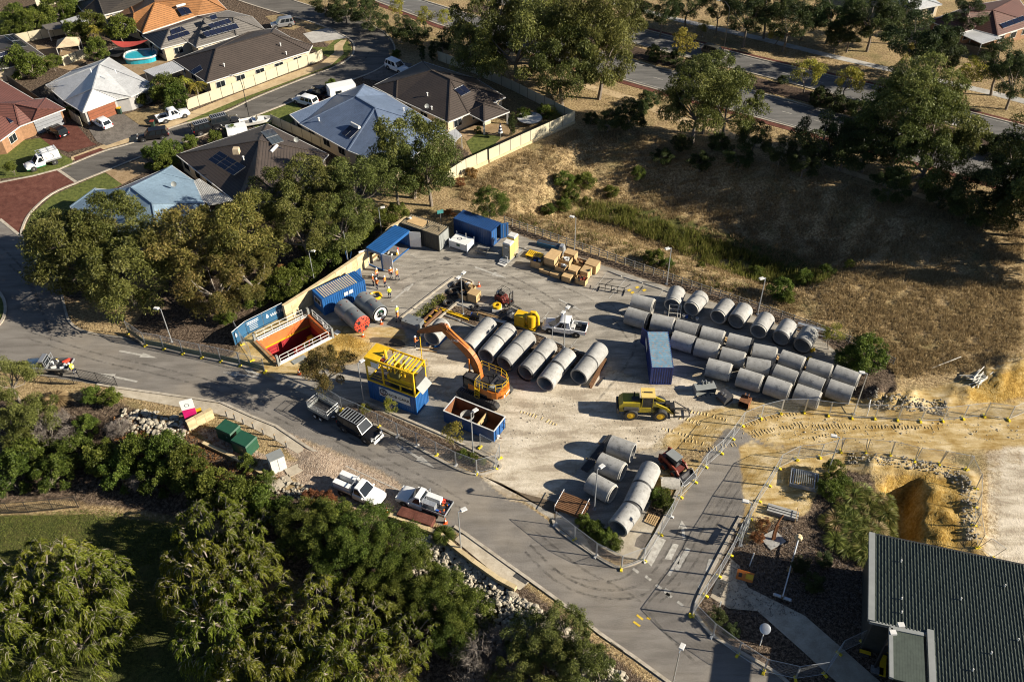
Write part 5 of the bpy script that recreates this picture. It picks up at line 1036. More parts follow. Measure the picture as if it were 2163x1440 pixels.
# ================================================================ forklift
aF, cF = G(1052,637), G(1078,650); rF = orient(aF, cF); oF2 = at2((aF+cF)/2, rF, -.1, .3); tFk = thing('forklift', 'red and black forklift with overhead guard near the timber crates', 'forklift', oF2, rF)
b = MB(); b.side([(-1.2, .25), (-1.25, 1.0), (-.9, 1.15), (.0, 1.0), (.1, .55), (.8, .55), (.9, .25)], -.55, .55, 'red_dark'); b.build('chassis', tFk); b = MB(); b.box((-.5, 0, 1.25), (.5, .5, .2), 'black'); b.box((-.72, 0, 1.5), (.1, .5, .5), 'black'); b.build('seat', tFk)
for x, r in ((-.8, .27), (.65, .33)):
    for y in (-.5, .5): wheel(tFk, x, y, r, .22, 'white_dirty')
b = MB()
for y in (-.48, .48): b.tube([(-1.0, y, 1.0), (-.8, y, 2.1), (.35, y, 2.15), (.75, y, .8)], .035, 'black', 6)
for k in range(5): b.bar((-.75+k*.26, -.48, 2.13), (-.75+k*.26, .48, 2.13), .03, .03, 'black')
b.build('overhead_guard', tFk); b = MB(); b.cyl((-1.0, -.35, 1.35), (-1.0, .35, 1.35), .17, 'white_dirty', n=12); b.build('gas_bottle', tFk)
b = MB(); [b.box((1.0, y, 1.15), (.12, .09, 2.1), 'steel_dark') for y in (-.3, .3)]; [b.box((1.0, 0, z), (.08, .6, .1), 'steel_dark') for z in (.4, 1.2, 2.1)]; b.box((1.08, 0, .45), (.06, .9, .4), 'black'); b.build('mast', tFk)
for y in (-.3, .3): b = MB(); b.box((1.75, y, .10), (1.3, .11, .05), 'steel_dark'); b.build('fork', tFk)
# ================================================================ people
def person_mesh(pose):
    J = {'pel': (0, 0, .95), 'wst': (0, 0, 1.12), 'cst': (.01, 0, 1.36), 'nck': (.01, 0, 1.50), 'hd': (.03, 0, 1.62), 'top': (.02, 0, 1.76)}
    sw = {'stand': .06, 'walk': .22, 'reach': .1, 'lean': .1}[pose]
    for s_, k in ((1, 'l'), (-1, 'r')):
        f = sw*s_
        J['hp'+k] = (0, .10*s_, .92); J['kn'+k] = (f*.5+.03, .11*s_, .50); J['an'+k] = (f-.02, .11*s_, .09); J['to'+k] = (f+.14, .12*s_, .045)
        J['sh'+k] = (0, .20*s_, 1.43); J['el'+k] = (-.03-f*.3, .27*s_, 1.16); J['wr'+k] = (.08-f*.4, .27*s_, .93); J['ha'+k] = (.13-f*.4, .26*s_, .84)
    if pose == 'reach':
        J['ell'] = (.16, .24, 1.22); J['wrl'] = (.38, .18, 1.28); J['hal'] = (.47, .16, 1.30); J['elr'] = (.14, -.24, 1.2); J['wrr'] = (.34, -.16, 1.2); J['har'] = (.43, -.14, 1.2)
    if pose == 'lean':
        for k in ('wst', 'cst', 'nck', 'hd', 'top', 'shl', 'shr', 'ell', 'elr', 'wrl', 'wrr', 'hal', 'har'):
            x, y, z = J[k]; a = .5; J[k] = (x*math.cos(a)+(z-.95)*math.sin(a), y, .95+(z-.95)*math.cos(a)-x*math.sin(a))
    E_ = [('pel', 'wst'), ('wst', 'cst'), ('cst', 'nck'), ('nck', 'hd'), ('hd', 'top')]+[(a+k, c+k) if a not in ('pel', 'cst') else (a, c+k) for k in 'lr' for a, c in (('pel', 'hp'), ('hp', 'kn'), ('kn', 'an'), ('an', 'to'), ('cst', 'sh'), ('sh', 'el'), ('el', 'wr'), ('wr', 'ha'))]
    rad = {'pel': .15, 'wst': .145, 'cst': .165, 'nck': .065, 'hd': .10, 'top': .08, 'hp': .10, 'kn': .07, 'an': .055, 'to': .045, 'sh': .075, 'el': .052, 'wr': .04, 'ha': .045}
    ks = list(J); me_ = bpy.data.meshes.new('body'); me_.from_pydata([J[k] for k in ks], [(ks.index(a), ks.index(c)) for a, c in E_], [])
    ob = bpy.data.objects.new('tmp', me_); C.objects.link(ob); md = ob.modifiers.new('s', 'SKIN')
    for i, k in enumerate(ks):
        r = rad.get(k) or rad[k[:-1]]; v = me_.skin_vertices[0].data[i]; v.radius = (r, r*(1.15 if k in ('pel', 'cst', 'wst') else 1)); v.use_root = k == 'pel'
    ob.modifiers.new('u', 'SUBSURF').levels = 1; dg = bpy.context.evaluated_depsgraph_get(); dg.update(); out = bpy.data.meshes.new_from_object(ob.evaluated_get(dg)); bpy.data.objects.remove(ob)
    out.name = 'body'; return out, J
PEOPLE = {}
def person(label, p, rz, pose='stand', shirt='hivis_orange', group=None):
    if (pose, shirt) not in PEOPLE:
        me_, J = person_mesh(pose); me_.materials.clear()
        for m_ in ('navy_cloth', shirt, 'skin', 'black', 'reflective'): me_.materials.append(MATS[m_])
        hands = [np.array(J[k]) for k in ('hal', 'har', 'wrl', 'wrr')]; hz = J['nck'][2]
        for f in me_.polygons:
            c = np.array(f.center); i = 0; f.use_smooth = True
            if c[2] > hz+.03 and abs(c[1]) < .14: i = 2
            elif min(np.linalg.norm(c-h) for h in hands) < .075: i = 2
            elif c[2] > .98 or min(np.linalg.norm(c-np.array(J[k])) for k in ('ell', 'elr')) < .2: i = 1
            elif c[2] < .12: i = 3
            if i == 1 and abs(c[2]-1.16) < .035: i = 4
            if i == 0 and abs(c[2]-.42) < .03: i = 4
            f.material_index = i
        b = MB(); h = np.array(J['hd'])+[0, 0, .06]; b.lathe([(-.02, .155), (0, .15), (.005, .125), (.07, .115), (.12, .07), (.135, .0)], h, h+[0, 0, 1], 'helmet', 14); PEOPLE[(pose, shirt)] = (me_, b.mesh('helmet'), J)
    me_, hl, J = PEOPLE[(pose, shirt)]; t = thing('person', label, 'person', G(*p), rz, group); inst('body', me_, t); inst('helmet', hl, t)
    return t
PPL = [((826.7,588), -1.2, 'stand', 'hivis_orange', 'worker in orange vest and white helmet, left one of the pair nearest the tool store'), ((840,592), 2.6, 'walk', 'hivis_orange', 'worker in orange vest, right one of the pair nearest the tool store'), ((797,590), -.6, 'stand', 'hivis_orange', 'worker in orange vest at the back of the group of four'), ((789,603), .2, 'stand', 'hivis_orange', 'worker in orange vest leftmost in the group of four'), ((797,611), 1.2, 'reach', 'hivis_orange', 'worker in orange vest nearest the shields in the group of four'), ((814.5,606), 2.8, 'stand', 'hivis_orange', 'worker in orange vest rightmost in the group of four'),
       ((823.7,630), 1.9, 'stand', 'hivis_yellow', 'worker in yellow vest and dark trousers standing alone near the painted arrow'), ((842,680), 2.9, 'walk', 'hivis_orange', 'worker in orange vest walking in front of the white ringed shield'), ((840,670), 2.6, 'stand', 'hivis_yellow', 'worker in yellow vest just behind the orange vested worker by the shield'), ((878,734), .3, 'reach', 'hivis_orange', 'worker in orange vest beside the pipe under the excavator hook'), ((160,790), 2.9, 'lean', 'hivis_yellow', 'worker in yellow vest leaning at the tailgate of the silver ute')]
for p, rz, po, sh, lb in PPL: person(lb, p, rz, po, sh)
# ================================================================ temporary mesh fences
def fence_meshes():
    b = MB(); H_ = 2.05
    for x in (0, 1): b.cyl((x, 0, .08), (x, 0, H_), .021, 'galv', n=6)
    for z in (.15, H_): b.cyl((0, 0, z), (1, 0, z), .021, 'galv', n=6)
    fr = b.mesh('frame'); b = MB()
    for k in range(1, 26): b.bar((k/26, 0, .15), (k/26, 0, H_), .0055, .0055*.45, 'galv')
    for k in range(1, 8): b.bar((0, 0, .15+k*.25), (1, 0, .15+k*.25), .0055, .0055, 'galv')
    ms = b.mesh('wire_mesh'); out = []
    for m in ('foot_yellow', 'white_dirty'):
        b = MB(); b.box((0, 0, .07), (.24, .58, .14), m, top=(.8, .92)); b.box((0, .0, .155), (.12, .2, .04), m); out.append(b.mesh('block'))
    return fr, ms, out
FFR, FMS, FFT = fence_meshes()
NP = [0]
def fence_run(pts, where, white=(), label_from='start', shade=None):
    P = [G(*p) for p in pts]; n = len(P)-1
    for i in range(n):
        a, c = P[i], P[i+1]; Ls = float(np.hypot(*(c-a)[:2])); rz = orient(a, c)
        t = thing('temporary_fence', f'mesh fence panel, {ORD[i]} from the {where[0]} of the run {where[1]}', 'fence panel', (a[0], a[1], a[2]+.04), rz, 'temporary fence panels')
        for nm, me_ in (('frame', FFR), ('wire_mesh', FMS)):
            o = inst(nm, me_, t, (.03, 0, 0)); o.scale = (Ls-.06, 1, 1)
        if abs(c[2]-a[2]) > .05: t.rotation_euler = (0, -math.atan2(c[2]-a[2], Ls), rz)
        if shade and i < shade:
            b = MB(); b.box((Ls/2, .03, .55), (Ls-.1, .02, .75), 'green_cab'); b.build('shade_cloth', t)
    for i in range(n+1):
        a = P[i]; d = P[min(i+1, n)]-P[max(i-1, 0)]; t = thing('fence_weight', f'{"white" if i in white else "yellow"} plastic fence foot, {ORD[i]} from the {where[0]} of the run {where[1]}', 'fence foot', (a[0], a[1], a[2]+.0), math.atan2(d[1], d[0]), 'fence feet'); inst('block', FFT[1 if i in white else 0], t)
fence_run([(272,705),(308,730),(347,737),(387,747),(427,755),(467,763),(508,772),(560,786)], ('left', 'beside the arrow road'), shade=7)
fence_run([(684,842),(722,866),(760,882),(800,902),(840,922),(881,942),(922,962),(963,983),(1007,1000)], ('top', 'on the tree island'), white=(4, 5, 7, 8))
fence_run([(1007,1000),(1048,990),(1056,968),(1014,945)], ('bottom', 'round the island tip'))
fence_run([(1173,1108),(1213,1140),(1259,1175),(1312,1202),(1360,1184)], ('left', 'round the kerb corner'), white=(0, 2, 4))
fence_run([(1360,1184),(1395,1129),(1417,1091),(1437,1050),(1468,1018),(1490,986),(1523,957),(1547,927),(1567.5,899),(1607,883),(1649,872.5)], ('bottom', 'left of the side road'), white=(2,))
fence_run([(1649,872.5),(1699,871),(1750,878),(1800,883),(1848,884),(1896,887),(1944,890),(1991,889),(2034,884),(2079,879),(2130,887),(2175,868)], ('left', 'behind the sand track'))
fence_run([(1461,1300),(1490,1258),(1518,1217),(1543,1173),(1562,1132),(1583.5,1095.6),(1602.5,1058.6),(1624,1025.6),(1645,989),(1683,970)], ('bottom', 'right of the side road'))
fence_run([(1683,970),(1732,966),(1776,954),(1829,957),(1881,962),(1932,975),(1984,981),(2041,992)], ('left', 'above the sand pit'))
fence_run([(2041,992),(2061,1033),(2059,1072),(2057.5,1111),(2065,1157),(2097,1180)], ('top', 'right of the sand pit'))
fence_run([(1461,1300),(1505,1344),(1558,1383),(1613,1419),(1680,1434),(1742,1425),(1772,1380),(1821,1357)], ('left', 'along the lower kerb'), white=(1,))
fence_run([(500,705),(512,728),(533,762)], ('top', 'left of the shaft'))
# blue banners on mesh behind the shaft
for k, (p0, p1, txt, nm) in enumerate(((( 497,722),(523,700),'', 'short blue banner with white drop mark at the end of the shaft fence'), ((524,699),(558,682),'', 'blue banner with white text lines behind the shaft'), ((559,681.5),(601,660),'WATER', 'blue banner with white drop and lettering behind the shaft'))):
    a, c = G(p0[0], p0[1]+8), G(p1[0], p1[1]+8); Ls = float(np.hypot(*(c-a)[:2])); t = thing('banner', nm, 'banner', (a[0], a[1], .05), orient(a, c)); b = MB(); b.box((Ls/2, -.03, 1.0), (Ls, .02, 1.9), 'banner_blue'); bo = b.build('cloth', t)
    b = MB(); [b.cyl((x, 0, 0), (x, 0, 2.1), .025, 'galv', n=6) for x in (0, Ls)]; b.cyl((0, 0, 2.05), (Ls, 0, 2.05), .025, 'galv', n=6); b.build('frame', t)
    if txt: inst('lettering', text_mesh(txt, .62, 'white'), bo, (Ls*.36, -.05, .9), rot=(math.pi/2, 0, 0))
    if k != 1: b = MB(); x = Ls*.22; b.add([(x, -.05, 1.62), (x-.17, -.05, 1.2), (x-.14, -.05, 1.03), (x, -.05, .95), (x+.14, -.05, 1.03), (x+.17, -.05, 1.2)], [(0, 1, 2, 3, 4, 5)], 'white'); b.build('emblem', bo)
    else:
        for q in range(6): b = MB(); b.box((Ls*.42, -.047, 1.65-q*.24), (Ls*(.7 if q < 2 else .5), .01, .10 if q < 2 else .05), 'white'); b.build('text_line', bo)
# ================================================================ lamp posts
def lamp(label, p, h=5.8, heads=1, ang=0, group='car park lamp posts', tilt=None):
    t = thing('lamp_post', label, 'lamp post', G(*p), ang, group); b = MB(); b.cyl((0, 0, 0), (0, 0, h), .075, 'galv', .05, n=8); b.build('pole', t); b = MB(); b.cyl((0, 0, 0), (0, 0, .05), .2, 'steel', n=8); b.build('base_plate', t)
    for k in range(heads):
        s_ = 1 if k == 0 else -1; b = MB(); b.bar((0, 0, h-.03), (s_*.3, 0, h+.03), .07, .07, 'galv'); b.box((s_*.55, 0, h+.06), (.62, .40, .13), 'white_dirty', top=(.86, .86)); b.build('lamp_head', t)
    return t
D170, D330 = math.radians(165), math.radians(-30)
lamp('lamp post with square head standing behind the blue site office', (665.7,602.4), 5.4, 1, math.radians(-15)); lamp('lamp post in front of the yellow separation plant', (769.4,851), 5.9, 1, math.radians(45)); lamp('lamp post in front of the blue skip bin', (999.2,956), 5.9, 1, math.radians(40)); lamp('lamp post above the grass bed beside the sand pit', (1745.6,1006), 5.8, 1, D170); lamp('lamp post at the right end of the pipe stock', (1802.8,874.7), 6.0, 1, D170); lamp('lamp post beside the triangular sign at the side road', (1564.4,1151), 6.3, 1, D170)
lamp('lamp post standing among the pipes beside the timber stack', (1255,1075), 5.9, 1, math.radians(40)); lamp('lamp post on the kerb below the white tray ute', (974,1163), 5.8, 1, math.radians(30)); lamp('twin headed lamp post beside the white yard ute', (1191,733), 5.6, 2, math.radians(58)); lamp('twin headed lamp post on the planted island by the crates', (978,663), 5.9, 2, math.radians(58)); lamp('lamp post at the timber fence behind the plywood crates', (1213,535), 5.6, 1, math.radians(160)); lamp('lamp post at the timber fence left of the first pipe', (1408,600), 5.6, 1, math.radians(200)); lamp('lamp post at the timber fence behind the fourth pipe', (1600,664), 5.6, 1, math.radians(200)); lamp('lamp post at the left fence by the arrow road', (363,722), 5.0, 1, D170); lamp('lamp post at the bottom edge of the lower road', (1418,1455), 5.8, 1, math.radians(60)); lamp('lamp post behind the tool store container', (806,492), 4.0, 1, math.radians(10))
t = thing('pole', 'plain mast standing behind the far end of the site office', 'pole', G(739,575)); b = MB(); b.cyl((0, 0, 0), (0, 0, 6.4), .06, 'galv', .04, n=8); b.build('mast', t); b = MB(); b.bar((.1, 0, 0), (-.3, .5, 3), .05, .05, 'blue_box'); b.bar((-.1, 0, 0), (.5, .4, 3), .05, .05, 'blue_box'); b.build('stay', t)
def street_light(label, p, h, ang, reach=1.6, m='black'):
    t = thing('street_light', label, 'street light', G(*p), ang); b = MB(); b.tube([(0, 0, 0), (0, 0, h*.8), (.15, 0, h*.93), (reach*.5, 0, h), (reach, 0, h+.05)], .06, m, 6); b.build('pole', t); b = MB(); b.box((reach+.25, 0, h+.05), (.6, .22, .12), 'white_dirty'); b.build('lamp_head', t); return t
tl = street_light('curved black street light with small sign beside the residential street', (527,250), 7.0, math.radians(155)); b = MB(); b.box((.15, 0, 2.3), (.05, .6, .7), 'black'); b.build('sign_panel', tl)
street_light('tall curved highway light above the near carriageway', (1524,136), 11, math.radians(150), 2.0)
# sign post with small solar panel, uprooted lamp, mirror, direction signs
t = thing('sign_post', 'slim post with small dark solar panel beside the white yard ute', 'post', G(1166,727)); b = MB(); b.cyl((0, 0, 0), (0, 0, 3.2), .05, 'galv', n=6); b.build('pole', t); b = MB(); b.box((0, 0, 3.2), (.9, .6, .05), 'black', R=rz2(.5)@np.array([[1, 0, 0], [0, .9, -.43], [0, .43, .9]])); b.build('solar_panel', t)
pa, pb = G(1683,1148), G(1651,1266); t = thing('uprooted_lamp_post', 'uprooted pale lamp post lying across the dark garden bed', 'lamp post', pb, orient(pb, pa)); Lp = float(np.hypot(*(pa-pb)[:2])); b = MB(); b.cyl((0, 0, .45), (Lp, 0, .75), .06, 'galv', .085, n=8); b.build('pole', t)
b = MB(); b.lathe([(0, .05), (.1, .32), (.4, .38), (.65, .22), (.75, .03)], (Lp-.2, 0, .75), (Lp+1, 0, .78), 'limestone', 9); b.build('concrete_footing', t)
for s_ in (-1, 1): b = MB(); b.box((0, s_*.45, .42), (.3, .75, .1), 'galv', top=(.8, .8)); b.build('lamp_head', t)
b = MB(); b.box((Lp*.5, 0, .2), (.3, .5, .42), 'timber'); b.box((.2, 0, .17), (.3, .3, .35), 'timber'); b.build('support_block', t)
t = thing('traffic_mirror', 'round convex mirror on a white pole in the shaded bed', 'mirror', G(1605,1362)); b = MB(); b.cyl((0, 0, 0), (0, 0, 2.5), .05, 'white', n=8); b.build('pole', t); b = MB(); b.lathe([(0, .0), (.02, .45), (.05, .46), (.08, .40), (.12, .2), (.13, 0)], (0, 0, 2.6), (-.25, -.55, 3.4), 'galv', 20); b.build('mirror_face', t)
o = G(1568,1140); t = thing('road_sign', 'large triangular give way sign seen from behind at the side road fence', 'sign', o, math.radians(55)); b = MB()
for x in (-.9, .9): b.cyl((x, 0, 0), (x, 0, 2.9), .05, 'galv', n=6)
b.build('post', t); b = MB(); 
for (x0, z0_), (x1, z1_) in (((-1.1, 1.2), (1.1, 1.2)), ((-1.1, 1.2), (0, 3.1)), ((0, 3.1), (1.1, 1.2))): b.bar((x0, .06, z0_), (x1, .06, z1_), .04, .28, 'plastic_grey')
for k in range(5): b.box((-.5+k*.25, .06, 1.0), (.16, .04, .3), 'plastic_grey')
b.build('sign_face', t)
o = G(1572,1222); t = thing('warning_sign', 'orange and yellow works warning sign with blue base strip', 'sign', o, math.radians(-20)); b = MB(); R_ = np.array([[1, 0, 0], [0, .5, -.87], [0, .87, .5]]); b.box((0, 0, .45), (1.5, .95, .04), 'orange', R=R_); bd = b.build('board', t); b = MB(); b.box((.4, -.008, .52), (.66, .5, .045), 'yellow', R=R_); b.build('yellow_field', bd); b = MB(); b.box((0, -.16, .13), (1.5, .2, .05), 'blue_drum', R=R_); b.build('blue_strip', bd); b = MB(); b.box((-.42, -.01, .47), (.3, .4, .05), 'black', R=R_); b.build('pictogram', bd); b = MB()
for x in (-.6, .6): b.bar((x, .1, 0), (x, .25, .7), .05, .05, 'steel')
b.build('leg', t)
for k, (p, q, lb) in enumerate((((1583,1195),(1592,1165), 'white guide post leaning in the garden bed below the rusty sculpture'), ((1518,1290),(1530,1320), 'thin white post standing beside the kerb bed bush'))):
    t = thing('guide_post', lb, 'post', G(*p)); b = MB(); b.bar((0, 0, 0), (.25 if k == 0 else 0, .35 if k == 0 else 0, 1.5), .1, .04, 'white'); b.build('post', t)
# rusty sculpture, concrete pads, frames, pipes
t = thing('steel_sculpture', 'curved rusty steel sculpture on a square concrete slab', 'sculpture', G(1632,1140), .5); b = MB(); b.box((0, 0, .05), (1.9, 1.6, .12), 'concrete'); b.build('slab', t); b = MB(); b.tube([(0, 0, .1), (.1, .15, .9), (.35, .3, 1.7), (.75, .4, 2.3), (1.1, .45, 2.6)], [.14, .13, .12, .11, .1], 'rust', 6); b.tube([(.15, -.1, .1), (.25, .05, .9), (.5, .2, 1.7)], .08, 'rust', 5); b.build('curved_blade', t)
t = thing('steel_frame_stack', 'stack of grey galvanised grating frames on the sand', 'frame', G(1697,1018), math.radians(-18)); 
for k in range(4):
    b = MB(); z = .12+k*.14; [b.box((0, y, z), (2.7, .07, .08), 'galv') for y in (-1, 1)]; [b.box((x, 0, z), (.07, 2.0, .08), 'galv') for x in (-1.3, -1.05, 1.0, 1.3)]; b.build('frame', t)
for k in range(9): b = MB(); b.box((-.85+k*.2, 0, .70), (.06, 1.95, .05), 'plastic_grey'); b.build('bar', t)
t = thing('pipe_bundle', 'bundle of pale concrete posts lying beside the garden bed', 'posts', G(1652,1083), math.radians(-22))
for k in range(7): b = MB(); b.box((rnd.uniform(-.1, .1), (k % 4)*.32-.5, .14+(k//4)*.24), (2.9, .2, .2), 'concrete'); b.build('post', t)
b = MB(); b.tube([(1.3, -.7, 0), (1.3, -.7, .7), (1.3, .7, .7), (1.3, .7, 0)], .035, 'timber', 5); b.build('strap_frame', t)
t = thing('white_pipe_heap', 'tangled heap of white plastic pipes at the edge of the dry field', 'pipes', G(2065,800), math.radians(25))
for k in range(26): b = MB(); x, y, a = rnd.uniform(-.6, .6), rnd.uniform(-.7, .7), rnd.gauss(0, .28); Ls = rnd.uniform(1.4, 3.2); d = np.array([math.cos(a), math.sin(a)])*Ls/2; b.cyl((x-d[0], y-d[1], .06+rnd.uniform(0, .45)), (x+d[0], y+d[1], .06+rnd.uniform(0, .45)), .05, 'pvc', n=6); b.build('pipe', t)
t = thing('loose_pipe', 'single white conduit lying beside the bush above the sand track', 'pipe', G(2000,770), .3); b = MB(); b.cyl((-2, 0, .06), (2, .3, .4), .05, 'pvc', n=6); b.build('conduit', t)
t = thing('steel_hoop', 'bent white steel hoop standing in the sand by the end lamp post', 'hoop', G(1832,868), 1.2); b = MB(); b.tube([(-.8, 0, 0), (-.7, 0, .9), (.5, 0, 1.2), (.9, 0, 0)], .04, 'white', 6); b.build('tube', t)
t = thing('rail_cart', 'steel cage frame hooked on the timber fence behind the last pipe', 'frame', G(1712,715), math.radians(-26)); b = MB(); 
for x in (-1.8, -.6, .6, 1.8):
    b.cyl((x, -.35, 0), (x, -.35, 1.7), .03, 'galv', n=5); b.cyl((x, .35, 0), (x, .35, 1.7), .03, 'galv', n=5)
for z in (.6, 1.1, 1.7): [b.cyl((-1.8, y, z), (1.8, y, z), .03, 'galv', n=5) for y in (-.35, .35)]
b.build('frame', t); b = MB(); b.box((0, 0, 1.74), (3.6, .3, .04), 'galv'); b.build('top_tray', t)
t = thing('ladder_frame', 'pale steel ladder frame leaning at the first pipe of the fence row', 'frame', G(1424,672), math.radians(-10)); b = MB(); 
for y in (0, .7, 1.4, 2.1): b.bar((-.7, y*.5, .1+y*.55), (.7, y*.5, .1+y*.55), .06, .06, 'pvc')
for x in (-.7, .35, .7): b.bar((x, 0, .1), (x, 1.05, 1.25), .06, .06, 'pvc')
b.build('frame', t)
for k, (px_, py_, m_) in enumerate(((1405,662,'white_dirty'),(1444,670,'white'),(1450,671,'blue_drum'),(1462,674,'plastic_grey'),(1472,676,'white'))):
    t = thing('bucket', f'small {("dirty white", "white", "blue", "grey", "pale")[k]} bucket, {ORD[k]} of the loose items below the fence pipes', 'bucket', G(px_, py_)); b = MB(); b.lathe([(0, .0), (0, .15), (.36, .19), (.36, .16), (.05, .12)], (0, 0, 0), (0, 0, 1), m_, 10); b.build('pail', t); b = MB(); b.tube([(-.18, 0, .36), (-.1, 0, .5), (.1, 0, .5), (.18, 0, .36)], .012, 'steel', 4); b.build('handle', t)
# plates between the pipes of the stock
for k, (a_, b_) in enumerate((((1476,705),(1500,722)), ((1530,715),(1556,730)), ((1640,755),(1655,768)), ((1695,768),(1702,782)))):
    t = thing('timber_dunnage', f'yellowish timber bearer between the stock pipes, {ORD[k]} from the left', 'bearer', G(*a_), orient(G(*a_), G(*b_))); b = MB(); [b.box((.6, y, .09), (1.4, .22, .16), 'plywood') for y in (-.25, .1)]; b.build('bearer', t)
# ================================================================ timber fence round the yard
FP = [G(*p) for p in ((1066,472),(1130,494),(1213,523),(1300,553),(1400,588),(1500,622),(1600,655),(1700,690),(1745,706),(1815,735),(1885,772))]
tf = thing('timber_fence', 'long grey post and rail fence between the yard and the grassy basin', 'fence', (0, 0, 0)); acc = []
for a, c in zip(FP[:-1], FP[1:]):
    n = max(1, int(round(np.hypot(*(c-a)[:2])/1.35)))
    for k in range(n): acc.append(a+(c-a)*k/n)
acc.append(FP[-1]); b = MB(); b.box((0, 0, .55), (.10, .10, 1.25), 'timber_grey'); pm_ = b.mesh('post')
for p in acc: inst('post', pm_, tf, (p[0], p[1], p[2]), orient(FP[0], FP[-1]))
for a, c in zip(acc[:-1], acc[1:]):
    for z in (.35, .7, 1.08): b = MB(); b.bar((a[0], a[1], a[2]+z), (c[0], c[1], c[2]+z), .05, .08, 'timber_grey'); b.build('rail', tf)
for k, (p, q) in enumerate((((1072,515),(1095,522)), ((1098,523),(1120,531)), ((1250,562),(1268,570)), ((1285,573),(1313,584)), ((1318,586),(1357,598)), ((1362,600),(1400,612)), ((1403,614),(1414,618)), ((1230,549),(1247,560)))):
    a, c = G(*p), G(*q); t = thing('wheel_stop', f'concrete wheel stop, {ORD[k]} from the left along the bays by the timber fence', 'wheel stop', (a+c)/2, orient(a, c), 'wheel stops'); b = MB(); b.box((0, 0, .06), (float(np.hypot(*(c-a)[:2])), .18, .13), 'concrete', top=(.97, .7)); b.build('block', t)
for k, (p, q) in enumerate((((905,652),(928,661)), ((940,666),(972,678)), ((975,680),(1005,692)), ((962,640),(998,654)), ((1083,686),(1116,698)), ((1120,701),(1155,714)), ((1158,716),(1190,730)), ((1206,735),(1240,748)))):
    a, c = G(*p), G(*q); t = thing('wheel_stop', f'concrete wheel stop, {ORD[k]} from the left along the planted island', 'wheel stop', (a+c)/2, orient(a, c), 'wheel stops'); b = MB(); b.box((0, 0, .06), (float(np.hypot(*(c-a)[:2])), .18, .13), 'concrete', top=(.97, .7)); b.build('block', t)
# ================================================================ plywood crates
def crate(label, p, l, w, h, rz=math.radians(-29), op=False, stuff=None, z0=0, m='plywood', group='plywood crates'):
    o = flat(p[0], p[1], z0+h); t = thing('plywood_crate', label, 'crate', (o[0], o[1], z0+.01), rz, group)
    for y in (-1, 1): b = MB(); b.box((0, y*(w/2-.015), h/2+.04), (l, .03, h-.08), m); b.build('side_panel', t)
    for x in (-1, 1): b = MB(); b.box((x*(l/2-.015), 0, h/2+.04), (.03, w-.06, h-.08), m); b.build('end_panel', t)
    b = MB(); [b.box((x*l*.38, 0, .04), (.1, w, .08), 'timber') for x in (-1, 0, 1)]; b.build('skid', t)
    if op: b = MB(); b.box((0, 0, .1), (l-.06, w-.06, .03), m); b.build('base', t)
    else: b = MB(); b.box((0, 0, h+.012), (l+.02, w+.02, .025), m); b.build('lid', t)
    b = MB()
    for x in (-1, 1): b.box((x*(l/2-.06), -w/2-.012, h/2), (.09, .022, h-.1), 'timber')
    b.build('batten', t)
    if stuff:
        b = MB()
        for k in range(7): b.box((rnd.uniform(-.3, .3)*l, rnd.uniform(-.3, .3)*w, h+rnd.uniform(-.15, .12)), (rnd.uniform(.2, .5), rnd.uniform(.1, .35), rnd.uniform(.1, .3)), rnd.choice(stuff), rnd.uniform(0, 3))
        b.build('contents', t)
    return t
K = lambda x, y: (1090+x*.11558, 500+y*.11558)
crate('open plywood crate full of white and black sacking beside the yellow frame', K(390,420), 1.5, 1.05, 1.1, op=1, stuff=['white_dirty', 'black', 'white', 'blue_drum'])
crate('lower one of the tall double stack of plywood crates', K(640,455), 1.5, 1.2, .9); crate('upper one of the tall double stack of plywood crates', K(640,360), 1.5, 1.2, 1.0, z0=.93)
crate('plywood crate behind the tall double stack', K(715,285), 1.5, 1.1, 1.3); crate('plywood crate nearest the fence lamp post', K(1005,280), 1.5, 1.1, 1.4); crate('tall open plywood crate with a pale thing inside', K(920,395), 1.3, 1.1, 1.5, op=1, stuff=['white_dirty', 'white'])
crate('bottom crate under the one holding grey machinery', K(830,600), 1.4, 1.1, .6); crate('open crate holding grey machinery, on top of another', K(830,530), 1.4, 1.1, .6, op=1, z0=.63, stuff=['galv', 'steel', 'plastic_grey', 'steel_dark'])
crate('low flat plywood crate leftmost in the front of the crates', K(540,590), 1.45, .95, .5); crate('low flat plywood crate beside the leftmost flat one', K(735,655), 1.45, .95, .55); crate('plywood crate with dark printed band in the front row', K(950,690), 1.2, 1.3, .85); crate('lower crate of the stack behind the banded crate', K(1065,650), 1.2, 1.2, .65); crate('upper crate of the stack behind the banded crate', K(1065,575), 1.2, 1.2, .6, z0=.68); crate('plywood crate behind the crate of red gear', K(1280,590), 1.1, 1.4, 1.25); crate('open crate with brown rubble under its rim, behind the stacks', K(1190,450), 1.6, 1.1, 1.0, op=1, stuff=['timber', 'rust', 'black']); crate('large plywood crate at the fence end of the crates', K(1400,470), 1.6, 1.4, 1.3); crate('open crate with red gear on top, rightmost in front', K(1200,755), 1.4, .9, .85, op=1, stuff=['red', 'black', 'red_dark'])
K2 = lambda x, y: (860+x*.125, 560+y*.125)
crate('banded double plywood crate beside the twin lamp post on the island', K2(1130,455), 1.3, 1.2, 1.25, math.radians(-29)); crate('open plywood box with lid up behind the banded double crate', K2(1075,365), 1.0, .9, .8, op=1, stuff=['timber', 'plywood']); crate('small open plywood box with lid, nearest the traffic cone', K2(1030,305), .8, .7, .6, op=1, stuff=['white_dirty']); crate('open crate of black hoses beside the island lamp', K2(965,470), 1.1, 1.0, .8, op=1, stuff=['black', 'black_plastic'])
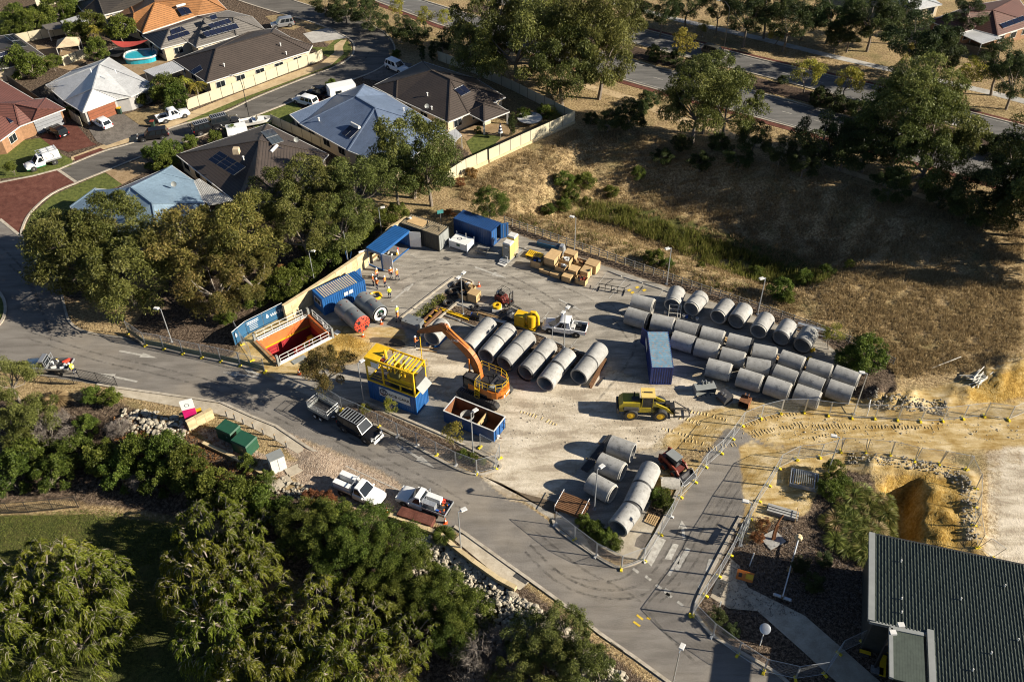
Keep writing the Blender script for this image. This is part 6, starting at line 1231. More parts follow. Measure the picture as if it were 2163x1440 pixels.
t = thing('yellow_steel_rack', 'flat yellow painted steel frame with slots beside the crates', 'frame', G(*K(340,360)), math.radians(-29)); b = MB(); b.box((0, 0, .3), (2.1, 1.3, .1), 'yellow'); [b.box((x, 0, .14), (.12, 1.3, .25), 'yellow') for x in (-.9, 0, .9)]; b.build('deck', t); [MB().box((-.8+k*.25, .1, .356), (.07, .8, .012), 'black').build('slot', t) for k in range(6)]
t = thing('tank_stand', 'dark blue and grey troughs stacked by the fence behind the yellow frame', 'trough', G(*K(600,190)), math.radians(-24)); b = MB(); b.box((0, 0, .3), (3.2, .7, .6), 'banner_blue'); b.box((1.9, -.1, .45), (.8, .9, .9), 'galv', top=(.6, .9)); b.build('trough', t); b = MB(); b.box((0, 0, .62), (3.0, .5, .03), 'steel_dark'); b.build('cover', t)
t = thing('steel_stand', 'black steel stand with cross bars casting a long shadow in a bay', 'stand', G(*K(1740,1000)), math.radians(-18)); b = MB()
for x in (-1.6, -.8, 0, .8, 1.6): b.bar((x, 0, 0), (x, 0, .95), .07, .07, 'black')
for z in (.3, .9): b.bar((-1.7, 0, z), (1.7, 0, z), .07, .07, 'black')
b.bar((-.8, 0, .9), (.0, .9, 1.3), .06, .06, 'black'); b.bar((1.6, 0, .9), (2.2, 1.0, .9), .06, .06, 'black'); b.bar((1.6, -.5, .05), (1.6, .8, .05), .08, .08, 'black'); b.bar((-1.6, -.5, .05), (-1.6, .5, .05), .08, .08, 'black'); b.build('frame', t)
# ================================================================ island clutter
def coil(label, p, r, m, n=5, name='hose_coil', cat='hose', h=.07):
    t = thing(name, label, cat, G(*p)); b = MB()
    for k in range(n): b.tube([((r-(k % 3)*.09)*math.cos(a)+rnd.uniform(-.04, .04), (r-(k % 3)*.09)*math.sin(a), .06+(k//2)*h) for a in np.linspace(0, 6.28, 15)[:-1]], .055, m, 5, closed=True)
    b.build('coil', t); return t
coil('heap of black hose at the head of the island', K2(870,345), .75, 'black', 7); coil('flat coil of dark hose below the island head', K2(780,455), .7, 'black', 6); coil('black hose coil on the island mulch left of the lamp', K2(690,660), .6, 'black', 7); coil('yellow black hose coil behind the white ringed shield', (793,626), .8, 'yellow', 6); coil('black cable coil left of the yellow drum', K2(1150,730), .55, 'black', 5)
t = thing('yellow_drum', 'round yellow drum with open top on a timber box', 'drum', G(*K2(1520,760))); b = MB(); b.box((0, 0, .25), (1.2, 1.1, .5), 'white_dirty'); b.build('box', t); b = MB(); b.lathe([(0, .5), (.0, .55), (.35, .55), (.38, .3), (.15, .28)], (0, 0, .5), (0, 0, 1), 'yellow', 18); b.build('drum', t)
t = thing('black_tarp_heap', 'heap wrapped in black plastic sheet beside the yellow pump', 'tarpaulin', G(*K2(1710,850))); b = MB(); vs = []
for i in range(8):
    for j in range(8): x, y = (i-3.5)*.32, (j-3.5)*.32; vs.append((x, y, max(.02, .75-.42*(x*x+y*y)+rnd.uniform(-.12, .12))))
b.add(vs, [(i*8+j, (i+1)*8+j, (i+1)*8+j+1, i*8+j+1) for i in range(7) for j in range(7)], 'black_plastic'); b.build('sheet', t)
t = thing('pump_unit', 'yellow pump unit with tank and elbow pipe behind the pipe pairs', 'pump', G(1113,690), math.radians(-25)); b = MB(); b.box((-.75, 0, 1.0), (1.3, 1.2, 1.6), 'yellow'); b.build('tank_box', t); b = MB(); b.lathe([(0, .02), (0, .55), (1.7, .55), (1.8, .3), (1.8, .02)], (.6, 0, .35), (.6, 0, 3), 'yellow', 18); b.build('cylinder', t); b = MB(); b.tube([(.6, 0, 2.1), (.6, 0, 2.5), (1.0, .1, 2.5), (1.3, .2, 1.9), (1.4, .2, .6)], .2, 'yellow', 10); b.build('elbow_pipe', t); b = MB(); [b.box((x, y, .15), (.12, .12, .3), 'yellow') for x in (-1.3, 1.1) for y in (-.5, .5)]; b.box((0, 0, .25), (2.6, 1.2, .1), 'yellow'); b.build('skid', t)
for k, (p, ln, a_, m_, lb) in enumerate(((K2(1400,860), 3.6, -.45, 'timber', 'long curved timber trough lying on the island'), (K2(800,830), 4.2, -.5, 'yellow', 'thin yellow steel rails lying on the island mulch'), (K2(1300,790), 3.0, -.4, 'steel_dark', 'dark steel channel lying beside the timber trough'), (K2(1540,945), 2.0, -.4, 'white_dirty', 'short pale board lying behind the pipe pairs'))):
    t = thing('loose_beam', lb, 'beam', G(*p), a_); b = MB(); [b.box((0, y, .1), (ln, .1, .1), m_) for y in (-.18, .18)]; b.box((0, 0, .06), (ln*.9, .2, .03), m_); b.build('beam', t)
t = thing('generator', 'dark motor with blue end lying on the island mulch', 'motor', G(*K2(1180,900)), -.5); b = MB(); b.cyl((-.6, 0, .35), (.5, 0, .35), .33, 'black', n=14); b.cyl((-.75, 0, .35), (-.6, 0, .35), .3, 'blue_drum', n=14); b.box((0, 0, .08), (1.3, .8, .16), 'steel_dark'); b.build('housing', t); b = MB(); b.tube([(0, -.36, .2), (.1, 0, .75), (.1, .36, .2)], .04, 'yellow', 5); b.build('band', t)
t = thing('steel_tank', 'low grey steel tank with hatch beside the island kerb', 'tank', G(*K2(100,1020)), math.radians(-29)); b = MB(); b.box((0, 0, .45), (2.3, 1.5, .9), 'tbm_grey'); b.build('body', t); b = MB(); [b.cyl((x, y, .9), (x, y, .93), .09, 'black', n=10) for x, y in ((.5, .3), (-.6, -.5))]; b.build('hatch', t)
t = thing('steel_skid', 'long brown steel skid beside the pipe below the boom', 'skid', G(*K2(400,900)), math.radians(58)); b = MB(); [b.box((0, y, .2), (3.6, .2, .4), 'brown_steel') for y in (-.35, .35)]; [b.box((x, 0, .3), (.15, .8, .15), 'yellow') for x in (-1.2, 0, 1.2)]; b.build('rail', t)
t = thing('blue_skid', 'blue painted steel skid under the pipe below the boom', 'skid', G(926,717), math.radians(58)); b = MB(); [b.box((0, y, .13), (3.0, .25, .25), 'blue_bright') for y in (-.6, .6)]; [b.box((x, 0, .2), (.2, 1.8, .16), 'blue_bright') for x in (-1, 1)]; b.build('frame', t)
t = thing('timber_bearer', 'pair of yellow timber bearers lying below the boom tip', 'bearer', G(905,738), -.2); b = MB(); [b.box((0, y, .08), (2.2, .14, .14), 'plywood') for y in (-.3, .2)]; b.build('bearer', t)
for k, (p, lb) in enumerate(((K2(1215,355), 'traffic cone standing alone beside the small plywood box'), ((767,711), 'traffic cone in front of the red cutter head'), ((806,684), 'traffic cone in front of the white ringed shield'), ((632,790), 'traffic cone at the kerb in front of the shaft'), ((941,1104), 'traffic cone beside the red brick plinth'), ((818,1082), 'traffic cone at the left end of the red brick plinth'))):
    t = thing('traffic_cone', lb, 'traffic cone', G(*p)); b = MB(); b.box((0, 0, .02), (.38, .38, .04), 'cone_orange'); b.build('base', t); b = MB(); b.lathe([(.0, .15), (.25, .105)], (0, 0, .04), (0, 0, 1), 'cone_orange', 12); b.lathe([(.25, .105), (.48, .06)], (0, 0, .04), (0, 0, 1), 'reflective', 12); b.lathe([(.48, .06), (.7, .025), (.7, 0)], (0, 0, .04), (0, 0, 1), 'cone_orange', 12); b.build('cone', t)
# ================================================================ skip bin, white tank, toilets, picnic table
S_ = lambda x, y: (920+x*.0972, 820+y*.0972)
cS = np.mean([flat(*S_(*p), 1.85)[:2] for p in ((160,480), (1255,930), (1525,615), (435,185))], axis=0); rS = math.radians(150.4)+math.pi
t = thing('skip_bin', 'long blue open top skip bin with rusty inside beside the excavator track', 'skip bin', (cS[0], cS[1], .0), rS); L, W, H_ = 6.15, 2.42, 1.85
for y in (-1, 1): b = MB(); b.box((0, y*(W/2-.03), H_/2+.1), (L, .06, H_-.2), 'blue_box' if y < 0 else 'blue_box'); b.build('side_wall', t); b = MB(); b.box((0, y*(W/2-.075), H_/2+.1), (L-.15, .02, H_-.25), 'rust'); b.build('inner_lining', t)
for x in (-1, 1): b = MB(); b.box((x*(L/2-.03), 0, H_/2+.1), (.06, W-.1, H_-.2), 'blue_bright'); b.build('end_wall', t); b = MB(); b.box((x*(L/2-.08), 0, H_/2+.1), (.02, W-.2, H_-.25), 'rust'); b.build('inner_lining', t)
b = MB(); b.box((0, 0, .2), (L-.1, W-.1, .1), 'rust'); b.build('floor', t); b = MB(); [b.box((0, y*(W/2-.02), H_), (L+.06, .12, .08), 'white_dirty') for y in (-1, 1)]; [b.box((x*(L/2-.0), 0, H_), (.1, W-.12, .08), 'white_dirty') for x in (-1, 1)]; b.build('rim', t)
b = MB(); b.box((.9, 0, .9), (.08, W-.3, 1.3), 'plywood'); b.build('divider', t); b = MB(); [b.box((.955, y, .9), (.02, .14, .6), 'hole_black') for y in (-.3, .4)]; b.build('divider_slot', t)
b = MB(); b.lathe([(0, .72), (.9, .75), (.9, .70), (.05, .66)], (-.9, 0, .3), (-.9, 0, 2), 'concrete', 22); b.build('concrete_ring', t)
b = MB(); [b.box((L/2+.04, y, 1.0), (.05, .12, 1.4), 'blue_box') for y in (-.8, 0, .8)]; b.tube([(L/2, .5, 1.6), (L/2+.35, .6, 1.6), (L/2+.35, .6, .9), (L/2, .5, .9)], .035, 'steel_dark', 5); b.cyl((L/2, -.6, .5), (L/2+.6, -.6, .5), .05, 'rust', n=6); b.cyl((L/2+.05, -.6, .5), (L/2+.2, -.6, .5), .25, 'white_dirty', n=10); b.build('hook_gear', t)
o = np.mean([flat(948,505,1.2), flat(983,519,1.2), flat(1004,500,1.2), flat(966,495,1.2)], axis=0); t = thing('white_tank', 'low white water tank box with emblem between the containers', 'tank', (o[0], o[1], 0), math.radians(-29)); b = MB(); b.box((0, 0, .65), (2.7, 1.9, 1.0), 'white'); b.build('body', t); b = MB(); [b.box((x, y, .72), (.12, .12, 1.44), 'white') for x in (-1.35, 1.35) for y in (-.95, .95)]; b.build('corner_post', t); b = MB(); b.box((0, -.97, .8), (.5, .02, .35), 'green_cab'); b.tube([(.3*math.cos(a)-.3, .25*math.sin(a), 1.16) for a in np.linspace(0, 6.2, 12)], .04, 'navy_cloth', 4, closed=True); b.build('emblem', t); b = MB(); b.cyl((.5, .3, 1.1), (.5, .3, 2.1), .03, 'white', n=5); b.box((0, 0, .1), (2.4, .2, .12), 'black'); b.build('breather_pipe', t)
for k, (p, fc, bc, lb) in enumerate((((1074,545), 'plastic_grey', 'toilet_yellow', 'grey fronted portable toilet nearer to the yard'), ((1083,530), 'toilet_yellow', 'toilet_yellow', 'yellow portable toilet behind the grey one'))):
    o = G(*p); t = thing('portable_toilet', lb, 'toilet', (o[0], o[1], .35), math.radians(-29), 'portable toilets on a trailer'); b = MB(); b.box((0, 0, 1.05), (1.1, 1.1, 2.1), bc); b.build('cabin', t); b = MB(); b.box((0, 0, 2.2), (1.18, 1.18, .2), 'white_dirty', top=(.8, .8)); b.build('roof', t); b = MB(); b.box((0, -.56, 1.05), (.95, .04, 1.95), fc); d = b.build('door', t); b = MB(); b.box((.35, -.59, 1.1), (.06, .04, .2), 'black'); b.build('handle', d); b = MB(); b.box((0, -.585, 1.65), (.45, .015, .12), 'white'); b.build('sign', d)
o = G(1079,542); t = thing('toilet_trailer', 'flat trailer with step carrying the two portable toilets', 'trailer', (o[0], o[1], 0), math.radians(57)); b = MB(); b.box((0, 0, .28), (3.6, 1.3, .12), 'galv'); b.build('deck', t); b = MB(); b.box((-2.1, 0, .12), (.6, 1.1, .08), 'white_dirty'); b.box((-1.85, 0, .22), (.3, 1.1, .06), 'white_dirty'); b.build('step', t); [wheel(t, .3, y, .28, .18) for y in (-.72, .72)]; b = MB(); b.tube([(-1.7, -.6, .3), (-1.7, -.6, 1.2), (-1.7, -.2, 1.2)], .03, 'white', 5); b.build('handrail', t)
t = thing('picnic_table', 'small timber picnic table in the shade of the blue container', 'table', G(1021,532), math.radians(-25)); b = MB(); b.box((0, 0, .74), (1.6, .75, .05), 'timber_grey'); b.build('tabletop', t); [MB().box((0, y, .44), (1.6, .25, .04), 'timber_grey').build('bench', t) for y in (-.7, .7)]
for x in (-.6, .6): b = MB(); b.bar((x, -.75, 0), (x, .2, .74), .07, .07, 'timber_grey'); b.bar((x, .75, 0), (x, -.2, .74), .07, .07, 'timber_grey'); b.bar((x, -.75, .4), (x, .75, .4), .06, .06, 'timber_grey'); b.build('leg', t)
t = thing('sign', 'small teal sign on a post behind the dark container', 'sign', G(932,478), .3); b = MB(); b.cyl((0, 0, 0), (0, 0, 2.2), .04, 'galv', n=5); b.build('post', t); b = MB(); b.box((0, -.05, 2.4), (.85, .03, .55), 'cyan_board'); b.build('board', t)
# timber and steel stacks
t = thing('steel_bar_stack', 'stack of rusty steel bars held by blue grey racks beside the kerb fence', 'steel stack', G(1208,1072), math.radians(-26)); 
for k in range(10):
    for z in range(2): b = MB(); b.box((rnd.uniform(-.08, .08), -.95+k*.21, .3+z*.2), (3.0 if z else 2.9, .15, .15), 'brown_steel'); b.build('bar', t)
b = MB(); [b.tube([(x, -1.15, .0), (x, -1.15, .85), (x, 1.15, .85), (x, 1.15, 0)], .035, 'galv', 5) for x in (-1.35, 1.35)]; [b.box((x, 0, .15), (.15, 2.3, .14), 'rust') for x in (-1.1, 1.1)]; b.build('rack', t)
t = thing('steel_beam', 'long brown steel beam leaning against the last pipe pair', 'beam', (G(1245,822)+G(1280,760))/2, orient(G(1245,822), G(1280,760))); b = MB(); [b.box((0, 0, z), (4.9, .36, .05), 'brown_steel') for z in (.03, .42)]; b.box((0, 0, .22), (4.9, .05, .36), 'brown_steel'); b.build('flange', t)
t = thing('timber_prop', 'short dark prop lying on the sand beside the brown beam', 'prop', (G(1262,815)+G(1277,798))/2, 1.0); b = MB(); b.box((0, 0, .08), (1.6, .12, .12), 'steel_dark'); b.box((.1, .14, .05), (1.2, .08, .08), 'timber'); b.build('prop', t)
a, c = G(1226,1000), G(1292,918); t = thing('rail_track_stack', 'dark steel rails stacked behind the three side by side pipes', 'rails', (a+c)/2+np.array([.15, 0, 0]), orient(a, c)); [MB().box((0, -.35+k*.17, .12), (5.6, .09, .2), 'steel_dark').build('rail', t) for k in range(5)]; [MB().box((x, -.3, .05), (.16, 2.0, .1), 'timber').build('sleeper', t) for x in (-1.2, 1.3)]
t = thing('timber_pallet', 'pale timber pallet on the mulch beside the kerb fence', 'pallet', G(1377,1098), math.radians(-30)); [MB().box((-.5+k*.2, 0, .13), (.12, 1.2, .025), 'plywood').build('slat', t) for k in range(6)]; [MB().box((0, y, .06), (1.15, .1, .1), 'timber').build('bearer', t) for y in (-.5, 0, .5)]
t = thing('half_pipe', 'broken concrete pipe half lying in the sand below the skid steer', 'pipe', G(1415,1022), math.radians(-4)); b = MB(); vs = []
for i, an in enumerate(np.linspace(.2, 2.9, 10)): vs += [(-.95, .75*math.cos(an), .7*math.sin(an)-.05), (.95, .75*math.cos(an), .7*math.sin(an)-.05)]
b.add(vs, [(2*i, 2*i+1, 2*i+3, 2*i+2) for i in range(9)], 'concrete_lip', True); b.build('shell', t)
t = thing('plywood_sheet', 'loose plywood sheet leaning behind the fifth pipe pair', 'sheet', G(1196,748), math.radians(15)); b = MB(); b.box((0, 0, .55), (1.8, .04, 1.1), 'plywood', R=np.array([[1, 0, 0], [0, .85, -.5], [0, .5, .85]])); b.build('sheet', t)
for k, (p, m_) in enumerate((((1716,741),'yellow'), ((1709,759),'yellow'))):
    t = thing('road_barrier', f'{("upper", "lower")[k]} small yellow barrier block below the young tree', 'barrier', G(*p), .6); b = MB(); b.box((0, 0, .18), (.6, .3, .36), m_, top=(.9, .6)); b.build('block', t)
# ================================================================ garden edge: limestone wall, cabinets, sign, bollards
def block_wall(name, label, pts, h, n_course=1, wd=.35, bl=1.0, z=0.0, m=('limestone', 'limestone_b')):
    t = thing(name, label, 'wall', (0, 0, 0)); P = [G(*p, z) for p in pts]; k = 0
    for a, c in zip(P[:-1], P[1:]):
        Ls = float(np.hypot(*(c-a)[:2])); n = max(1, int(round(Ls/bl))); rz = orient(a, c); d = (c-a)/Ls
        for q in range(n_course):
            for i in range(n):
                k += 1; p = a+d*(i+.5)*Ls/n; hh = h/n_course; b = MB(); b.box((p[0]+rnd.uniform(-.015, .015), p[1]+rnd.uniform(-.015, .015), z+q*hh+hh/2), (Ls/n-.015, wd+rnd.uniform(-.02, .02), hh-.012), m[(k*7 % 5) % 2], rz); b.build('stone_block', t)
    return t
block_wall('retaining_wall', 'stepped limestone block wall behind the site office and tool store', [(604,676),(645,650),(700,613),(755,575),(795,545)], 2.3, 4, .45, 1.0); block_wall('retaining_wall', 'limestone block wall rising behind the tool store and dark container', [(797,543),(828,513),(862,490)], 2.5, 4, .45, 1.0)
block_wall('entry_wall', 'pale limestone sign wall beside the magenta sign', [(399,908),(452,880)], 1.3, 3, .45, .9); block_wall('garden_edging', 'limestone edging around the cabinets', [(430,938),(490,966),(560,1005)], .35, 1, .35, 1.0); block_wall('garden_wall', 'low limestone block edging above the rock batter', [(822,1092),(858,1104),(892,1118),(930,1132),(962,1160),(1000,1190),(1050,1225),(1090,1246)], .5, 1, .45, 1.2)
t = thing('entry_sign', 'tall magenta and white entry sign panel', 'sign', G(407,890), math.radians(20)); b = MB(); b.box((0, 0, 1.0), (1.3, .22, 2.0), 'magenta'); b.build('lower_panel', t); b = MB(); b.box((0, 0, 2.6), (1.32, .23, 1.2), 'white'); up = b.build('upper_panel', t); b = MB(); b.tube([(.22*math.cos(a), -.125, 2.6+.22*math.sin(a)) for a in np.linspace(0, 6.2, 12)], .03, 'plastic_grey', 4, closed=True); b.build('emblem', up); t = thing('yellow_cabinet', 'small yellow marker behind the limestone sign wall', 'cabinet', G(424,878), .4); b = MB(); b.box((0, 0, .5), (.6, .3, 1.0), 'yellow', top=(.8, .8)); b.build('body', t); b = MB(); b.box((0, 0, 1.02), (.55, .35, .05), 'yellow'); b.build('lid', t)
for p, sz, lb in (((487,922), (2.0, 1.5, 1.4), 'long dark green transformer box left of the taller one'), ((521,948), (2.0, 1.7, 1.5), 'dark green transformer box with double roof nearest the grey cabinet')):
    t = thing('transformer_box', lb, 'transformer', G(*p), math.radians(-29), 'transformer boxes'); b = MB(); b.box((0, 0, sz[2]/2), sz, 'green_cab'); b.build('body', t); b = MB(); b.box((0, 0, sz[2]+.08), (sz[0]+.12, sz[1]+.12, .18), 'green_cab', top=(.92, .9)); b.build('lid', t); b = MB(); b.box((0, -sz[1]/2-.01, sz[2]/2), (.03, .02, sz[2]*.85), 'black'); b.box((.4, -sz[1]/2-.02, sz[2]*.6), (.12, .03, .2), 'steel'); b.build('door_seam', t)
t = thing('service_cabinet', 'grey concrete service cabinet with dark lid beside the gravel', 'cabinet', G(588,988), math.radians(32)); b = MB(); b.box((0, 0, .95), (1.5, 1.1, 1.9), 'white_dirty'); b.build('body', t); b = MB(); b.box((0, 0, 1.93), (1.58, 1.18, .07), 'plastic_grey'); b.build('lid', t); b = MB(); b.box((0, -.56, .95), (.02, .02, 1.7), 'black'); b.build('door_seam', t)
for k, p in enumerate(((480,880),(497,886),(515,896),(536,905),(557,918),(582,930),(606,945))):
    t = thing('bollard', f'short timber bollard, {ORD[k]} from the left along the footpath', 'bollard', G(*p), 0, 'timber bollards'); b = MB(); b.box((0, 0, .45), (.14, .14, .9), 'timber_grey'); b.build('post', t); b = MB(); b.box((0, 0, .92), (.16, .16, .05), 'timber', top=(.3, .3)); b.build('cap', t)
t = thing('concrete_slab', 'stepped pale concrete slab beside the grey cabinet', 'slab', G(608,1008), math.radians(33)); [MB().box((x, y, .04), (2.2, 1.2, .1), 'concrete_pale').build('slab', t) for x, y in ((-.9, -.3), (1.2, .5))]
t = thing('brick_plinth', 'red brick plinth between the two white utes and the rocks', 'plinth', G(880,1098), math.radians(-22)); b = MB(); b.box((0, 0, .35), (3.6, 1.1, .7), 'brick_paving'); b.build('plinth', t); b = MB(); b.box((0, -.62, .25), (3.4, .16, .5), 'limestone'); b.build('coping', t)
def palisade(label, pts, h, m='black', n=None):
    t = thing('palisade_fence', label, 'fence', (0, 0, 0)); P = [G(*p) for p in pts]
    b = MB(); b.box((0, 0, h/2), (.025, .025, h), m); pk = b.mesh('picket'); b = MB(); b.box((0, 0, h/2), (.06, .06, h), m); po = b.mesh('post')
    for a, c in zip(P[:-1], P[1:]):
        Ls = float(np.hypot(*(c-a)[:2])); k = int(Ls/.2)
        for i in range(k+1): p = a+(c-a)*i/k; inst('post' if i % 12 == 0 else 'picket', po if i % 12 == 0 else pk, t, (p[0], p[1], p[2]))
        for z in (.2, h-.12): b = MB(); b.bar((a[0], a[1], a[2]+z), (c[0], c[1], c[2]+z), .04, .04, m); b.build('rail', t)
palisade('black steel palisade fence below the silver ute', [(35,802),(110,812),(165,812)], 1.3); palisade('black palisade gate leaf right of the silver ute', [(168,798),(248,815)], 1.5); palisade('dark palisade fence at the top of the lower lawn', [(-30,1085),(60,1082),(170,1070)], 1.8)
palisade('dark palisade gate at the corner of the arrow road', [(262,712),(300,728)], 1.8)
t = thing('bike_rail', 'low black rail beside the lower road kerb', 'rail', G(1302,1376), orient(G(1291,1362), G(1313,1378))); b = MB(); b.tube([(-.6, 0, 0), (-.6, 0, .9), (.6, 0, .9), (.6, 0, 0)], .03, 'black', 6); b.build('hoop', t)
# rock batter and scattered stones
def rock_mesh(seed):
    r_ = random.Random(seed); bm = bmesh.new(); bmesh.ops.create_icosphere(bm, subdivisions=1, radius=1)
    for v in bm.verts: v.co *= r_.uniform(.7, 1.15); v.co.z *= .75
    me_ = bpy.data.meshes.new('rock'); bm.to_mesh(me_); bm.free(); me_.materials.append(MATS['rock']); return me_
ROCKS = [rock_mesh(i) for i in range(6)]
def rock_bed(name, line, n, half, r0, r1, label, kind='stuff'):
    P = [flat(*p)[:2] for p in line]; cum = np.concatenate([[0], np.cumsum([np.hypot(*(b_-a_)) for a_, b_ in zip(P[:-1], P[1:])])]); src = []
    for me_ in ROCKS:
        src.append((np.array([v.co[:] for v in me_.vertices]), [tuple(p.vertices) for p in me_.polygons]))
    b = MB()
    for k in range(n):
        s_ = rnd.uniform(0, cum[-1]); i = min(int(np.searchsorted(cum, s_))-1, len(P)-2); i = max(i, 0); f = (s_-cum[i])/max(cum[i+1]-cum[i], 1e-6); d = P[i+1]-P[i]; d = d/np.hypot(*d); p = P[i]+(P[i+1]-P[i])*f+np.array([d[1], -d[0]])*rnd.uniform(*half)
        vv, ff = src[k % 6]; r = rnd.uniform(r0, r1)*(1.6 if rnd.random() < .08 else 1); z = hgrid(p[0], p[1]); b.add((vv*r)@rz2(rnd.uniform(0, 6)).T+np.array([p[0], p[1], z+r*.25]), ff, 'rock')
    o = b.build(name, kind=kind); o['label'] = label; return o
rock_bed('rock_batter', [(880,1120),(960,1150),(1010,1195),(1080,1245),(1180,1300),(1260,1370),(1330,1425)], 2600, (.2, 3.6), .10, .24, 'pale broken rocks covering the batter below the garden wall')
rock_bed('rock_scatter', [(250,880),(330,885),(400,915)], 260, (-1.2, 1.8), .1, .3, 'pale rocks scattered in the garden left of the sign wall')
rock_bed('rubble', [(1830,850),(1880,862),(1940,860),(2000,868)], 300, (-1.0, 1.0), .05, .16, 'pale rubble along the sandy bank')
rock_bed('rubble', [(1790,970),(1850,978),(1930,985),(2010,1000),(2045,1040),(2050,1100),(2055,1150)], 600, (-.8, .8), .04, .14, 'pale rubble on the rim of the sand pit')
rock_bed('rubble', [(570,1010),(620,1030),(680,1045)], 160, (-.6, 1.2), .08, .2, 'broken stones below the gravel bank')
# churned tyre tracks in the sand
b = MB()
def tracks(a, c, n, wd=.6, bend=0):
    A, B_ = flat(*a), flat(*c); d = (B_-A)[:2]; L_ = np.hypot(*d); d /= L_; nn = np.array([-d[1], d[0]])
    n = int(L_/.34)
    for k in range(n):
        if rnd.random() < .22: continue
        f = k/n; p = A[:2]+(B_-A)[:2]*f+nn*(bend*math.sin(f*3.14)+rnd.uniform(-.05, .05)); b.box((p[0], p[1], hgrid(*p)+.025), (rnd.uniform(.07, .15), wd*rnd.uniform(.35, 1), rnd.uniform(.03, .08)), 'sandridge', math.atan2(d[1], d[0])+rnd.uniform(-.2, .2), top=(.4, .9))
mat('sandridge', (.52, .39, .18), .95, 0, .2, 2)
for a, c, n, bd in (((1560,905),(1690,873),46,.4), ((1570,915),(1800,897),70,.3), ((1590,922),(1700,893),36,.2), ((1480,955),(1560,938),30,.2), ((1440,930),(1520,950),30,.3), ((1400,905),(1470,925),26,0), ((1700,905),(1990,905),80,.2), ((1720,925),(1800,912),26,.2), ((1460,870),(1540,890),30,.2), ((1430,880),(1500,905),26,.2), ((1100,870),(1180,900),26,.2)): tracks(a, c, n, .62, bd)
b.build('tyre_tracks', kind='stuff', label='churned tyre tracks pressed into the sand')
rock_bed('dirt_clods', [(1010,930),(1120,880),(1230,890),(1330,900),(1420,920),(1520,900)], 420, (-3.5, 3.5), .02, .07, 'small clods of dirt strewn over the sandy yard'); rock_bed('dirt_clods', [(1560,900),(1700,905),(1850,915),(2000,910),(2150,900)], 420, (-1.8, 1.8), .02, .08, 'small clods strewn along the sand track')
# ================================================================ houses
def roofmat(name, c, kind, rough=.7):
    m, t, p, nd, lk = newmat(name); p.inputs['Roughness'].default_value = rough
    uv = N(nd, 'UVMap'); se = N(nd, 'SeparateXYZ'); lk.new(uv.outputs[0], se.inputs[0])
    def saw(src, per):
        a = N(nd, 'Math', operation='DIVIDE', inputs={1: per}); lk.new(src, a.inputs[0]); f = N(nd, 'Math', operation='FRACT'); lk.new(a.outputs[0], f.inputs[0]); return f.outputs[0]
    geo = N(nd, 'NewGeometry'); n1 = N(nd, 'TexNoise', inputs={2: .6, 3: 6, 4: .7}); lk.new(geo.outputs['Position'], n1.inputs[0]); n2 = N(nd, 'TexNoise', inputs={2: 4, 3: 3}); lk.new(geo.outputs['Position'], n2.inputs[0])
    mx = N(nd, 'Mix', inputs={0: .4}); lk.new(n1.outputs[0], mx.inputs[2]); lk.new(n2.outputs[0], mx.inputs[3])
    o = ramp(nd, lk, mx.outputs[0], [(.3, tuple(x*.7 for x in c)), (.7, tuple(x*1.25 for x in c))])
    if kind == 'tile':
        cr = saw(se.outputs[1], .42); o = mixc(nd, lk, 1.0, o, ramp(nd, lk, cr, [(0, (.2,)*3), (.3, (1,)*3), (1, (.85,)*3)]), 'MULTIPLY'); hgt_ = cr; st_ = .7
    else:
        cr = saw(se.outputs[0], .38); hgt_ = ramp(nd, lk, cr, [(0, (1,)*3), (.12, (0, 0, 0)), (.88, (0, 0, 0)), (1, (1,)*3)]); o = mixc(nd, lk, 1.0, o, ramp(nd, lk, cr, [(0, (1.05,)*3), (.10, (.86,)*3), (.2, (1,)*3)]), 'MULTIPLY'); st_ = .35
    lk.new(o, p.inputs['Base Color']); b = N(nd, 'Bump'); b.inputs['Strength'].default_value = st_; b.inputs['Distance'].default_value = .06; lk.new(hgt_, b.inputs['Height']); lk.new(b.outputs[0], p.inputs['Normal'])
for a in (('tile_brown', (.062, .046, .037), 'tile'), ('tile_dark', (.045, .038, .033), 'tile'), ('tile_orange', (.36, .16, .055), 'tile'), ('tile_red', (.145, .055, .042), 'tile'), ('tile_grey', (.15, .135, .12), 'tile'), ('tile_maroon', (.12, .05, .035), 'tile'),
          ('metal_white', (.43, .435, .44), 'metal', .4), ('metal_blue', (.17, .24, .31), 'metal', .38), ('metal_slate', (.13, .17, .25), 'metal', .38), ('metal_dark', (.055, .068, .054), 'metal', .5)): roofmat(*a)
mat('render_cream', (.55, .45, .31), .85, 0, .1, .8, (.4, .32, .2), .3); mat('brick_orange', (.27, .145, .075), .85, 0, .25, 3); mat('render_grey', (.34, .33, .32), .85, 0, .1); mat('fence_cream', (.50, .45, .32), .6, 0, .08, .6, (.42, .36, .24), .35); mat('fence_dark', (.07, .065, .055), .7, 0, .2); mat('garage_rust', (.23, .075, .035), .55, 0, .15); mat('garage_grey', (.24, .25, .27), .5, 0, .1); mat('gutter_white', (.58, .57, .54), .5); mat('solar', (.012, .016, .035), .12, .2, .2); mat('pool_water', (.03, .36, .46), .08, 0, .15, 1.5); mat('shade_red', (.42, .055, .04), .8, 0, .15); mat('canvas_tan', (.52, .41, .27), .85)
def set_uv(me_):
    uvl = me_.uv_layers.new(name='UVMap')
    for f in me_.polygons:
        n = np.array(f.normal); h = np.array([-n[1], n[0], 0]); L_ = np.linalg.norm(h); h = h/L_ if L_ > 1e-3 else np.array([1., 0, 0]); s = np.cross(n, h)
        for li in f.loop_indices: co = np.array(me_.vertices[me_.loops[li].vertex_index].co); uvl.data[li].uv = (float(co@h), float(co@s))
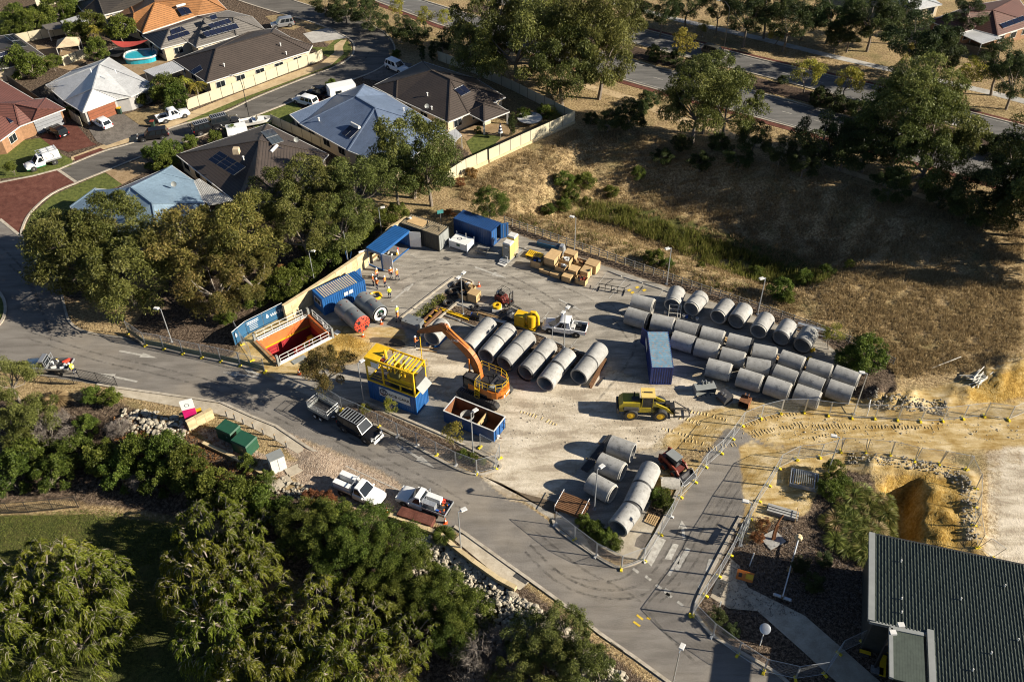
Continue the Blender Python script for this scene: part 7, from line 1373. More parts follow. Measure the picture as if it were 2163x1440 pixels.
def raypl(px, py, a, b_, c):
    n = np.cross(b_-a, c-a); d = (px-IMW/2)/FOC*_x-(py-IMH/2)/FOC*_u+_f; cm = np.array([0, 0, CAMH]); t = ((a-cm)@n)/(d@n); return cm+d*t, n/np.linalg.norm(n)*(1 if n[2] > 0 else -1)
def house(label, eaves, ridges, faces, rm, wm, ze=2.6, inset=.5, wins=True, gar=None, name='house', cat='house', fascia='gutter_white'):
    """eaves, ridges: roof corners in the photograph (ridges with their height); faces index eaves then ridges"""
    E_ = [flat(*p, ze) for p in eaves]; V = E_+[flat(p[0], p[1], p[2]) for p in ridges]; c0 = np.mean(E_, axis=0); c0[2] = 0
    t = thing(name, label, cat, c0); b = MB(); k = rm
    b.add([v-c0 for v in V], faces, rm); rf = b.build('roof', t); me_ = rf.data
    bm = bmesh.new(); bm.from_mesh(me_); bmesh.ops.triangulate(bm, faces=bm.faces); bmesh.ops.recalc_face_normals(bm, faces=bm.faces)
    if sum(f.normal.z for f in bm.faces) < 0: bmesh.ops.reverse_faces(bm, faces=bm.faces)
    bm.to_mesh(me_); bm.free(); set_uv(me_)
    n = len(E_)
    for i in range(n):   # gutters
        a, c = E_[i]-c0, E_[(i+1) % n]-c0
        if np.linalg.norm(c-a) > .5: b = MB(); b.bar(a-[0, 0, .07], c-[0, 0, .07], .13, .16, fascia); b.build('gutter', t)
    eds = {}
    for f in faces:
        for i in range(len(f)): e = tuple(sorted((f[i], f[(i+1) % len(f)]))); eds[e] = eds.get(e, 0)+1
    for (i, j), q in eds.items():
        if q == 2 and (i >= n or j >= n): b = MB(); b.bar(V[i]-c0+[0, 0, .04], V[j]-c0+[0, 0, .04], .22, .09, rm); o = b.build('ridge_cap', rf); set_uv(o.data)
    P = []
    for i in range(n):   # walls set back under the eaves
        v = (np.mean(E_, axis=0)-E_[i])[:2]; P.append((E_[i][:2]-c0[:2])+v/np.hypot(*v)*inset*1.2)
    b = MB(); b.prism([tuple(p) for p in P], 0, ze-.1, wm); wl = b.build('wall', t)
    ar = sum(P[i][0]*P[(i+1) % n][1]-P[(i+1) % n][0]*P[i][1] for i in range(n))
    if wins:
        for i in range(n):
            a, c = np.array(P[i]), np.array(P[(i+1) % n]); L_ = np.hypot(*(c-a)); d = (c-a)/max(L_, 1e-6); out = np.array([d[1], -d[0]])*(1 if ar > 0 else -1)
            if L_ < 2.6 or out[1] > .3 or (gar and i == gar[0]): continue
            for q in range(int(L_/3.2)):
                p = a+d*(q+.5)*L_/int(L_/3.2)+out*.03; rz = math.atan2(d[1], d[0]); b = MB(); b.box((p[0], p[1], 1.45), (1.7, .07, 1.25), 'gutter_white', rz); w_ = b.build('window', t); b = MB(); p2 = p+out*.04; [b.box((p2[0]+d[0]*s_, p2[1]+d[1]*s_, 1.45), (.74, .03, 1.1), 'glass', rz) for s_ in (-.4, .4)]; b.build('pane', w_)
    if gar:
        i, gm = gar; a, c = np.array(P[i]), np.array(P[(i+1) % n]); L_ = np.hypot(*(c-a)); d = (c-a)/L_; out = np.array([d[1], -d[0]])*(1 if ar > 0 else -1); m_ = (a+c)/2+out*.06; rz = math.atan2(d[1], d[0])
        b = MB(); b.box((*m_, 1.2), (L_*.86, .12, 2.3), gm, rz); g = b.build('garage_door', t); b = MB(); [b.box((*(m_+out*.065), z), (L_*.85, .02, .03), 'black', rz) for z in (.6, 1.15, 1.7)]; b.build('panel_joint', g)
    return t, V, c0
def solar(hs, tri, quads, name='solar_panel', m='solar'):
    t, V, c0 = hs; A, B_, C_ = (V[i] for i in tri)
    for (c00, c10, c01, nx_, ny_) in quads:
        p00, nn = raypl(*c00, A, B_, C_); p10, _ = raypl(*c10, A, B_, C_); p01, _ = raypl(*c01, A, B_, C_); u, v = (p10-p00)/nx_, (p01-p00)/ny_
        for i in range(nx_):
            for j in range(ny_):
                q = p00+u*(i+.03)+v*(j+.03)-c0+nn*.09; U_, W_ = u*.94, v*.94; b = MB(); P = [q, q+U_, q+U_+W_, q+W_]; b.add(P+[x+nn*.05 for x in P], [(0, 1, 2, 3), (0, 1, 5, 4), (1, 2, 6, 5), (2, 3, 7, 6), (3, 0, 4, 7)], 'galv'); b.add([q+nn*.053+U_*.03+W_*.03, q+nn*.053+U_*.97+W_*.03, q+nn*.053+U_*.97+W_*.97, q+nn*.053+U_*.03+W_*.97], [(0, 1, 2, 3)], m); b.build(name, t)
def roofbit(hs, tri, p, kind):
    t, V, c0 = hs; q, nn = raypl(*p, *(V[i] for i in tri)); q = q-c0; b = MB()
    if kind == 'vent': b.cyl(q, q+[0, 0, .5], .09, 'white', n=8); b.cyl(q+[0, 0, .5], q+[0, 0, .58], .16, 'white', n=8); b.build('roof_vent', t)
    elif kind == 'dish': b.cyl(q, q+[0, 0, .5], .03, 'galv', n=5); b.lathe([(0, .02), (.03, .25), (.1, .38)], q+[0, 0, .55], q+[.3, -.9, .9], 'plastic_grey', 14); b.build('satellite_dish', t)
    elif kind == 'cooler': b.box(q+[0, 0, .35], (.9, .9, .8), 'canvas_tan', top=(.9, .9)); b.build('roof_cooler', t)
    elif kind == 'heater':
        h = np.array([-nn[1], nn[0], 0]); h /= np.linalg.norm(h); s = np.cross(h, nn); s = s if s[2] < 0 else -s; b.cyl(q-h*1.0+nn*.3, q+h*1.0+nn*.3, .25, 'white_dirty', n=12); b.build('water_tank', t); b = MB()
        for k in (-.55, .55): c = q+h*k+nn*.12; P = [c-h*.5+s*.3, c+h*.5+s*.3, c+h*.5+s*2.2, c-h*.5+s*2.2]; b.add(P, [(0, 1, 2, 3)], 'solar'); b.add([x-nn*.08 for x in P]+P, [(0, 1, 5, 4), (1, 2, 6, 5), (2, 3, 7, 6), (3, 0, 4, 7)], 'galv')
        b.build('solar_collector', t)
Z3 = lambda L_, ox=0, oy=0: [(ox+p[0]/3, oy+p[1]/3, *p[2:]) for p in L_]
h1 = house('house with white metal roof and rust brown garage door', Z3([(290,540),(455,450),(690,365),(985,545),(830,612),(745,628),(525,712),(405,640)]), Z3([(632,408,5.0),(588,562,5.0)]), [(0,1,8),(1,2,8),(2,3,8),(3,4,9,8),(4,5,9),(5,6,9),(6,7,9),(7,0,8,9)], 'metal_white', 'render_grey', gar=(5,'garage_rust')); roofbit(h1, (0,1,8), (193,153), 'vent'); roofbit(h1, (3,4,9), (245,155), 'vent')
h2 = house('red tiled house with orange brick piers and grey garage door', Z3([(-300,520),(0,505),(215,630),(290,622),(412,690),(205,770),(125,800),(0,893),(-300,930)]), Z3([(-130,660,5.2),(90,660,5.0),(240,690,4.4)]), [(0,1,9),(1,2,10,9),(2,3,11,10),(3,4,11),(4,5,11),(5,6,10,11),(6,7,9,10),(7,8,9),(8,0,9)], 'tile_red', 'brick_orange', gar=(4,'garage_grey'))
solar(h2, (6,7,9), [((3,236),(31,222),(22,262),3,2)])
h3 = house('dark brown tiled house with blue panels at the left edge', Z3([(-200,260),(90,215),(285,355),(70,425),(-200,470)]), Z3([(-80,330,5.0),(105,300,5.0)]), [(0,1,6,5),(1,2,6),(2,3,6),(3,4,5,6),(4,0,5)], 'tile_dark', 'render_cream'); solar(h3, (1,2,6), [((7,76),(25,74),(42,102),2,2)]); solar(h3, (2,3,6), [((0,112),(14,108),(0,130),1,2)])
h4 = house('dark tiled house at the top with row of panels and white patio cover', Z3([(480,20),(640,-70),(860,-60),(960,20),(660,95),(520,70)]), Z3([(620,-15,5.0),(830,-30,5.0)]), [(0,1,6),(1,2,7,6),(2,3,7),(3,4,6,7),(4,5,6),(5,0,6)], 'tile_dark', 'render_cream'); solar(h4, (3,4,6), [((226,4),(276,-8),(231,11),7,1)])
h5 = house('orange terracotta tiled house with red tank solar heater', Z3([(690,118),(845,172),(905,212),(1250,100),(1442,66),(1340,-40),(950,-60),(830,40)]), Z3([(985,15,5.4),(1290,-15,5.4),(850,85,4.2)]), [(0,1,10),(1,2,8,10),(2,3,4,9,8),(4,5,9),(5,6,8,9),(6,7,10,8),(7,0,10)], 'tile_orange', 'render_cream'); roofbit(h5, (2,4,8), (383,14), 'heater')
h6 = house('grey tiled house with dark solar arrays beside the terracotta roof', Z3([(900,225),(1020,310),(1190,265),(1245,300),(1500,228),(1680,190),(1595,105),(1440,66),(1250,105)]), Z3([(1075,185,4.7),(1300,112,5.2),(1480,112,5.2)]), [(0,1,9),(1,2,9),(2,3,10,9),(3,4,11,10),(4,5,11),(5,6,11),(6,7,10,11),(7,8,10),(8,0,9,10)], 'tile_grey', 'render_cream'); solar(h6, (1,2,9), [((359,64),(402,49),(362,76),4,1),((353,78),(398,64),(357,88),4,1)]); solar(h6, (3,4,11), [((437,52),(482,39),(446,62),4,1),((427,68),(498,49),(435,80),6,1),((441,34),(455,30),(446,44),1,1)])
h7 = house('long dark brown tiled house behind the cream street fence', [(365,127),(437,175),(653,108),(660,96),(615,80),(580,60),(530,66)], [(457,103,5.0),(574,70,5.0)], [(0,1,7),(1,2,8,7),(2,3,8),(3,4,8),(4,5,8),(5,6,7,8),(6,0,7)], 'tile_brown', 'render_cream'); roofbit(h7, (1,2,8), (474,141), 'vent'); roofbit(h7, (1,2,8), (593,98), 'vent'); roofbit(h7, (1,2,8), (605,116), 'vent'); solar(h7, (0,1,7), [((404,150),(424,138),(410,160),1,1)])
h9 = house('dark brown tiled house with roof solar heater behind the middle trees', [(372,327),(500,428),(612,424),(694,326),(565,262)], [(548,297,5.2),(540,372,5.2)], [(0,1,6,5),(1,2,6),(2,3,5,6),(3,4,5),(4,0,5)], 'tile_brown', 'render_cream'); solar(h9, (0,1,6), [((440,338),(465,320),(495,372),3,3)]); solar(h9, (3,4,5), [((550,280),(575,273),(575,308),3,2)]); roofbit(h9, (2,3,5), (578,318), 'heater'); roofbit(h9, (0,1,6), (500,323), 'cooler'); roofbit(h9, (0,1,6), (515,338), 'vent'); roofbit(h9, (3,4,5), (627,302), 'dish')
h10 = house('pale blue metal roofed house behind the round bushy tree', [(148,437),(200,398),(243,402),(363,350),(410,382),(432,430),(335,505),(215,490)], [(277,396,5.2),(322,430,5.2),(340,365,4.0),(196,402,3.6)], [(0,1,11),(1,2,11),(2,3,10,8),(3,4,10),(4,5,9,8,10),(5,6,9),(6,7,8,9),(7,0,11,2,8)], 'metal_blue', 'render_cream'); roofbit(h10, (4,5,9), (369,396), 'dish'); roofbit(h10, (7,2,8), (189,428), 'vent')
h11 = house('large slate blue metal roofed house with solar heater', [(612,242),(712,200),(768,178),(818,200),(944,275),(838,358),(735,318),(634,262)], [(752,204,5.6),(793,228,5.6),(768,182,4.6)], [(0,1,8,7),(1,2,10,8),(2,3,10),(3,4,9,8,10),(4,5,9),(5,6,9),(6,7,8,9)], 'metal_slate', 'render_cream'); roofbit(h11, (6,7,9), (752,268), 'heater'); roofbit(h11, (6,7,9), (674,256), 'vent'); roofbit(h11, (3,4,9), (853,235), 'vent'); solar(h11, (4,5,9), [((878,262),(895,256),(890,276),2,2)])
h12 = house('brown tiled house with patio at the corner of the dry field', [(787,182),(838,208),(947,258),(990,240),(1068,205),(1007,167),(893,130)], [(912,149,5.2),(952,168,5.2),(840,170,3.8)], [(0,1,9),(1,2,8,7,9),(2,3,8),(3,4,8),(4,5,7,8),(5,6,7),(6,0,9,7)], 'tile_brown', 'render_cream'); solar(h12, (3,4,8), [((958,190),(978,180),(975,205),2,1)]); roofbit(h12, (1,2,8), (903,203), 'vent'); roofbit(h12, (1,2,8), (912,232), 'vent'); roofbit(h12, (1,2,8), (902,231), 'dish')
h12b = house('brown tiled patio roof on white posts beside the cream fence', [(985,238),(1023,257),(1076,236),(1025,205),(985,205)], [(1022,220,3.6)], [(0,1,5),(1,2,5),(2,3,5),(3,4,5),(4,0,5)], 'tile_brown', 'render_cream', 2.5, 2.6, False, name='patio_roof', cat='patio')
for p in ((1023,284),(1072,262)): b = MB(); q = flat(*p)-h12b[2]; b.box((q[0], q[1], 1.2), (.3, .3, 2.4), 'gutter_white'); b.build('post', h12b[0])
h13 = house('maroon tiled house with white patio roof at the top right corner', [(1962,44),(2028,70),(2056,62),(2108,76),(2190,50),(2150,-5),(2050,12)], [(2046,26,5.0),(2098,22,5.0)], [(0,1,7),(1,2,7),(2,3,8,7),(3,4,8),(4,5,8),(5,6,7,8),(6,0,7)], 'tile_maroon', 'brick_orange'); solar(h13, (3,4,8), [((2110,52),(2160,34),(2118,62),4,1)]); roofbit(h13, (2,3,8), (2038,27), 'vent')
house('house at the very top with white metal roof behind the highway trees', [(1790,-40),(1860,-8),(1930,22),(1990,10),(1900,-50)], [(1870,-30,4.6),(1910,-15,4.6)], [(0,1,5),(1,2,6,5),(2,3,6),(3,4,5,6),(4,0,5)], 'metal_white', 'render_cream')
house('brown roofed house at the top left corner behind the garden', [(-120,30),(-20,-30),(60,-60),(-80,-70)], [(-60,-30,5)], [(0,1,4),(1,2,4),(2,3,4),(3,0,4)], 'tile_dark', 'render_cream')
def flat_cover(name, label, pts, z, m, cat='patio cover', slats=0):
    P = [flat(*p, z) for p in pts]; c0 = np.mean(P, axis=0); c0[2] = 0; t = thing(name, label, cat, c0); b = MB(); b.add([p-c0 for p in P]+[p-c0-[0, 0, .1] for p in P], [(0, 1, 2, 3), (4, 7, 6, 5)]+[(i, (i+1) % 4, 4+(i+1) % 4, 4+i) for i in range(4)], m)
    if not slats: o = b.build('roof', t); set_uv(o.data)
    else:
        for k in range(slats): a = P[0]+(P[1]-P[0])*(k+.5)/slats-c0; c = P[3]+(P[2]-P[3])*(k+.5)/slats-c0; b = MB(); b.bar(a, c, .11, .06, m); b.build('slat', t)
        [MB().bar(P[i]-c0-[0, 0, .1], P[j]-c0-[0, 0, .1], .1, .14, 'gutter_white').build('beam', t) for i, j in ((0, 1), (3, 2))]
    for p in P: q = p-c0; q[:2] *= .93; b = MB(); b.box((q[0], q[1], z/2), (.12, .12, z-.1), 'gutter_white'); b.build('post', t)
    return t
flat_cover('patio_cover', 'pale grey flat patio cover between the white roof and the brown roof', Z3([(908,448),(1090,388),(1170,437),(1000,497)]), 2.5, 'metal_white'); flat_cover('patio_cover', 'long white patio cover below the dark tiled roof at the top', Z3([(640,70),(940,-5),(962,20),(655,102)]), 2.5, 'metal_white'); flat_cover('patio_cover', 'small white shed roof beside the palm at the top left', Z3([(380,135),(520,90),(560,125),(430,185)]), 2.3, 'metal_white'); flat_cover('pergola', 'striped white pergola at the end of the pale blue roof', [(384,394),(421,377),(492,423),(440,432)], 2.6, 'gutter_white', 'pergola', 14); flat_cover('patio_cover', 'white patio roof in front of the maroon tiled house', [(2028,72),(2056,62),(2116,80),(2074,93)], 2.5, 'metal_white'); flat_cover('garden_shed', 'white garden shed roof beside the slate blue roof', [(937,283),(962,272),(976,285),(960,300)], 2.3, 'metal_white', 'shed'); flat_cover('garden_shed', 'small grey shed roof by the cream back fence', Z3([(262,160),(375,140),(408,178),(300,193)]), 2.2, 'tile_grey', 'shed')
# fences of the house lots
def lot_fence(label, pts, h=1.8, m='fence_cream', base=0, name='colorbond_fence'):
    t = thing('panel_fence', label, 'fence', (0, 0, 0)); P = [G(*p) for p in pts]
    for a, c in zip(P[:-1], P[1:]):
        L_ = float(np.hypot(*(c-a)[:2])); n = max(1, int(round(L_/2.35))); rz = orient(a, c)
        for i in range(n):
            p = a+(c-a)*(i+.5)/n; b = MB(); b.box((p[0], p[1], base+h/2), (L_/n-.07, .04, h), m, rz); b.build('panel', t); q = a+(c-a)*i/n; b = MB(); b.box((q[0], q[1], base+h/2+.02), (.07, .08, h+.04), 'fence_dark' if m == 'fence_cream' else m, rz); b.build('post', t)
            if base: b = MB(); b.box((p[0], p[1], base/2), (L_/n-.01, .3, base), 'limestone', rz); b.build('stone_block', t)
    return t
lot_fence('cream panel fence along the street below the long brown roof', [(397,232),(470,206),(540,180),(610,153),(672,130),(683,124)]); lot_fence('cream panel fence on limestone base along the dry field', [(945,392),(985,366),(1030,345)], 1.8, base=.6); lot_fence('cream panel fence from the limestone pier to the field corner', [(1033,343),(1100,312),(1160,285),(1214,260)], 1.8, base=.4); lot_fence('shaded cream panel fence behind the brown roofed house corner', [(1214,258),(1150,225),(1080,190),(1000,155),(925,128)], 1.8); lot_fence('cream back fence at the top left gardens', [(40,92),(90,82),(140,72),(190,45)]); lot_fence('cream back fence between the gardens at the very top', [(80,20),(140,2),(200,-20)]); lot_fence('dark side fence between the red and the white roofed houses', [(20,178),(60,205),(110,240)], 1.7, 'fence_dark'); lot_fence('short cream fence beside the rust brown garage', [(150,250),(175,268)], 1.7); lot_fence('tan fence between the slate blue and the brown lower house', [(575,262),(640,292),(720,332)], 1.7); lot_fence('cream garden fence beside the patio gazebo', [(135,140),(165,128),(185,122)], 1.7); lot_fence('tan fence between the pale blue and brown lower houses', [(385,352),(440,385),(495,425)], 1.7, 'fence_dark')
lot_fence('dark back fence of the maroon tiled house', [(1975,92),(2030,112),(2095,128)], 1.7, 'fence_dark')
# pool, trampolines, gazebo, sail, parasol
c0 = G(300,126); t = thing('swimming_pool', 'oval blue backyard swimming pool with white rim', 'pool', c0, math.radians(12)); el = [(2.9*math.copysign(abs(math.cos(a))**.7, math.cos(a)), 2.1*math.copysign(abs(math.sin(a))**.7, math.sin(a))) for a in np.linspace(0, 2*math.pi, 28)[:-1]]; b = MB(); b.prism([(x*.97, y*.97) for x, y in el], 0, .92, 'pool_water'); b.build('water', t); b = MB(); b.tube([(x, y, 1.0) for x, y in el], .17, 'gutter_white', 6, closed=True); b.build('rim', t); b = MB(); [b.tube([(2.0, y, .9), (2.2, y, 1.8), (2.9, y, 1.8), (3.0, y, .2)], .04, 'galv', 5) for y in (.9, 1.4)]; b.build('ladder', t)
for p, m_, lb in (((1119,258), 'white_dirty', 'round white covered spa pool in the back garden corner'), ((254,118), 'black', 'round black trampoline under the red sail')):
    t = thing('trampoline', lb, 'trampoline', G(*p)); b = MB(); b.cyl((0, 0, .7), (0, 0, .76), 2.0, m_, n=24); b.build('mat', t); b = MB(); b.tube([(2.05*math.cos(a), 2.05*math.sin(a), .75) for a in np.linspace(0, 6.2, 24)], .07, 'steel_dark', 5, closed=True); [b.cyl((1.9*math.cos(a), 1.9*math.sin(a), 0), (2*math.cos(a), 2*math.sin(a), .75), .04, 'steel_dark', n=5) for a in np.arange(6)*1.047]; b.build('frame', t)
t = thing('gazebo', 'tan hip roofed garden gazebo beside the covered pool', 'gazebo', G(152,115), .3); b = MB(); b.add([(-2, -2, 2.2), (2, -2, 2.2), (2, 2, 2.2), (-2, 2, 2.2), (0, 0, 3.3)], [(0, 1, 4), (1, 2, 4), (2, 3, 4), (3, 0, 4)], 'canvas_tan'); b.build('canopy', t); [MB().box((x, y, 1.1), (.1, .1, 2.2), 'gutter_white').build('post', t) for x in (-1.9, 1.9) for y in (-1.9, 1.9)]
P = [flat(*p) for p in ((235,88,2.6), (315,86,2.9), (262,103,2.3))]; t = thing('shade_sail', 'red triangular shade sail beside the oval pool', 'shade sail', (*P[0][:2], 0)); b = MB(); vs = []; n = 6; idx_ = {}
for i in range(n+1):
    for j in range(n+1-i): f = [1-(i+j)/n, i/n, j/n]; p = sum(f[k]*P[k] for k in range(3))-[*P[0][:2], 0]; p[2] -= 1.3*f[0]*f[1]+1.3*f[1]*f[2]+1.3*f[0]*f[2]-.2; idx_[(i, j)] = len(vs); vs.append(p)
fs = [(idx_[(i, j)], idx_[(i+1, j)], idx_[(i, j+1)]) for i in range(n) for j in range(n-i)]+[(idx_[(i+1, j)], idx_[(i+1, j+1)], idx_[(i, j+1)]) for i in range(n) for j in range(n-i-1)]; b.add(vs, fs, 'shade_red', True); b.build('sail', t); b = MB(); [b.cyl((*(p-P[0])[:2], 0), (*(p-P[0])[:2], p[2]), .05, 'black', n=5) for p in P]; b.build('post', t)
t = thing('parasol', 'closed striped parasol in the patio garden', 'parasol', G(1057,292)); b = MB(); b.cyl((0, 0, 0), (0, 0, 2.4), .03, 'galv', n=5); b.build('pole', t); b = MB(); [b.lathe([(k*.25, .08+.05*k), ((k+1)*.25, .13+.05*k)], (0, 0, 2.5), (.0, 0, -1), 'white' if k % 2 else 'navy_cloth', 10) for k in range(6)]; b.build('canopy', t)
for p, lm, lb in (((254,240), 'bin_yellow', 'green bin with yellow lid beside the rust brown garage door'), ((324,268), 'red', 'dark bin with red lid behind the white verge ute')):
    t = thing('wheelie_bin', lb, 'bin', G(*p)); b = MB(); b.box((0, 0, .5), (.5, .55, 1.0), 'bin_green', top=(1.15, 1.15)); b.build('body', t); b = MB(); b.box((0, 0, 1.03), (.62, .68, .07), lm); b.build('lid', t)
# ================================================================ large dark shed at the lower right
BZ = 5.0; RP = [flat(*p, BZ) for p in ((1838.8,1125.8), (1837,1310.7), (1966,1333))]; a, bl, nt_ = RP; dl = (bl-a)/np.linalg.norm(bl-a); tr = flat(2163,1193, BZ); dr = (tr-a)/np.linalg.norm(tr-a)
tb = thing('works_shed', 'large dark metal roofed building at the lower right corner', 'building', (a[0], a[1], 0)); LW, LD = 34.0, 26.0; b = MB(); q = int(LW/.42); pr = []
Ln = float((nt_-a)@dr/(1.0)); Ld1 = float(np.linalg.norm(bl-a))
def ribs(bb, x0, x1, d0, d1, z, per=.25):
    k = int((x1-x0)/per); per = (x1-x0)/k; vs = []
    for i in range(k):
        for t_, o in ((0, 0), (.56, 0), (.62, .075), (.94, .075)): vs.append((x0+(i+t_)*per, z+o))
    vs.append((x0+k*per, z)); n = len(vs); A_ = [dr*x+dl*d0+[0, 0, zz-BZ] for x, zz in vs]; B2 = [dr*x+dl*d1+[0, 0, zz-BZ] for x, zz in vs]
    bb.add([p+[0, 0, BZ] for p in A_+B2], [(i, i+1, n+i+1, n+i) for i in range(n-1)], 'metal_dark')
xn = float((nt_-a)@np.array([dr[0], dr[1], 0])); ribs(b, .25, xn, 0, Ld1, BZ); ribs(b, xn, LW, 0, LD, BZ); rfb = b.build('roof', tb); set_uv(rfb.data)
loc = lambda x, d, z: tuple(dr*x+dl*d+[0, 0, z])
b = MB(); b.bar(loc(.1, 0, BZ+.05), loc(.1, Ld1, BZ+.05), .5, .3, 'plastic_grey'); b.bar(loc(xn+.1, Ld1-.3, BZ+.1), loc(xn+.1, LD, BZ+.1), .5, .35, 'plastic_grey'); b.build('barge_capping', tb); b = MB(); b.bar(loc(0, 0, BZ-.1), loc(LW, 0, BZ-.1), .2, .3, 'black'); b.bar(loc(0, Ld1, BZ-.1), loc(xn, Ld1, BZ-.1), .2, .3, 'plastic_grey'); b.build('gutter', tb)
b = MB(); O = [loc(.5, .4, 0)[:2], loc(LW-.5, .4, 0)[:2], loc(LW-.5, LD, 0)[:2], loc(xn+.3, LD, 0)[:2], loc(xn+.3, Ld1-.5, 0)[:2], loc(.5, Ld1-.5, 0)[:2]]; b.prism(O, 0, BZ-.3, 'grey_box'); b.build('wall', tb)
P4 = [flat(*p, 5.8)-np.array([a[0], a[1], 0]) for p in ((1881,1327), (1950,1341), (1955,1450), (1882,1432))]; b = MB(); n = 12
for k in range(n): p = P4[0]+(P4[1]-P4[0])*(k+.5)/n; p2 = P4[3]+(P4[2]-P4[3])*(k+.5)/n; b.bar(p, p2, .2, .1, 'metal_dark')
b.build('canopy_roof', tb); b = MB(); b.add(P4+[p-[0, 0, .12] for p in P4], [(0, 1, 2, 3), (0, 1, 5, 4), (1, 2, 6, 5), (2, 3, 7, 6), (3, 0, 4, 7)], 'metal_dark'); b.build('canopy_deck', tb); b = MB(); [b.bar(P4[i]+[0, 0, .05], P4[j]+[0, 0, .05], .3, .25, 'plastic_grey') for i, j in ((0, 1), (0, 3))]; b.build('canopy_capping', tb); b = MB(); [b.box((p[0], p[1], 2.8), (.2, .2, 5.6), 'black') for p in (P4[0]+(P4[2]-P4[0])*.06, P4[3]+(P4[1]-P4[3])*.06)]; b.build('canopy_post', tb)
for p in ((1903,1320),(1886,1336)): b = MB(); q = flat(*p, 5.9)-np.array([a[0], a[1], 0]); b.box(q, (.5, .4, .3), 'white_dirty'); b.build('roof_light', tb)
for p in ((1903,1186),(1904,1265),(1904,1294),(2029,1266),(2054,1416),(2093,1380),(2122,1238),(2150,1352)): b = MB(); q = flat(*p, 5.1)-np.array([a[0], a[1], 0]); b.cyl(q, q+[0, 0, .3], .06, 'white_dirty', n=6); b.build('roof_vent', tb)
for k, (p, w_, d_) in enumerate((((1862,1350),.5,2.2), ((1866,1375),.8,.6), ((1862,1410),.5,2.0), ((1850,1420),1.0,.7), ((1825,1382),.9,.3))):
    t = thing('park_bench', f'{("long yellow edged", "short", "second long yellow edged", "dark low", "small yellow")[k]} bench seat in the shade of the dark building', 'bench', G(*p), math.radians(-20)); b = MB(); b.box((0, 0, .42), (w_, d_, .08), 'yellow' if k != 3 else 'timber_grey'); b.build('seat', t); b = MB(); [b.box((0, y*d_*.35, .2), (w_*.8, .1, .38), 'steel_dark') for y in (-1, 1)]; b.build('leg', t)
# ================================================================ trees and plants
def leafmat(name, c0, c1, c2, tr=.28, hue=.02):
    m, t, p, nd, lk = newmat(name); at_ = N(nd, 'Attribute', attribute_name='tone'); oi = N(nd, 'ObjectInfo')
    o = ramp(nd, lk, at_.outputs['Fac'], [(0, c0), (.5, c1), (1, c2)]); h = N(nd, 'HueSaturation'); a = N(nd, 'MapRange', inputs={3: .5-hue, 4: .5+hue}); b = N(nd, 'MapRange', inputs={3: .78, 4: 1.2})
    lk.new(oi.outputs['Random'], a.inputs[0]); lk.new(a.outputs[0], h.inputs[0]); fr = N(nd, 'Math', operation='MULTIPLY', inputs={1: 7.31}); f2 = N(nd, 'Math', operation='FRACT'); lk.new(oi.outputs['Random'], fr.inputs[0]); lk.new(fr.outputs[0], f2.inputs[0]); lk.new(f2.outputs[0], b.inputs[0]); lk.new(b.outputs[0], h.inputs[2]); lk.new(o, h.inputs[4])
    lk.new(h.outputs[0], p.inputs['Base Color']); p.inputs['Roughness'].default_value = .5; p.inputs['Specular IOR Level'].default_value = .2
    tl = N(nd, 'BsdfTranslucent'); lk.new(h.outputs[0], tl.inputs[0]); ms = N(nd, 'MixShader', inputs={0: tr}); lk.new(p.outputs[0], ms.inputs[1]); lk.new(tl.outputs[0], ms.inputs[2]); lk.new(ms.outputs[0], nd['Material Output'].inputs[0])
leafmat('leaf_gum', (.045, .054, .012), (.108, .122, .027), (.205, .21, .062)); leafmat('leaf_rusty', (.055, .052, .013), (.125, .115, .028), (.25, .19, .06)); leafmat('leaf_weep', (.05, .064, .006), (.125, .148, .015), (.24, .25, .038)); leafmat('leaf_bush', (.034, .05, .008), (.086, .115, .017), (.17, .195, .038)); leafmat('leaf_lime', (.14, .14, .02), (.27, .25, .035), (.42, .36, .07)); leafmat('leaf_dark', (.025, .038, .012), (.055, .075, .022), (.115, .135, .042)); leafmat('leaf_straw', (.18, .13, .06), (.36, .27, .13), (.52, .42, .23)); leafmat('leaf_reed', (.055, .075, .016), (.14, .165, .035), (.30, .28, .085)); leafmat('leaf_twig', (.12, .10, .08), (.22, .19, .16), (.34, .30, .26)); leafmat('leaf_dry', (.12, .06, .02), (.25, .12, .045), (.36, .2, .08))
RS = np.random.RandomState(11)
def nrm(v): return v/np.maximum(np.linalg.norm(v, axis=-1, keepdims=True), 1e-9)
def leafmesh(name, P, D, Lg, Wd, tone, m):
    """one blade (a folded quad) at each point P along D"""
    n = len(P); Rn = nrm(RS.normal(size=(n, 3))); S = nrm(np.cross(D, Rn)); Lg = np.broadcast_to(Lg, (n,))[:, None]; Wd = np.broadcast_to(Wd, (n,))[:, None]
    V = np.stack([P-D*Lg*.5, P+S*Wd*.5, P+D*Lg*.5, P-S*Wd*.5], 1).reshape(-1, 3); me_ = bpy.data.meshes.new(name); me_.vertices.add(4*n); me_.loops.add(4*n); me_.polygons.add(n)
    me_.vertices.foreach_set('co', V.astype(np.float32).ravel()); me_.loops.foreach_set('vertex_index', np.arange(4*n, dtype=np.int32)); me_.polygons.foreach_set('loop_start', np.arange(0, 4*n, 4, dtype=np.int32)); me_.update(calc_edges=True)
    a = me_.attributes.new('tone', 'FLOAT', 'POINT'); a.data.foreach_set('value', np.repeat(np.clip(tone, 0, 1), 4).astype(np.float32)); me_.materials.append(MATS[m]); return me_
def clumps(n, R, lo=-.55, shell=.55):
    out = []
    while len(out) < n:
        v = RS.normal(size=3); v /= np.linalg.norm(v); r = RS.uniform(shell, 1)**.6; q = v*r
        if q[2] > lo: out.append(q*np.array(R)*(1+RS.uniform(-.12, .15)))
    return np.array(out)
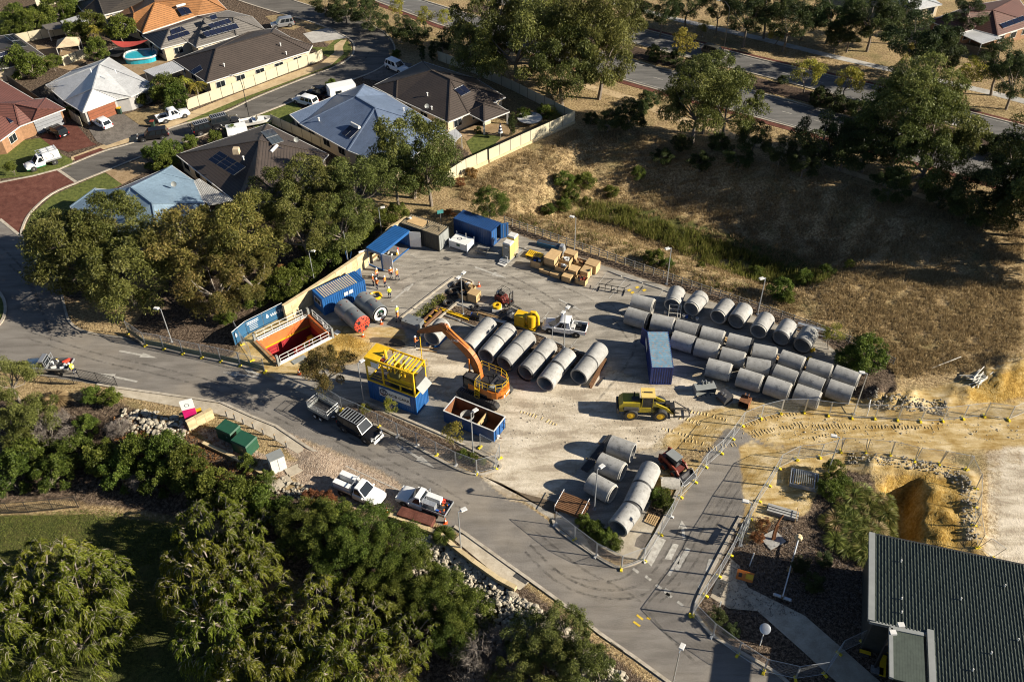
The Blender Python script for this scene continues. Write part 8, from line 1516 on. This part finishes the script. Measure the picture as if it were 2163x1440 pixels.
def crown(name, R, nc, rc, nl, L_, W_, m, droop=.5, lo=-.55, shell=.55, up=.35):
    Cc = clumps(nc, R, lo, shell); k = len(Cc); rr = RS.uniform(rc*.65, rc*1.25, k); ci = np.repeat(np.arange(k), nl); d = nrm(RS.normal(size=(k*nl, 3))+np.array([0, 0, up])); rad = np.abs(RS.normal(.84, .15, k*nl)); asp = RS.uniform(.65, 1.35, (k, 3))
    P = Cc[ci]+d*(rr[ci]*rad)[:, None]*asp[ci]*np.array([1, 1, .8]); D = nrm(d*.7+RS.normal(size=d.shape)*.6-np.array([0, 0, droop])); tone = .5+.28*RS.normal(size=k)[ci]*.7+.22*RS.normal(size=k*nl)
    return leafmesh(name, P, D, L_*RS.uniform(.7, 1.3, k*nl), W_*RS.uniform(.7, 1.3, k*nl), tone, m), Cc
def trunk(name, Cc, zc, r, m, n=9, lean=.4):
    b = MB(); top = np.array([RS.uniform(-lean, lean), RS.uniform(-lean, lean), zc*.55]); b.tube([(0, 0, -.3), top*.5+RS.uniform(-.15, .15, 3)*[1, 1, 0], top], [r, r*.8, r*.62], m, 7)
    for i in RS.choice(len(Cc), min(n, len(Cc)), replace=False): c = Cc[i]+[0, 0, zc]; mid_ = top*.5+c*.5+RS.uniform(-.4, .4, 3)-[0, 0, .3]; b.tube([top, mid_, c], [r*.5, r*.3, r*.1], m, 5)
    return b.mesh(name)
def weeping(name, R, nf, m):
    """umbrella sprays: pale twigs that rise and spread, foliage hanging from them"""
    F = clumps(nf, R, -.3, .66); P, D, T = [], [], []; b = MB(); nS, nL = 17, 20
    for f in F:
        o = nrm(f*[1, 1, .5]+RS.normal(size=3)*.8); tb_ = RS.normal()*.18; big = RS.uniform(.6, 1.1)
        for s in range(nS):
            a = nrm(o*.85+RS.normal(size=3)*[.6, .6, .25]+[0, 0, .12]); ln = RS.uniform(.8, 1.9)*big; t_ = np.linspace(.1, 1, nL)[:, None]; pts = f+a*np.sqrt(t_)*ln*.62-np.array([0, 0, 1])*(t_**2)*ln*.85; tg = nrm(a*.5-np.array([0, 0, 1.9])*t_)
            P.append(pts+RS.normal(size=pts.shape)*.035); D.append(nrm(tg+RS.normal(size=pts.shape)*.22)); T.append(.55+tb_+.2*RS.normal(size=nL)-.12*t_[:, 0])
            if s < 5: b.tube([f-o*.5-[0, 0, .35], f+a*.1, f+a*.38*ln-[0, 0, .02], f+a*.6*ln-[0, 0, .26*ln]], [.026, .022, .015, .005], 'bark_pale', 3)
    return leafmesh(name, np.concatenate(P), np.concatenate(D), .34*RS.uniform(.7, 1.3, nf*nS*nL), .05*RS.uniform(.7, 1.3, nf*nS*nL), np.concatenate(T), m), b.mesh('twigs'), F
def tussock(name, n, h, sp, m, w=.03):
    a = RS.uniform(0, 6.28, n); l = RS.uniform(.15, 1, n); P0 = np.stack([np.cos(a)*sp*.15, np.sin(a)*sp*.15, np.zeros(n)], -1); d1 = nrm(np.stack([np.cos(a)*l, np.sin(a)*l, np.ones(n)*.9], -1)); d2 = nrm(np.stack([np.cos(a)*(l+.5), np.sin(a)*(l+.5), .25-l*.9], -1)); tone = .5+.25*RS.normal(size=n)
    return leafmesh(name, np.concatenate([P0+d1*h*.3, P0+d1*h*.6+d2*h*.25]), np.concatenate([d1, d2]), h*.62, w, np.concatenate([tone, tone]), m)
def palm_mesh():
    P, D, T = [], [], []
    for k in range(18):
        a = k*2.4; e = RS.uniform(.1, 1.0); ln = RS.uniform(1.5, 2.1); t_ = np.linspace(.1, 1, 22)[:, None]; h = np.array([math.cos(a), math.sin(a), 0]); pts = h*t_*ln+np.array([0, 0, 1])*(e*t_*ln-1.1*t_**2*ln*.8)
        for s in (-1, 1): sd = np.array([-h[1], h[0], 0])*s; P.append(pts+sd*.22-[0, 0, .08]); D.append(nrm(np.tile(sd+h*.4-[0, 0, .5], (22, 1)))); T.append(np.full(22, .5+.2*RS.normal()))
    return leafmesh('fronds', np.concatenate(P), np.concatenate(D), .55, .05, np.concatenate(T), 'leaf_lime')
PROTO = {}
def proto(kind):
    if kind in PROTO: return PROTO[kind]
    L_ = []
    if kind in ('gum', 'rusty', 'dark', 'round'):   # R about 4 m wide, centre of crown at z 0
        for s in range(3 if kind == 'gum' else 2):
            lm = {'gum': 'leaf_gum', 'rusty': 'leaf_rusty', 'dark': 'leaf_dark', 'round': 'leaf_gum'}[kind]
            c, Cc = crown('crown', (4, 4, 3.4) if kind != 'round' else (4.2, 4.2, 3.2), 36 if kind != 'round' else 54, 1.0, 460, .29, .092, lm, .75 if kind == 'gum' else .45, -.6, .5); L_.append(([('crown', c)], Cc, .26, 'bark' if kind != 'rusty' else 'bark_pale', 4))
    elif kind == 'weep':
        for s in range(3): c, tw, F = weeping('crown', (3.8, 3.8, 2.75), 84, 'leaf_weep'); L_.append(([('crown', c), ('twigs', tw)], F, .25, 'bark', 4))
    elif kind in ('bush', 'lime', 'shade', 'dry'):
        for s in range(2): c, Cc = crown('crown', (1, 1, .8), 30, .30, 260 if kind != 'lime' else 110, .11, .045, {'bush': 'leaf_bush', 'lime': 'leaf_lime', 'shade': 'leaf_dark', 'dry': 'leaf_dry'}[kind], .2, -.75, .45); L_.append(([('crown', c)], Cc, .06, 'bark', 1))
    elif kind == 'fine':   # dense tree of fine leaf
        for s in range(2): c, Cc = crown('crown', (4, 4, 3.2), 100, .8, 320, .22, .07, 'leaf_bush', .1, -.6, .6); L_.append(([('crown', c)], Cc, .22, 'bark', 4))
    elif kind == 'cypress': c, Cc = crown('crown', (.55, .55, 2.2), 40, .3, 130, .14, .05, 'leaf_dark', -.6, -1, .3); L_.append(([('crown', c)], Cc, .08, 'bark', 1))
    elif kind == 'twig': c, Cc = crown('crown', (1, 1, .8), 30, .4, 110, .30, .018, 'leaf_twig', -.3, -.6, .3, .6); L_.append(([('crown', c)], Cc, .06, 'bark_pale', 1))
    PROTO[kind] = L_; return L_
CNT = {}
def plant(kind, px, py, rpx, lift=None, flat_=1.0, label=None, name=None, cat=None, group=None):
    """crown centre in the photograph and its half width in pixels there"""
    g0 = G(px, py); s = FOC/float(np.linalg.norm(np.array([g0[0], g0[1], g0[2]-CAMH])))*1.03; r = rpx/s; base = {'gum': 4, 'rusty': 4, 'dark': 4, 'round': 4.2, 'weep': 4.2, 'fine': 4, 'cypress': .55}.get(kind, 1.05)
    tall = base > 2; k = r/base; zc = lift if lift is not None else (r*1.15+1.6 if tall else (r*.75 if kind != 'cypress' else 2.1*k*1.0))
    gz = g0[2]
    for _ in range(4): p = flat(px, py, gz+zc); gz = .5*gz+.5*hgrid(p[0], p[1])
    t = thing(name or ('tree' if tall else 'shrub'), label, cat or ('tree' if tall else 'shrub'), (p[0], p[1], gz), 0, group)
    pr = proto(kind); parts, Cc, tr, bk, base_ = pr[CNT.get(kind, 0) % len(pr)]; CNT[kind] = CNT.get(kind, 0)+1; rz = rnd.uniform(0, 6.28); sz = k*flat_*rnd.uniform(.92, 1.08)
    for nm, me_ in parts: tag(inst(nm, me_, t, (0, 0, zc), rz, (k, k, sz)), kind='stuff' if nm == 'twigs' else None)
    b = MB(); b2 = trunk('trunk', (Cc*np.array([k, k, sz]))@rz2(rz).T, zc, max(.05, tr*k), bk, 9 if tall else 4, .4*k); inst('trunk', b2, t); return t
def grove(area, kind, noun, items, **k):
    items = sorted(items); n = len(items)
    for i, q in enumerate(items):
        lb = f'{noun} {area}' if n == 1 else f'{noun}, {ORD[i] if i < 20 else str(i+1)+"th"} from the left {area}'
        plant(kind, q[0], q[1], q[2], *(q[3:]), label=lb, group=None if n == 1 else f'{noun} {area}', **k)
grove('below the pale blue roof', 'round', 'broad dark green tree', [(165,535,90,5.5),(262,575,85,5.0),(120,500,55,4.5),(235,480,70,6.5)]); grove('beside the shaft banners', 'rusty', 'gum tree with pale branches', [(410,510,85,6.0),(490,500,80,6.2),(450,600,70,4.5),(525,585,55,4.2)])
grove('below the brown and slate blue roofs', 'gum', 'tall gum tree', [(598,415,62,7.5),(665,395,60,7.5),(745,385,60,7.5),(640,480,62,6.0),(725,470,58,5.5),(865,320,78,7.5),(905,350,60,6.5),(835,365,55,6.0)]); grove('behind the limestone retaining wall', 'bush', 'leafy shrub', [(540,622,30),(600,600,42),(640,575,36),(690,545,34),(720,520,30),(760,485,34),(800,462,30),(840,448,24),(665,525,30),(478,668,22)]); grove('by the retaining wall', 'dry', 'reddish dry shrub', [(598,582,22),(565,545,16),(950,450,12),(995,365,14),(972,385,11)])
grove('behind the blue container', 'fine', 'round dense tree', [(1035,430,36,3.2)]); grove('in front of the shaft', 'rusty', 'bronze leaved tree', [(690,775,50,4.2)])
grove('at the top beside the highway', 'gum', 'large gum tree', [(1030,40,70,9.5),(1090,95,75,8),(1165,35,75,9),(1225,55,80,10),(1190,140,66,7),(1270,120,66,7.5),(1300,30,55,8),(1010,110,50,6)]); grove('at the edge of the dry field', 'gum', 'big gum tree', [(1475,215,66,7),(1540,215,62,7),(1500,170,55,9),(1910,260,75,7.5),(1975,260,75,7.5),(1945,205,66,10.5),(1955,330,70,5.5)]); grove('at the right edge of the dry field', 'dark', 'dark shrubby tree', [(1740,295,55,4.5),(1790,310,48,4),(1840,300,46,5),(1595,290,34,3),(1650,320,32,2.6),(2080,410,58,4.5),(2140,395,55,5),(2155,330,50,6),(1330,245,36,2.5),(1285,255,26,2.2),(2150,440,50,3.5),(2050,440,36,2.5),(1560,330,28,2),(1700,345,32,2.4),(1880,395,34,2.2),(1990,405,36,2.4)])
grove('on the highway median', 'lime', 'young street tree', [(1445,86,26,3.8),(1708,150,28,4),(1797,168,28,4)]); grove('along the highway median', 'shade', 'low dark hedge shrub', [(1385,112,20),(1425,124,20),(1470,136,22),(1515,150,22),(1560,158,20),(1735,205,24),(1775,218,24),(1815,230,24),(1850,245,20),(2080,300,26),(2120,308,26),(2155,315,24),(1655,170,12),(1900,262,14)]); grove('beyond the highway', 'dark', 'dark verge tree', [(1335,10,32,5),(1400,22,32,5),(1455,5,34,5),(1580,32,38,6),(1625,15,40,6),(1665,42,38,6),(1705,18,42,6),(1760,25,42,6),(1800,60,30,4.5),(1850,35,44,6.5),(1900,25,38,6),(1945,80,52,7.5),(1925,160,34,5.5),(1990,105,40,6),(2045,30,30,4.5),(2120,130,42,6),(2150,165,40,5.5),(1770,75,24,3.4),(1560,8,30,5),(1520,15,26,5)])
grove('beyond the highway path', 'lime', 'yellowish young tree', [(1640,68,18,2.6),(1770,62,22,3.4),(2055,150,30,3.8),(1485,55,14,2.4),(1925,115,22,3)]); grove('at the bend of the street', 'dark', 'rounded dark shrub tree', [(690,12,26,2.4),(728,26,30,2.4),(785,38,28,2.6),(845,62,28,2.6),(878,72,28,2.4),(935,92,22,2),(760,0,26,2.8)]); grove('between the street and the highway', 'lime', 'small pale tree', [(838,14,16,3),(898,32,18,3.4),(940,36,16,3.2),(975,60,18,3.4),(1000,80,16,3)]); grove('beside the brown roofed corner house', 'cypress', 'narrow cypress', [(891,108,6),(912,108,6),(1082,262,7)])
grove('in the back gardens', 'bush', 'garden tree', [(190,48,26,3.5),(255,58,26,3.5),(205,105,22,2.6),(120,18,32,3),(62,45,28,2.4),(90,28,20,2.2),(25,60,20,2),(28,132,32,2.6),(68,138,26,2.4),(160,68,24,2),(145,12,22,2.2),(35,30,24,2.2),(112,130,16,1.8)]); grove('around the white roofed house', 'bush', 'front garden shrub', [(155,232,16),(350,185,32,2.4),(372,205,26,2),(300,210,16),(335,200,18)]); grove('beside the red roofed house', 'twig', 'bare twiggy shrub', [(125,195,22)]); grove('on the verge', 'bush', 'small clipped tree', [(22,352,12,1.6)]); grove('beside the lower brown house', 'bush', 'street garden shrub', [(330,330,30),(362,318,26),(350,345,22),(400,300,16),(455,290,16),(490,275,14),(1010,275,8),(838,114,11),(700,178,12),(1105,240,16),(1150,235,18)])
grove('in the dry basin', 'bush', 'round basin shrub', [(1192,378,22),(1236,382,22),(1208,408,20),(1160,442,16),(1190,432,18),(1350,365,16),(1385,545,20),(1410,556,14),(1650,612,28),(1665,628,18),(1745,575,18),(1700,588,20),(1795,560,12),(1600,575,18),(1240,425,12),(1290,405,16),(1480,560,10),(1370,540,14)]); grove('along the path', 'shade', 'low dark scrub', [(1370,208,22),(1350,230,20),(1400,330,22),(1440,300,22),(1480,345,24),(1520,300,22),(1250,250,16)]); grove('right of the pipe stock', 'lime', 'young yellow green tree', [(1762,703,22,2.6)]); grove('beside the end lamp post', 'bush', 'large dense round bush', [(1835,748,42,1.8),(1795,755,28,1.2)])
grove('on the tree island', 'lime', 'small yellow leaved tree', [(770,862,13,1.6),(824,855,17,2.4),(958,912,24,2.8)]); grove('inside the island fence', 'bush', 'low green shrub', [(978,960,14),(1000,966,12),(1020,975,10)]); grove('behind the corner fence', 'bush', 'leafy hedge shrub', [(1232,1102,20),(1255,1118,22),(1280,1132,22),(1302,1150,18)]); grove('beside the pallet', 'bush', 'olive shrub', [(1390,1048,20),(1408,1062,20),(1400,1040,16)]); grove('beside the mirror', 'shade', 'dark bed shrub', [(1515,1302,20),(1545,1330,16),(1690,1190,20),(1720,1230,22),(1740,1180,18)]); grove('in the grass bed', 'bush', 'dense green bush', [(1762,995,26),(1752,1035,26),(1780,1020,20)]); grove('near the post bundle', 'dry', 'brown dead shrub', [(1612,1108,16),(1600,1135,14)])
grove('on the lower lawn', 'weep', 'weeping peppermint tree', [(90,1235,92,3.4),(175,1255,92,3.6),(60,1330,95,3.2),(165,1345,95,3.0)]); grove('in the foreground below the white utes', 'weep', 'weeping peppermint tree', [(455,1120,80,3.6),(530,1140,72,3.2),(430,1215,88,3.6),(520,1230,85,3.4),(470,1320,95,3.4),(670,1290,78,3.4),(760,1320,72,3.4),(640,1375,88,3.2),(735,1400,92,3.2),(540,1415,90,3),(870,1345,60,3),(820,1420,70,2.8)]); grove('below the rocks', 'fine', 'dense bright green tree', [(650,1110,60,3.0),(705,1120,62,3.2),(770,1125,66,3.4),(835,1160,62,3),(720,1185,56,2.8),(880,1215,56,2.8),(800,1205,56,2.8),(940,1255,56,2.8),(900,1275,50,2.6),(985,1300,56,2.6),(960,1335,50,2.6),(830,1265,50,2.6)]); grove('at the bottom beside the lower road', 'gum', 'pale mixed foliage tree', [(1130,1340,56,2.4),(1195,1330,52,2.4),(1150,1400,62,2.4),(1225,1395,54,2.2),(1265,1430,50,2.0),(1090,1410,50,2.2)]); grove('in the foreground', 'twig', 'bare grey twiggy tree', [(1035,1370,52,2.2),(1000,1410,42,1.8),(1070,1405,40,1.6)])
grove('in the garden below the black fence', 'bush', 'garden bush', [(150,955,40),(215,965,40),(290,960,46),(350,955,46),(395,980,44),(250,1000,40),(330,1010,42),(410,1030,40),(60,960,44),(110,1000,40),(20,1000,46),(235,838,22),(195,835,22),(520,978,22),(455,1030,44),(505,1045,44),(555,1055,34),(600,1075,30),(180,900,26),(560,1010,20)]); grove('at the left edge', 'gum', 'garden gum tree', [(18,800,46,3.6),(70,880,46,3),(20,900,44,3.2)]); grove('in the left garden', 'twig', 'grey twiggy shrub', [(120,905,36),(250,905,24),(60,930,30),(300,1015,26)]); grove('beside the white ute', 'dry', 'rusty orange shrub', [(692,1052,18),(655,1050,20),(425,1000,20)])
# palms
pf = palm_mesh()
for i, (px_, py_, h_, k_) in enumerate(((207,62,3.6,1.2), (385,168,2.8,1.0), (412,178,2.6,1.1), (340,335,.8,.8), (365,345,.7,.7), (1165,235,.8,1.0))):
    p = flat(px_, py_, h_); t = thing('palm_tree', ('tall palm between the garden trees', 'left palm beside the brown roof end', 'right palm beside the brown roof end', 'left cycad palm at the lower drive', 'right cycad palm at the lower drive', 'low palm inside the cream corner fence')[i], 'palm', (p[0], p[1], 0)); inst('fronds', pf, t, (0, 0, h_), i, k_); b = MB(); b.tube([(0, 0, 0), (.1, 0, h_*.5), (0, 0, h_)], [.16, .12, .12], 'bark', 6); b.build('trunk', t)
t = thing('grass_tree', 'spiky straw coloured grass tree in the garden bed by the black fence', 'plant', G(122,850)); inst('blades', tussock('blades', 700, 1.6, 1, 'leaf_straw', .04), t); b = MB(); b.cyl((0, 0, 0), (0, 0, .3), .2, 'bark', n=7); b.build('stem', t)
t = thing('grass_tree', 'round spiky green tussock on the rocks below the white tray ute', 'plant', G(938,1135)); inst('blades', tussock('blades', 800, 1.2, 1, 'leaf_bush', .04), t); b = MB(); b.cyl((0, 0, 0), (0, 0, .25), .2, 'bark', n=7); b.build('stem', t)
TU = [tussock('blades', 260, 1.1, 1, 'leaf_reed', .035) for _ in range(3)]+[tussock('blades', 240, 1.0, 1, 'leaf_straw', .035)]
bed = [(1800,1020),(1870,1060),(1885,1150),(1840,1190),(1770,1160),(1740,1110),(1780,1060)]; k = 0
for r_, gy in enumerate(range(1025, 1195, 17)):
    xs_ = [gx+rnd.uniform(-4, 4) for gx in range(1745, 1890, 18)]; xs_ = [x for x in xs_ if inpoly(np.array([x]), np.array([gy]), bed)[0]]
    for i, x in enumerate(xs_):
        k += 1; t = thing('grass_tussock', f'strap leaved tussock, {ORD[i]} from the left in the {ORD[r_]} row of the bed', 'tussock', G(x, gy+rnd.uniform(-4, 4)), rnd.uniform(0, 6), 'tussocks in the planted bed'); inst('blades', TU[k % 4], t, sc=rnd.uniform(.8, 1.25))
# dry grass, reeds and weeds too many to count
def scatter(name, poly, n, hh, ww, m, label, thin=None, up=1.0, avoid=None):
    wp = [tuple(G(*p)[:2]) for p in poly]; X = np.array(wp); lo, hi = X.min(0), X.max(0); P = RS.uniform(lo, hi, (n*3, 2)); P = P[inpoly(P[:, 0], P[:, 1], wp)]
    dn = wob(P[:, 0]*3, P[:, 1]*3)+.6*wob(P[:, 1]*8, P[:, 0]*8); P = P[dn > (thin if thin is not None else -9)][:n]; q = 4; P = np.repeat(P, q, 0)+RS.normal(size=(len(P)*q, 2))*hh*.22; Z = np.array([hgrid(*p) for p in P]) if len(P) < 200 else GZ[np.clip(np.searchsorted(ys, P[:, 1]), 0, len(ys)-1), np.clip(np.searchsorted(xs, P[:, 0]), 0, len(xs)-1)]
    h = hh*RS.uniform(.5, 1.3, len(P)); D = nrm(RS.normal(size=(len(P), 3))*.45+np.array([0, 0, up])); me_ = leafmesh(name, np.column_stack([P, Z])+D*h[:, None]*.45, D, h, ww, .5+.25*RS.normal(size=len(P)), m); o = bpy.data.objects.new(name, me_); C.objects.link(o); tag(o, label, None, None, 'stuff'); return o
FIELD = [(950,410),(1090,330),(1215,275),(1330,270),(1480,330),(1700,360),(1950,430),(2163,470),(2163,740),(1900,800),(1860,760),(1740,690),(1400,585),(1080,465)]
scatter('dry_grass', FIELD, 30000, .5, .06, 'leaf_straw', 'tufts of dry straw coloured grass covering the basin and field', -.12); scatter('dry_grass', [(1700,600),(1860,560),(2163,600),(2163,760),(1900,800),(1780,690)], 9000, .4, .05, 'leaf_straw', 'dense dry grass of the field right of the pipes', -.5)
scatter('reeds', [(1180,440),(1290,468),(1400,508),(1520,556),(1640,592),(1760,600),(1740,568),(1600,540),(1450,488),(1300,432),(1190,418)], 5200, 1.15, .055, 'leaf_reed', 'green and yellow reeds along the floor of the basin', -.15, 1.8); scatter('scrub', [(1200,440),(1300,470),(1480,535),(1640,590),(1760,592),(1700,565),(1500,500),(1320,440)], 3500, .7, .09, 'leaf_bush', 'dark green scrub along the floor of the basin', -.05, 1.0); scatter('weeds', [(1090,470),(1400,580),(1560,630),(1600,600),(1450,540),(1250,470),(1120,430)], 3000, .35, .07, 'leaf_bush', 'low green weeds on the slope behind the timber fence', .05)
scatter('lawn_grass', [(0,1090),(180,1075),(420,1090),(400,1180),(250,1200),(0,1180)], 6000, .14, .03, 'leaf_reed', 'short grass of the lower lawn'); scatter('leaf_litter', [(240,880),(420,880),(600,1000),(560,1040),(400,1000),(250,960)], 2500, .2, .06, 'leaf_dry', 'dry leaf litter in the left garden', None, .2); scatter('leaf_litter', [(1500,1300),(1560,1090),(1640,1090),(1720,1140),(1840,1200),(1830,1330),(1700,1300)], 3000, .2, .06, 'leaf_twig', 'dry mulch and litter in the garden bed by the dark building', None, .2); scatter('island_plants', [(868,672),(905,640),(930,620),(945,630),(905,665)], 260, .3, .07, 'leaf_reed', 'small pale groundcover on the planted island', None, .6)
scatter('verge_grass', [(720,20),(1000,90),(1180,170),(1350,200),(1640,275),(2000,385),(2000,420),(1600,310),(1300,235),(1100,180),(860,110)], 7000, .3, .05, 'leaf_straw', 'dry grass of the verge beside the highway', -.2); scatter('far_verge_grass', [(1250,0),(1500,60),(1900,160),(2163,230),(2163,255),(1850,170),(1400,65),(1200,5)], 4000, .3, .06, 'leaf_straw', 'dry grass of the verge beyond the highway', -.2)
grove('added out of view to shade the field', 'gum', 'large gum tree', [(2235,395,80,8),(2290,450,85,8),(2250,330,80,9),(2330,400,85,9)])  # unseen trees, added beyond the view for the shadows they throw on the field
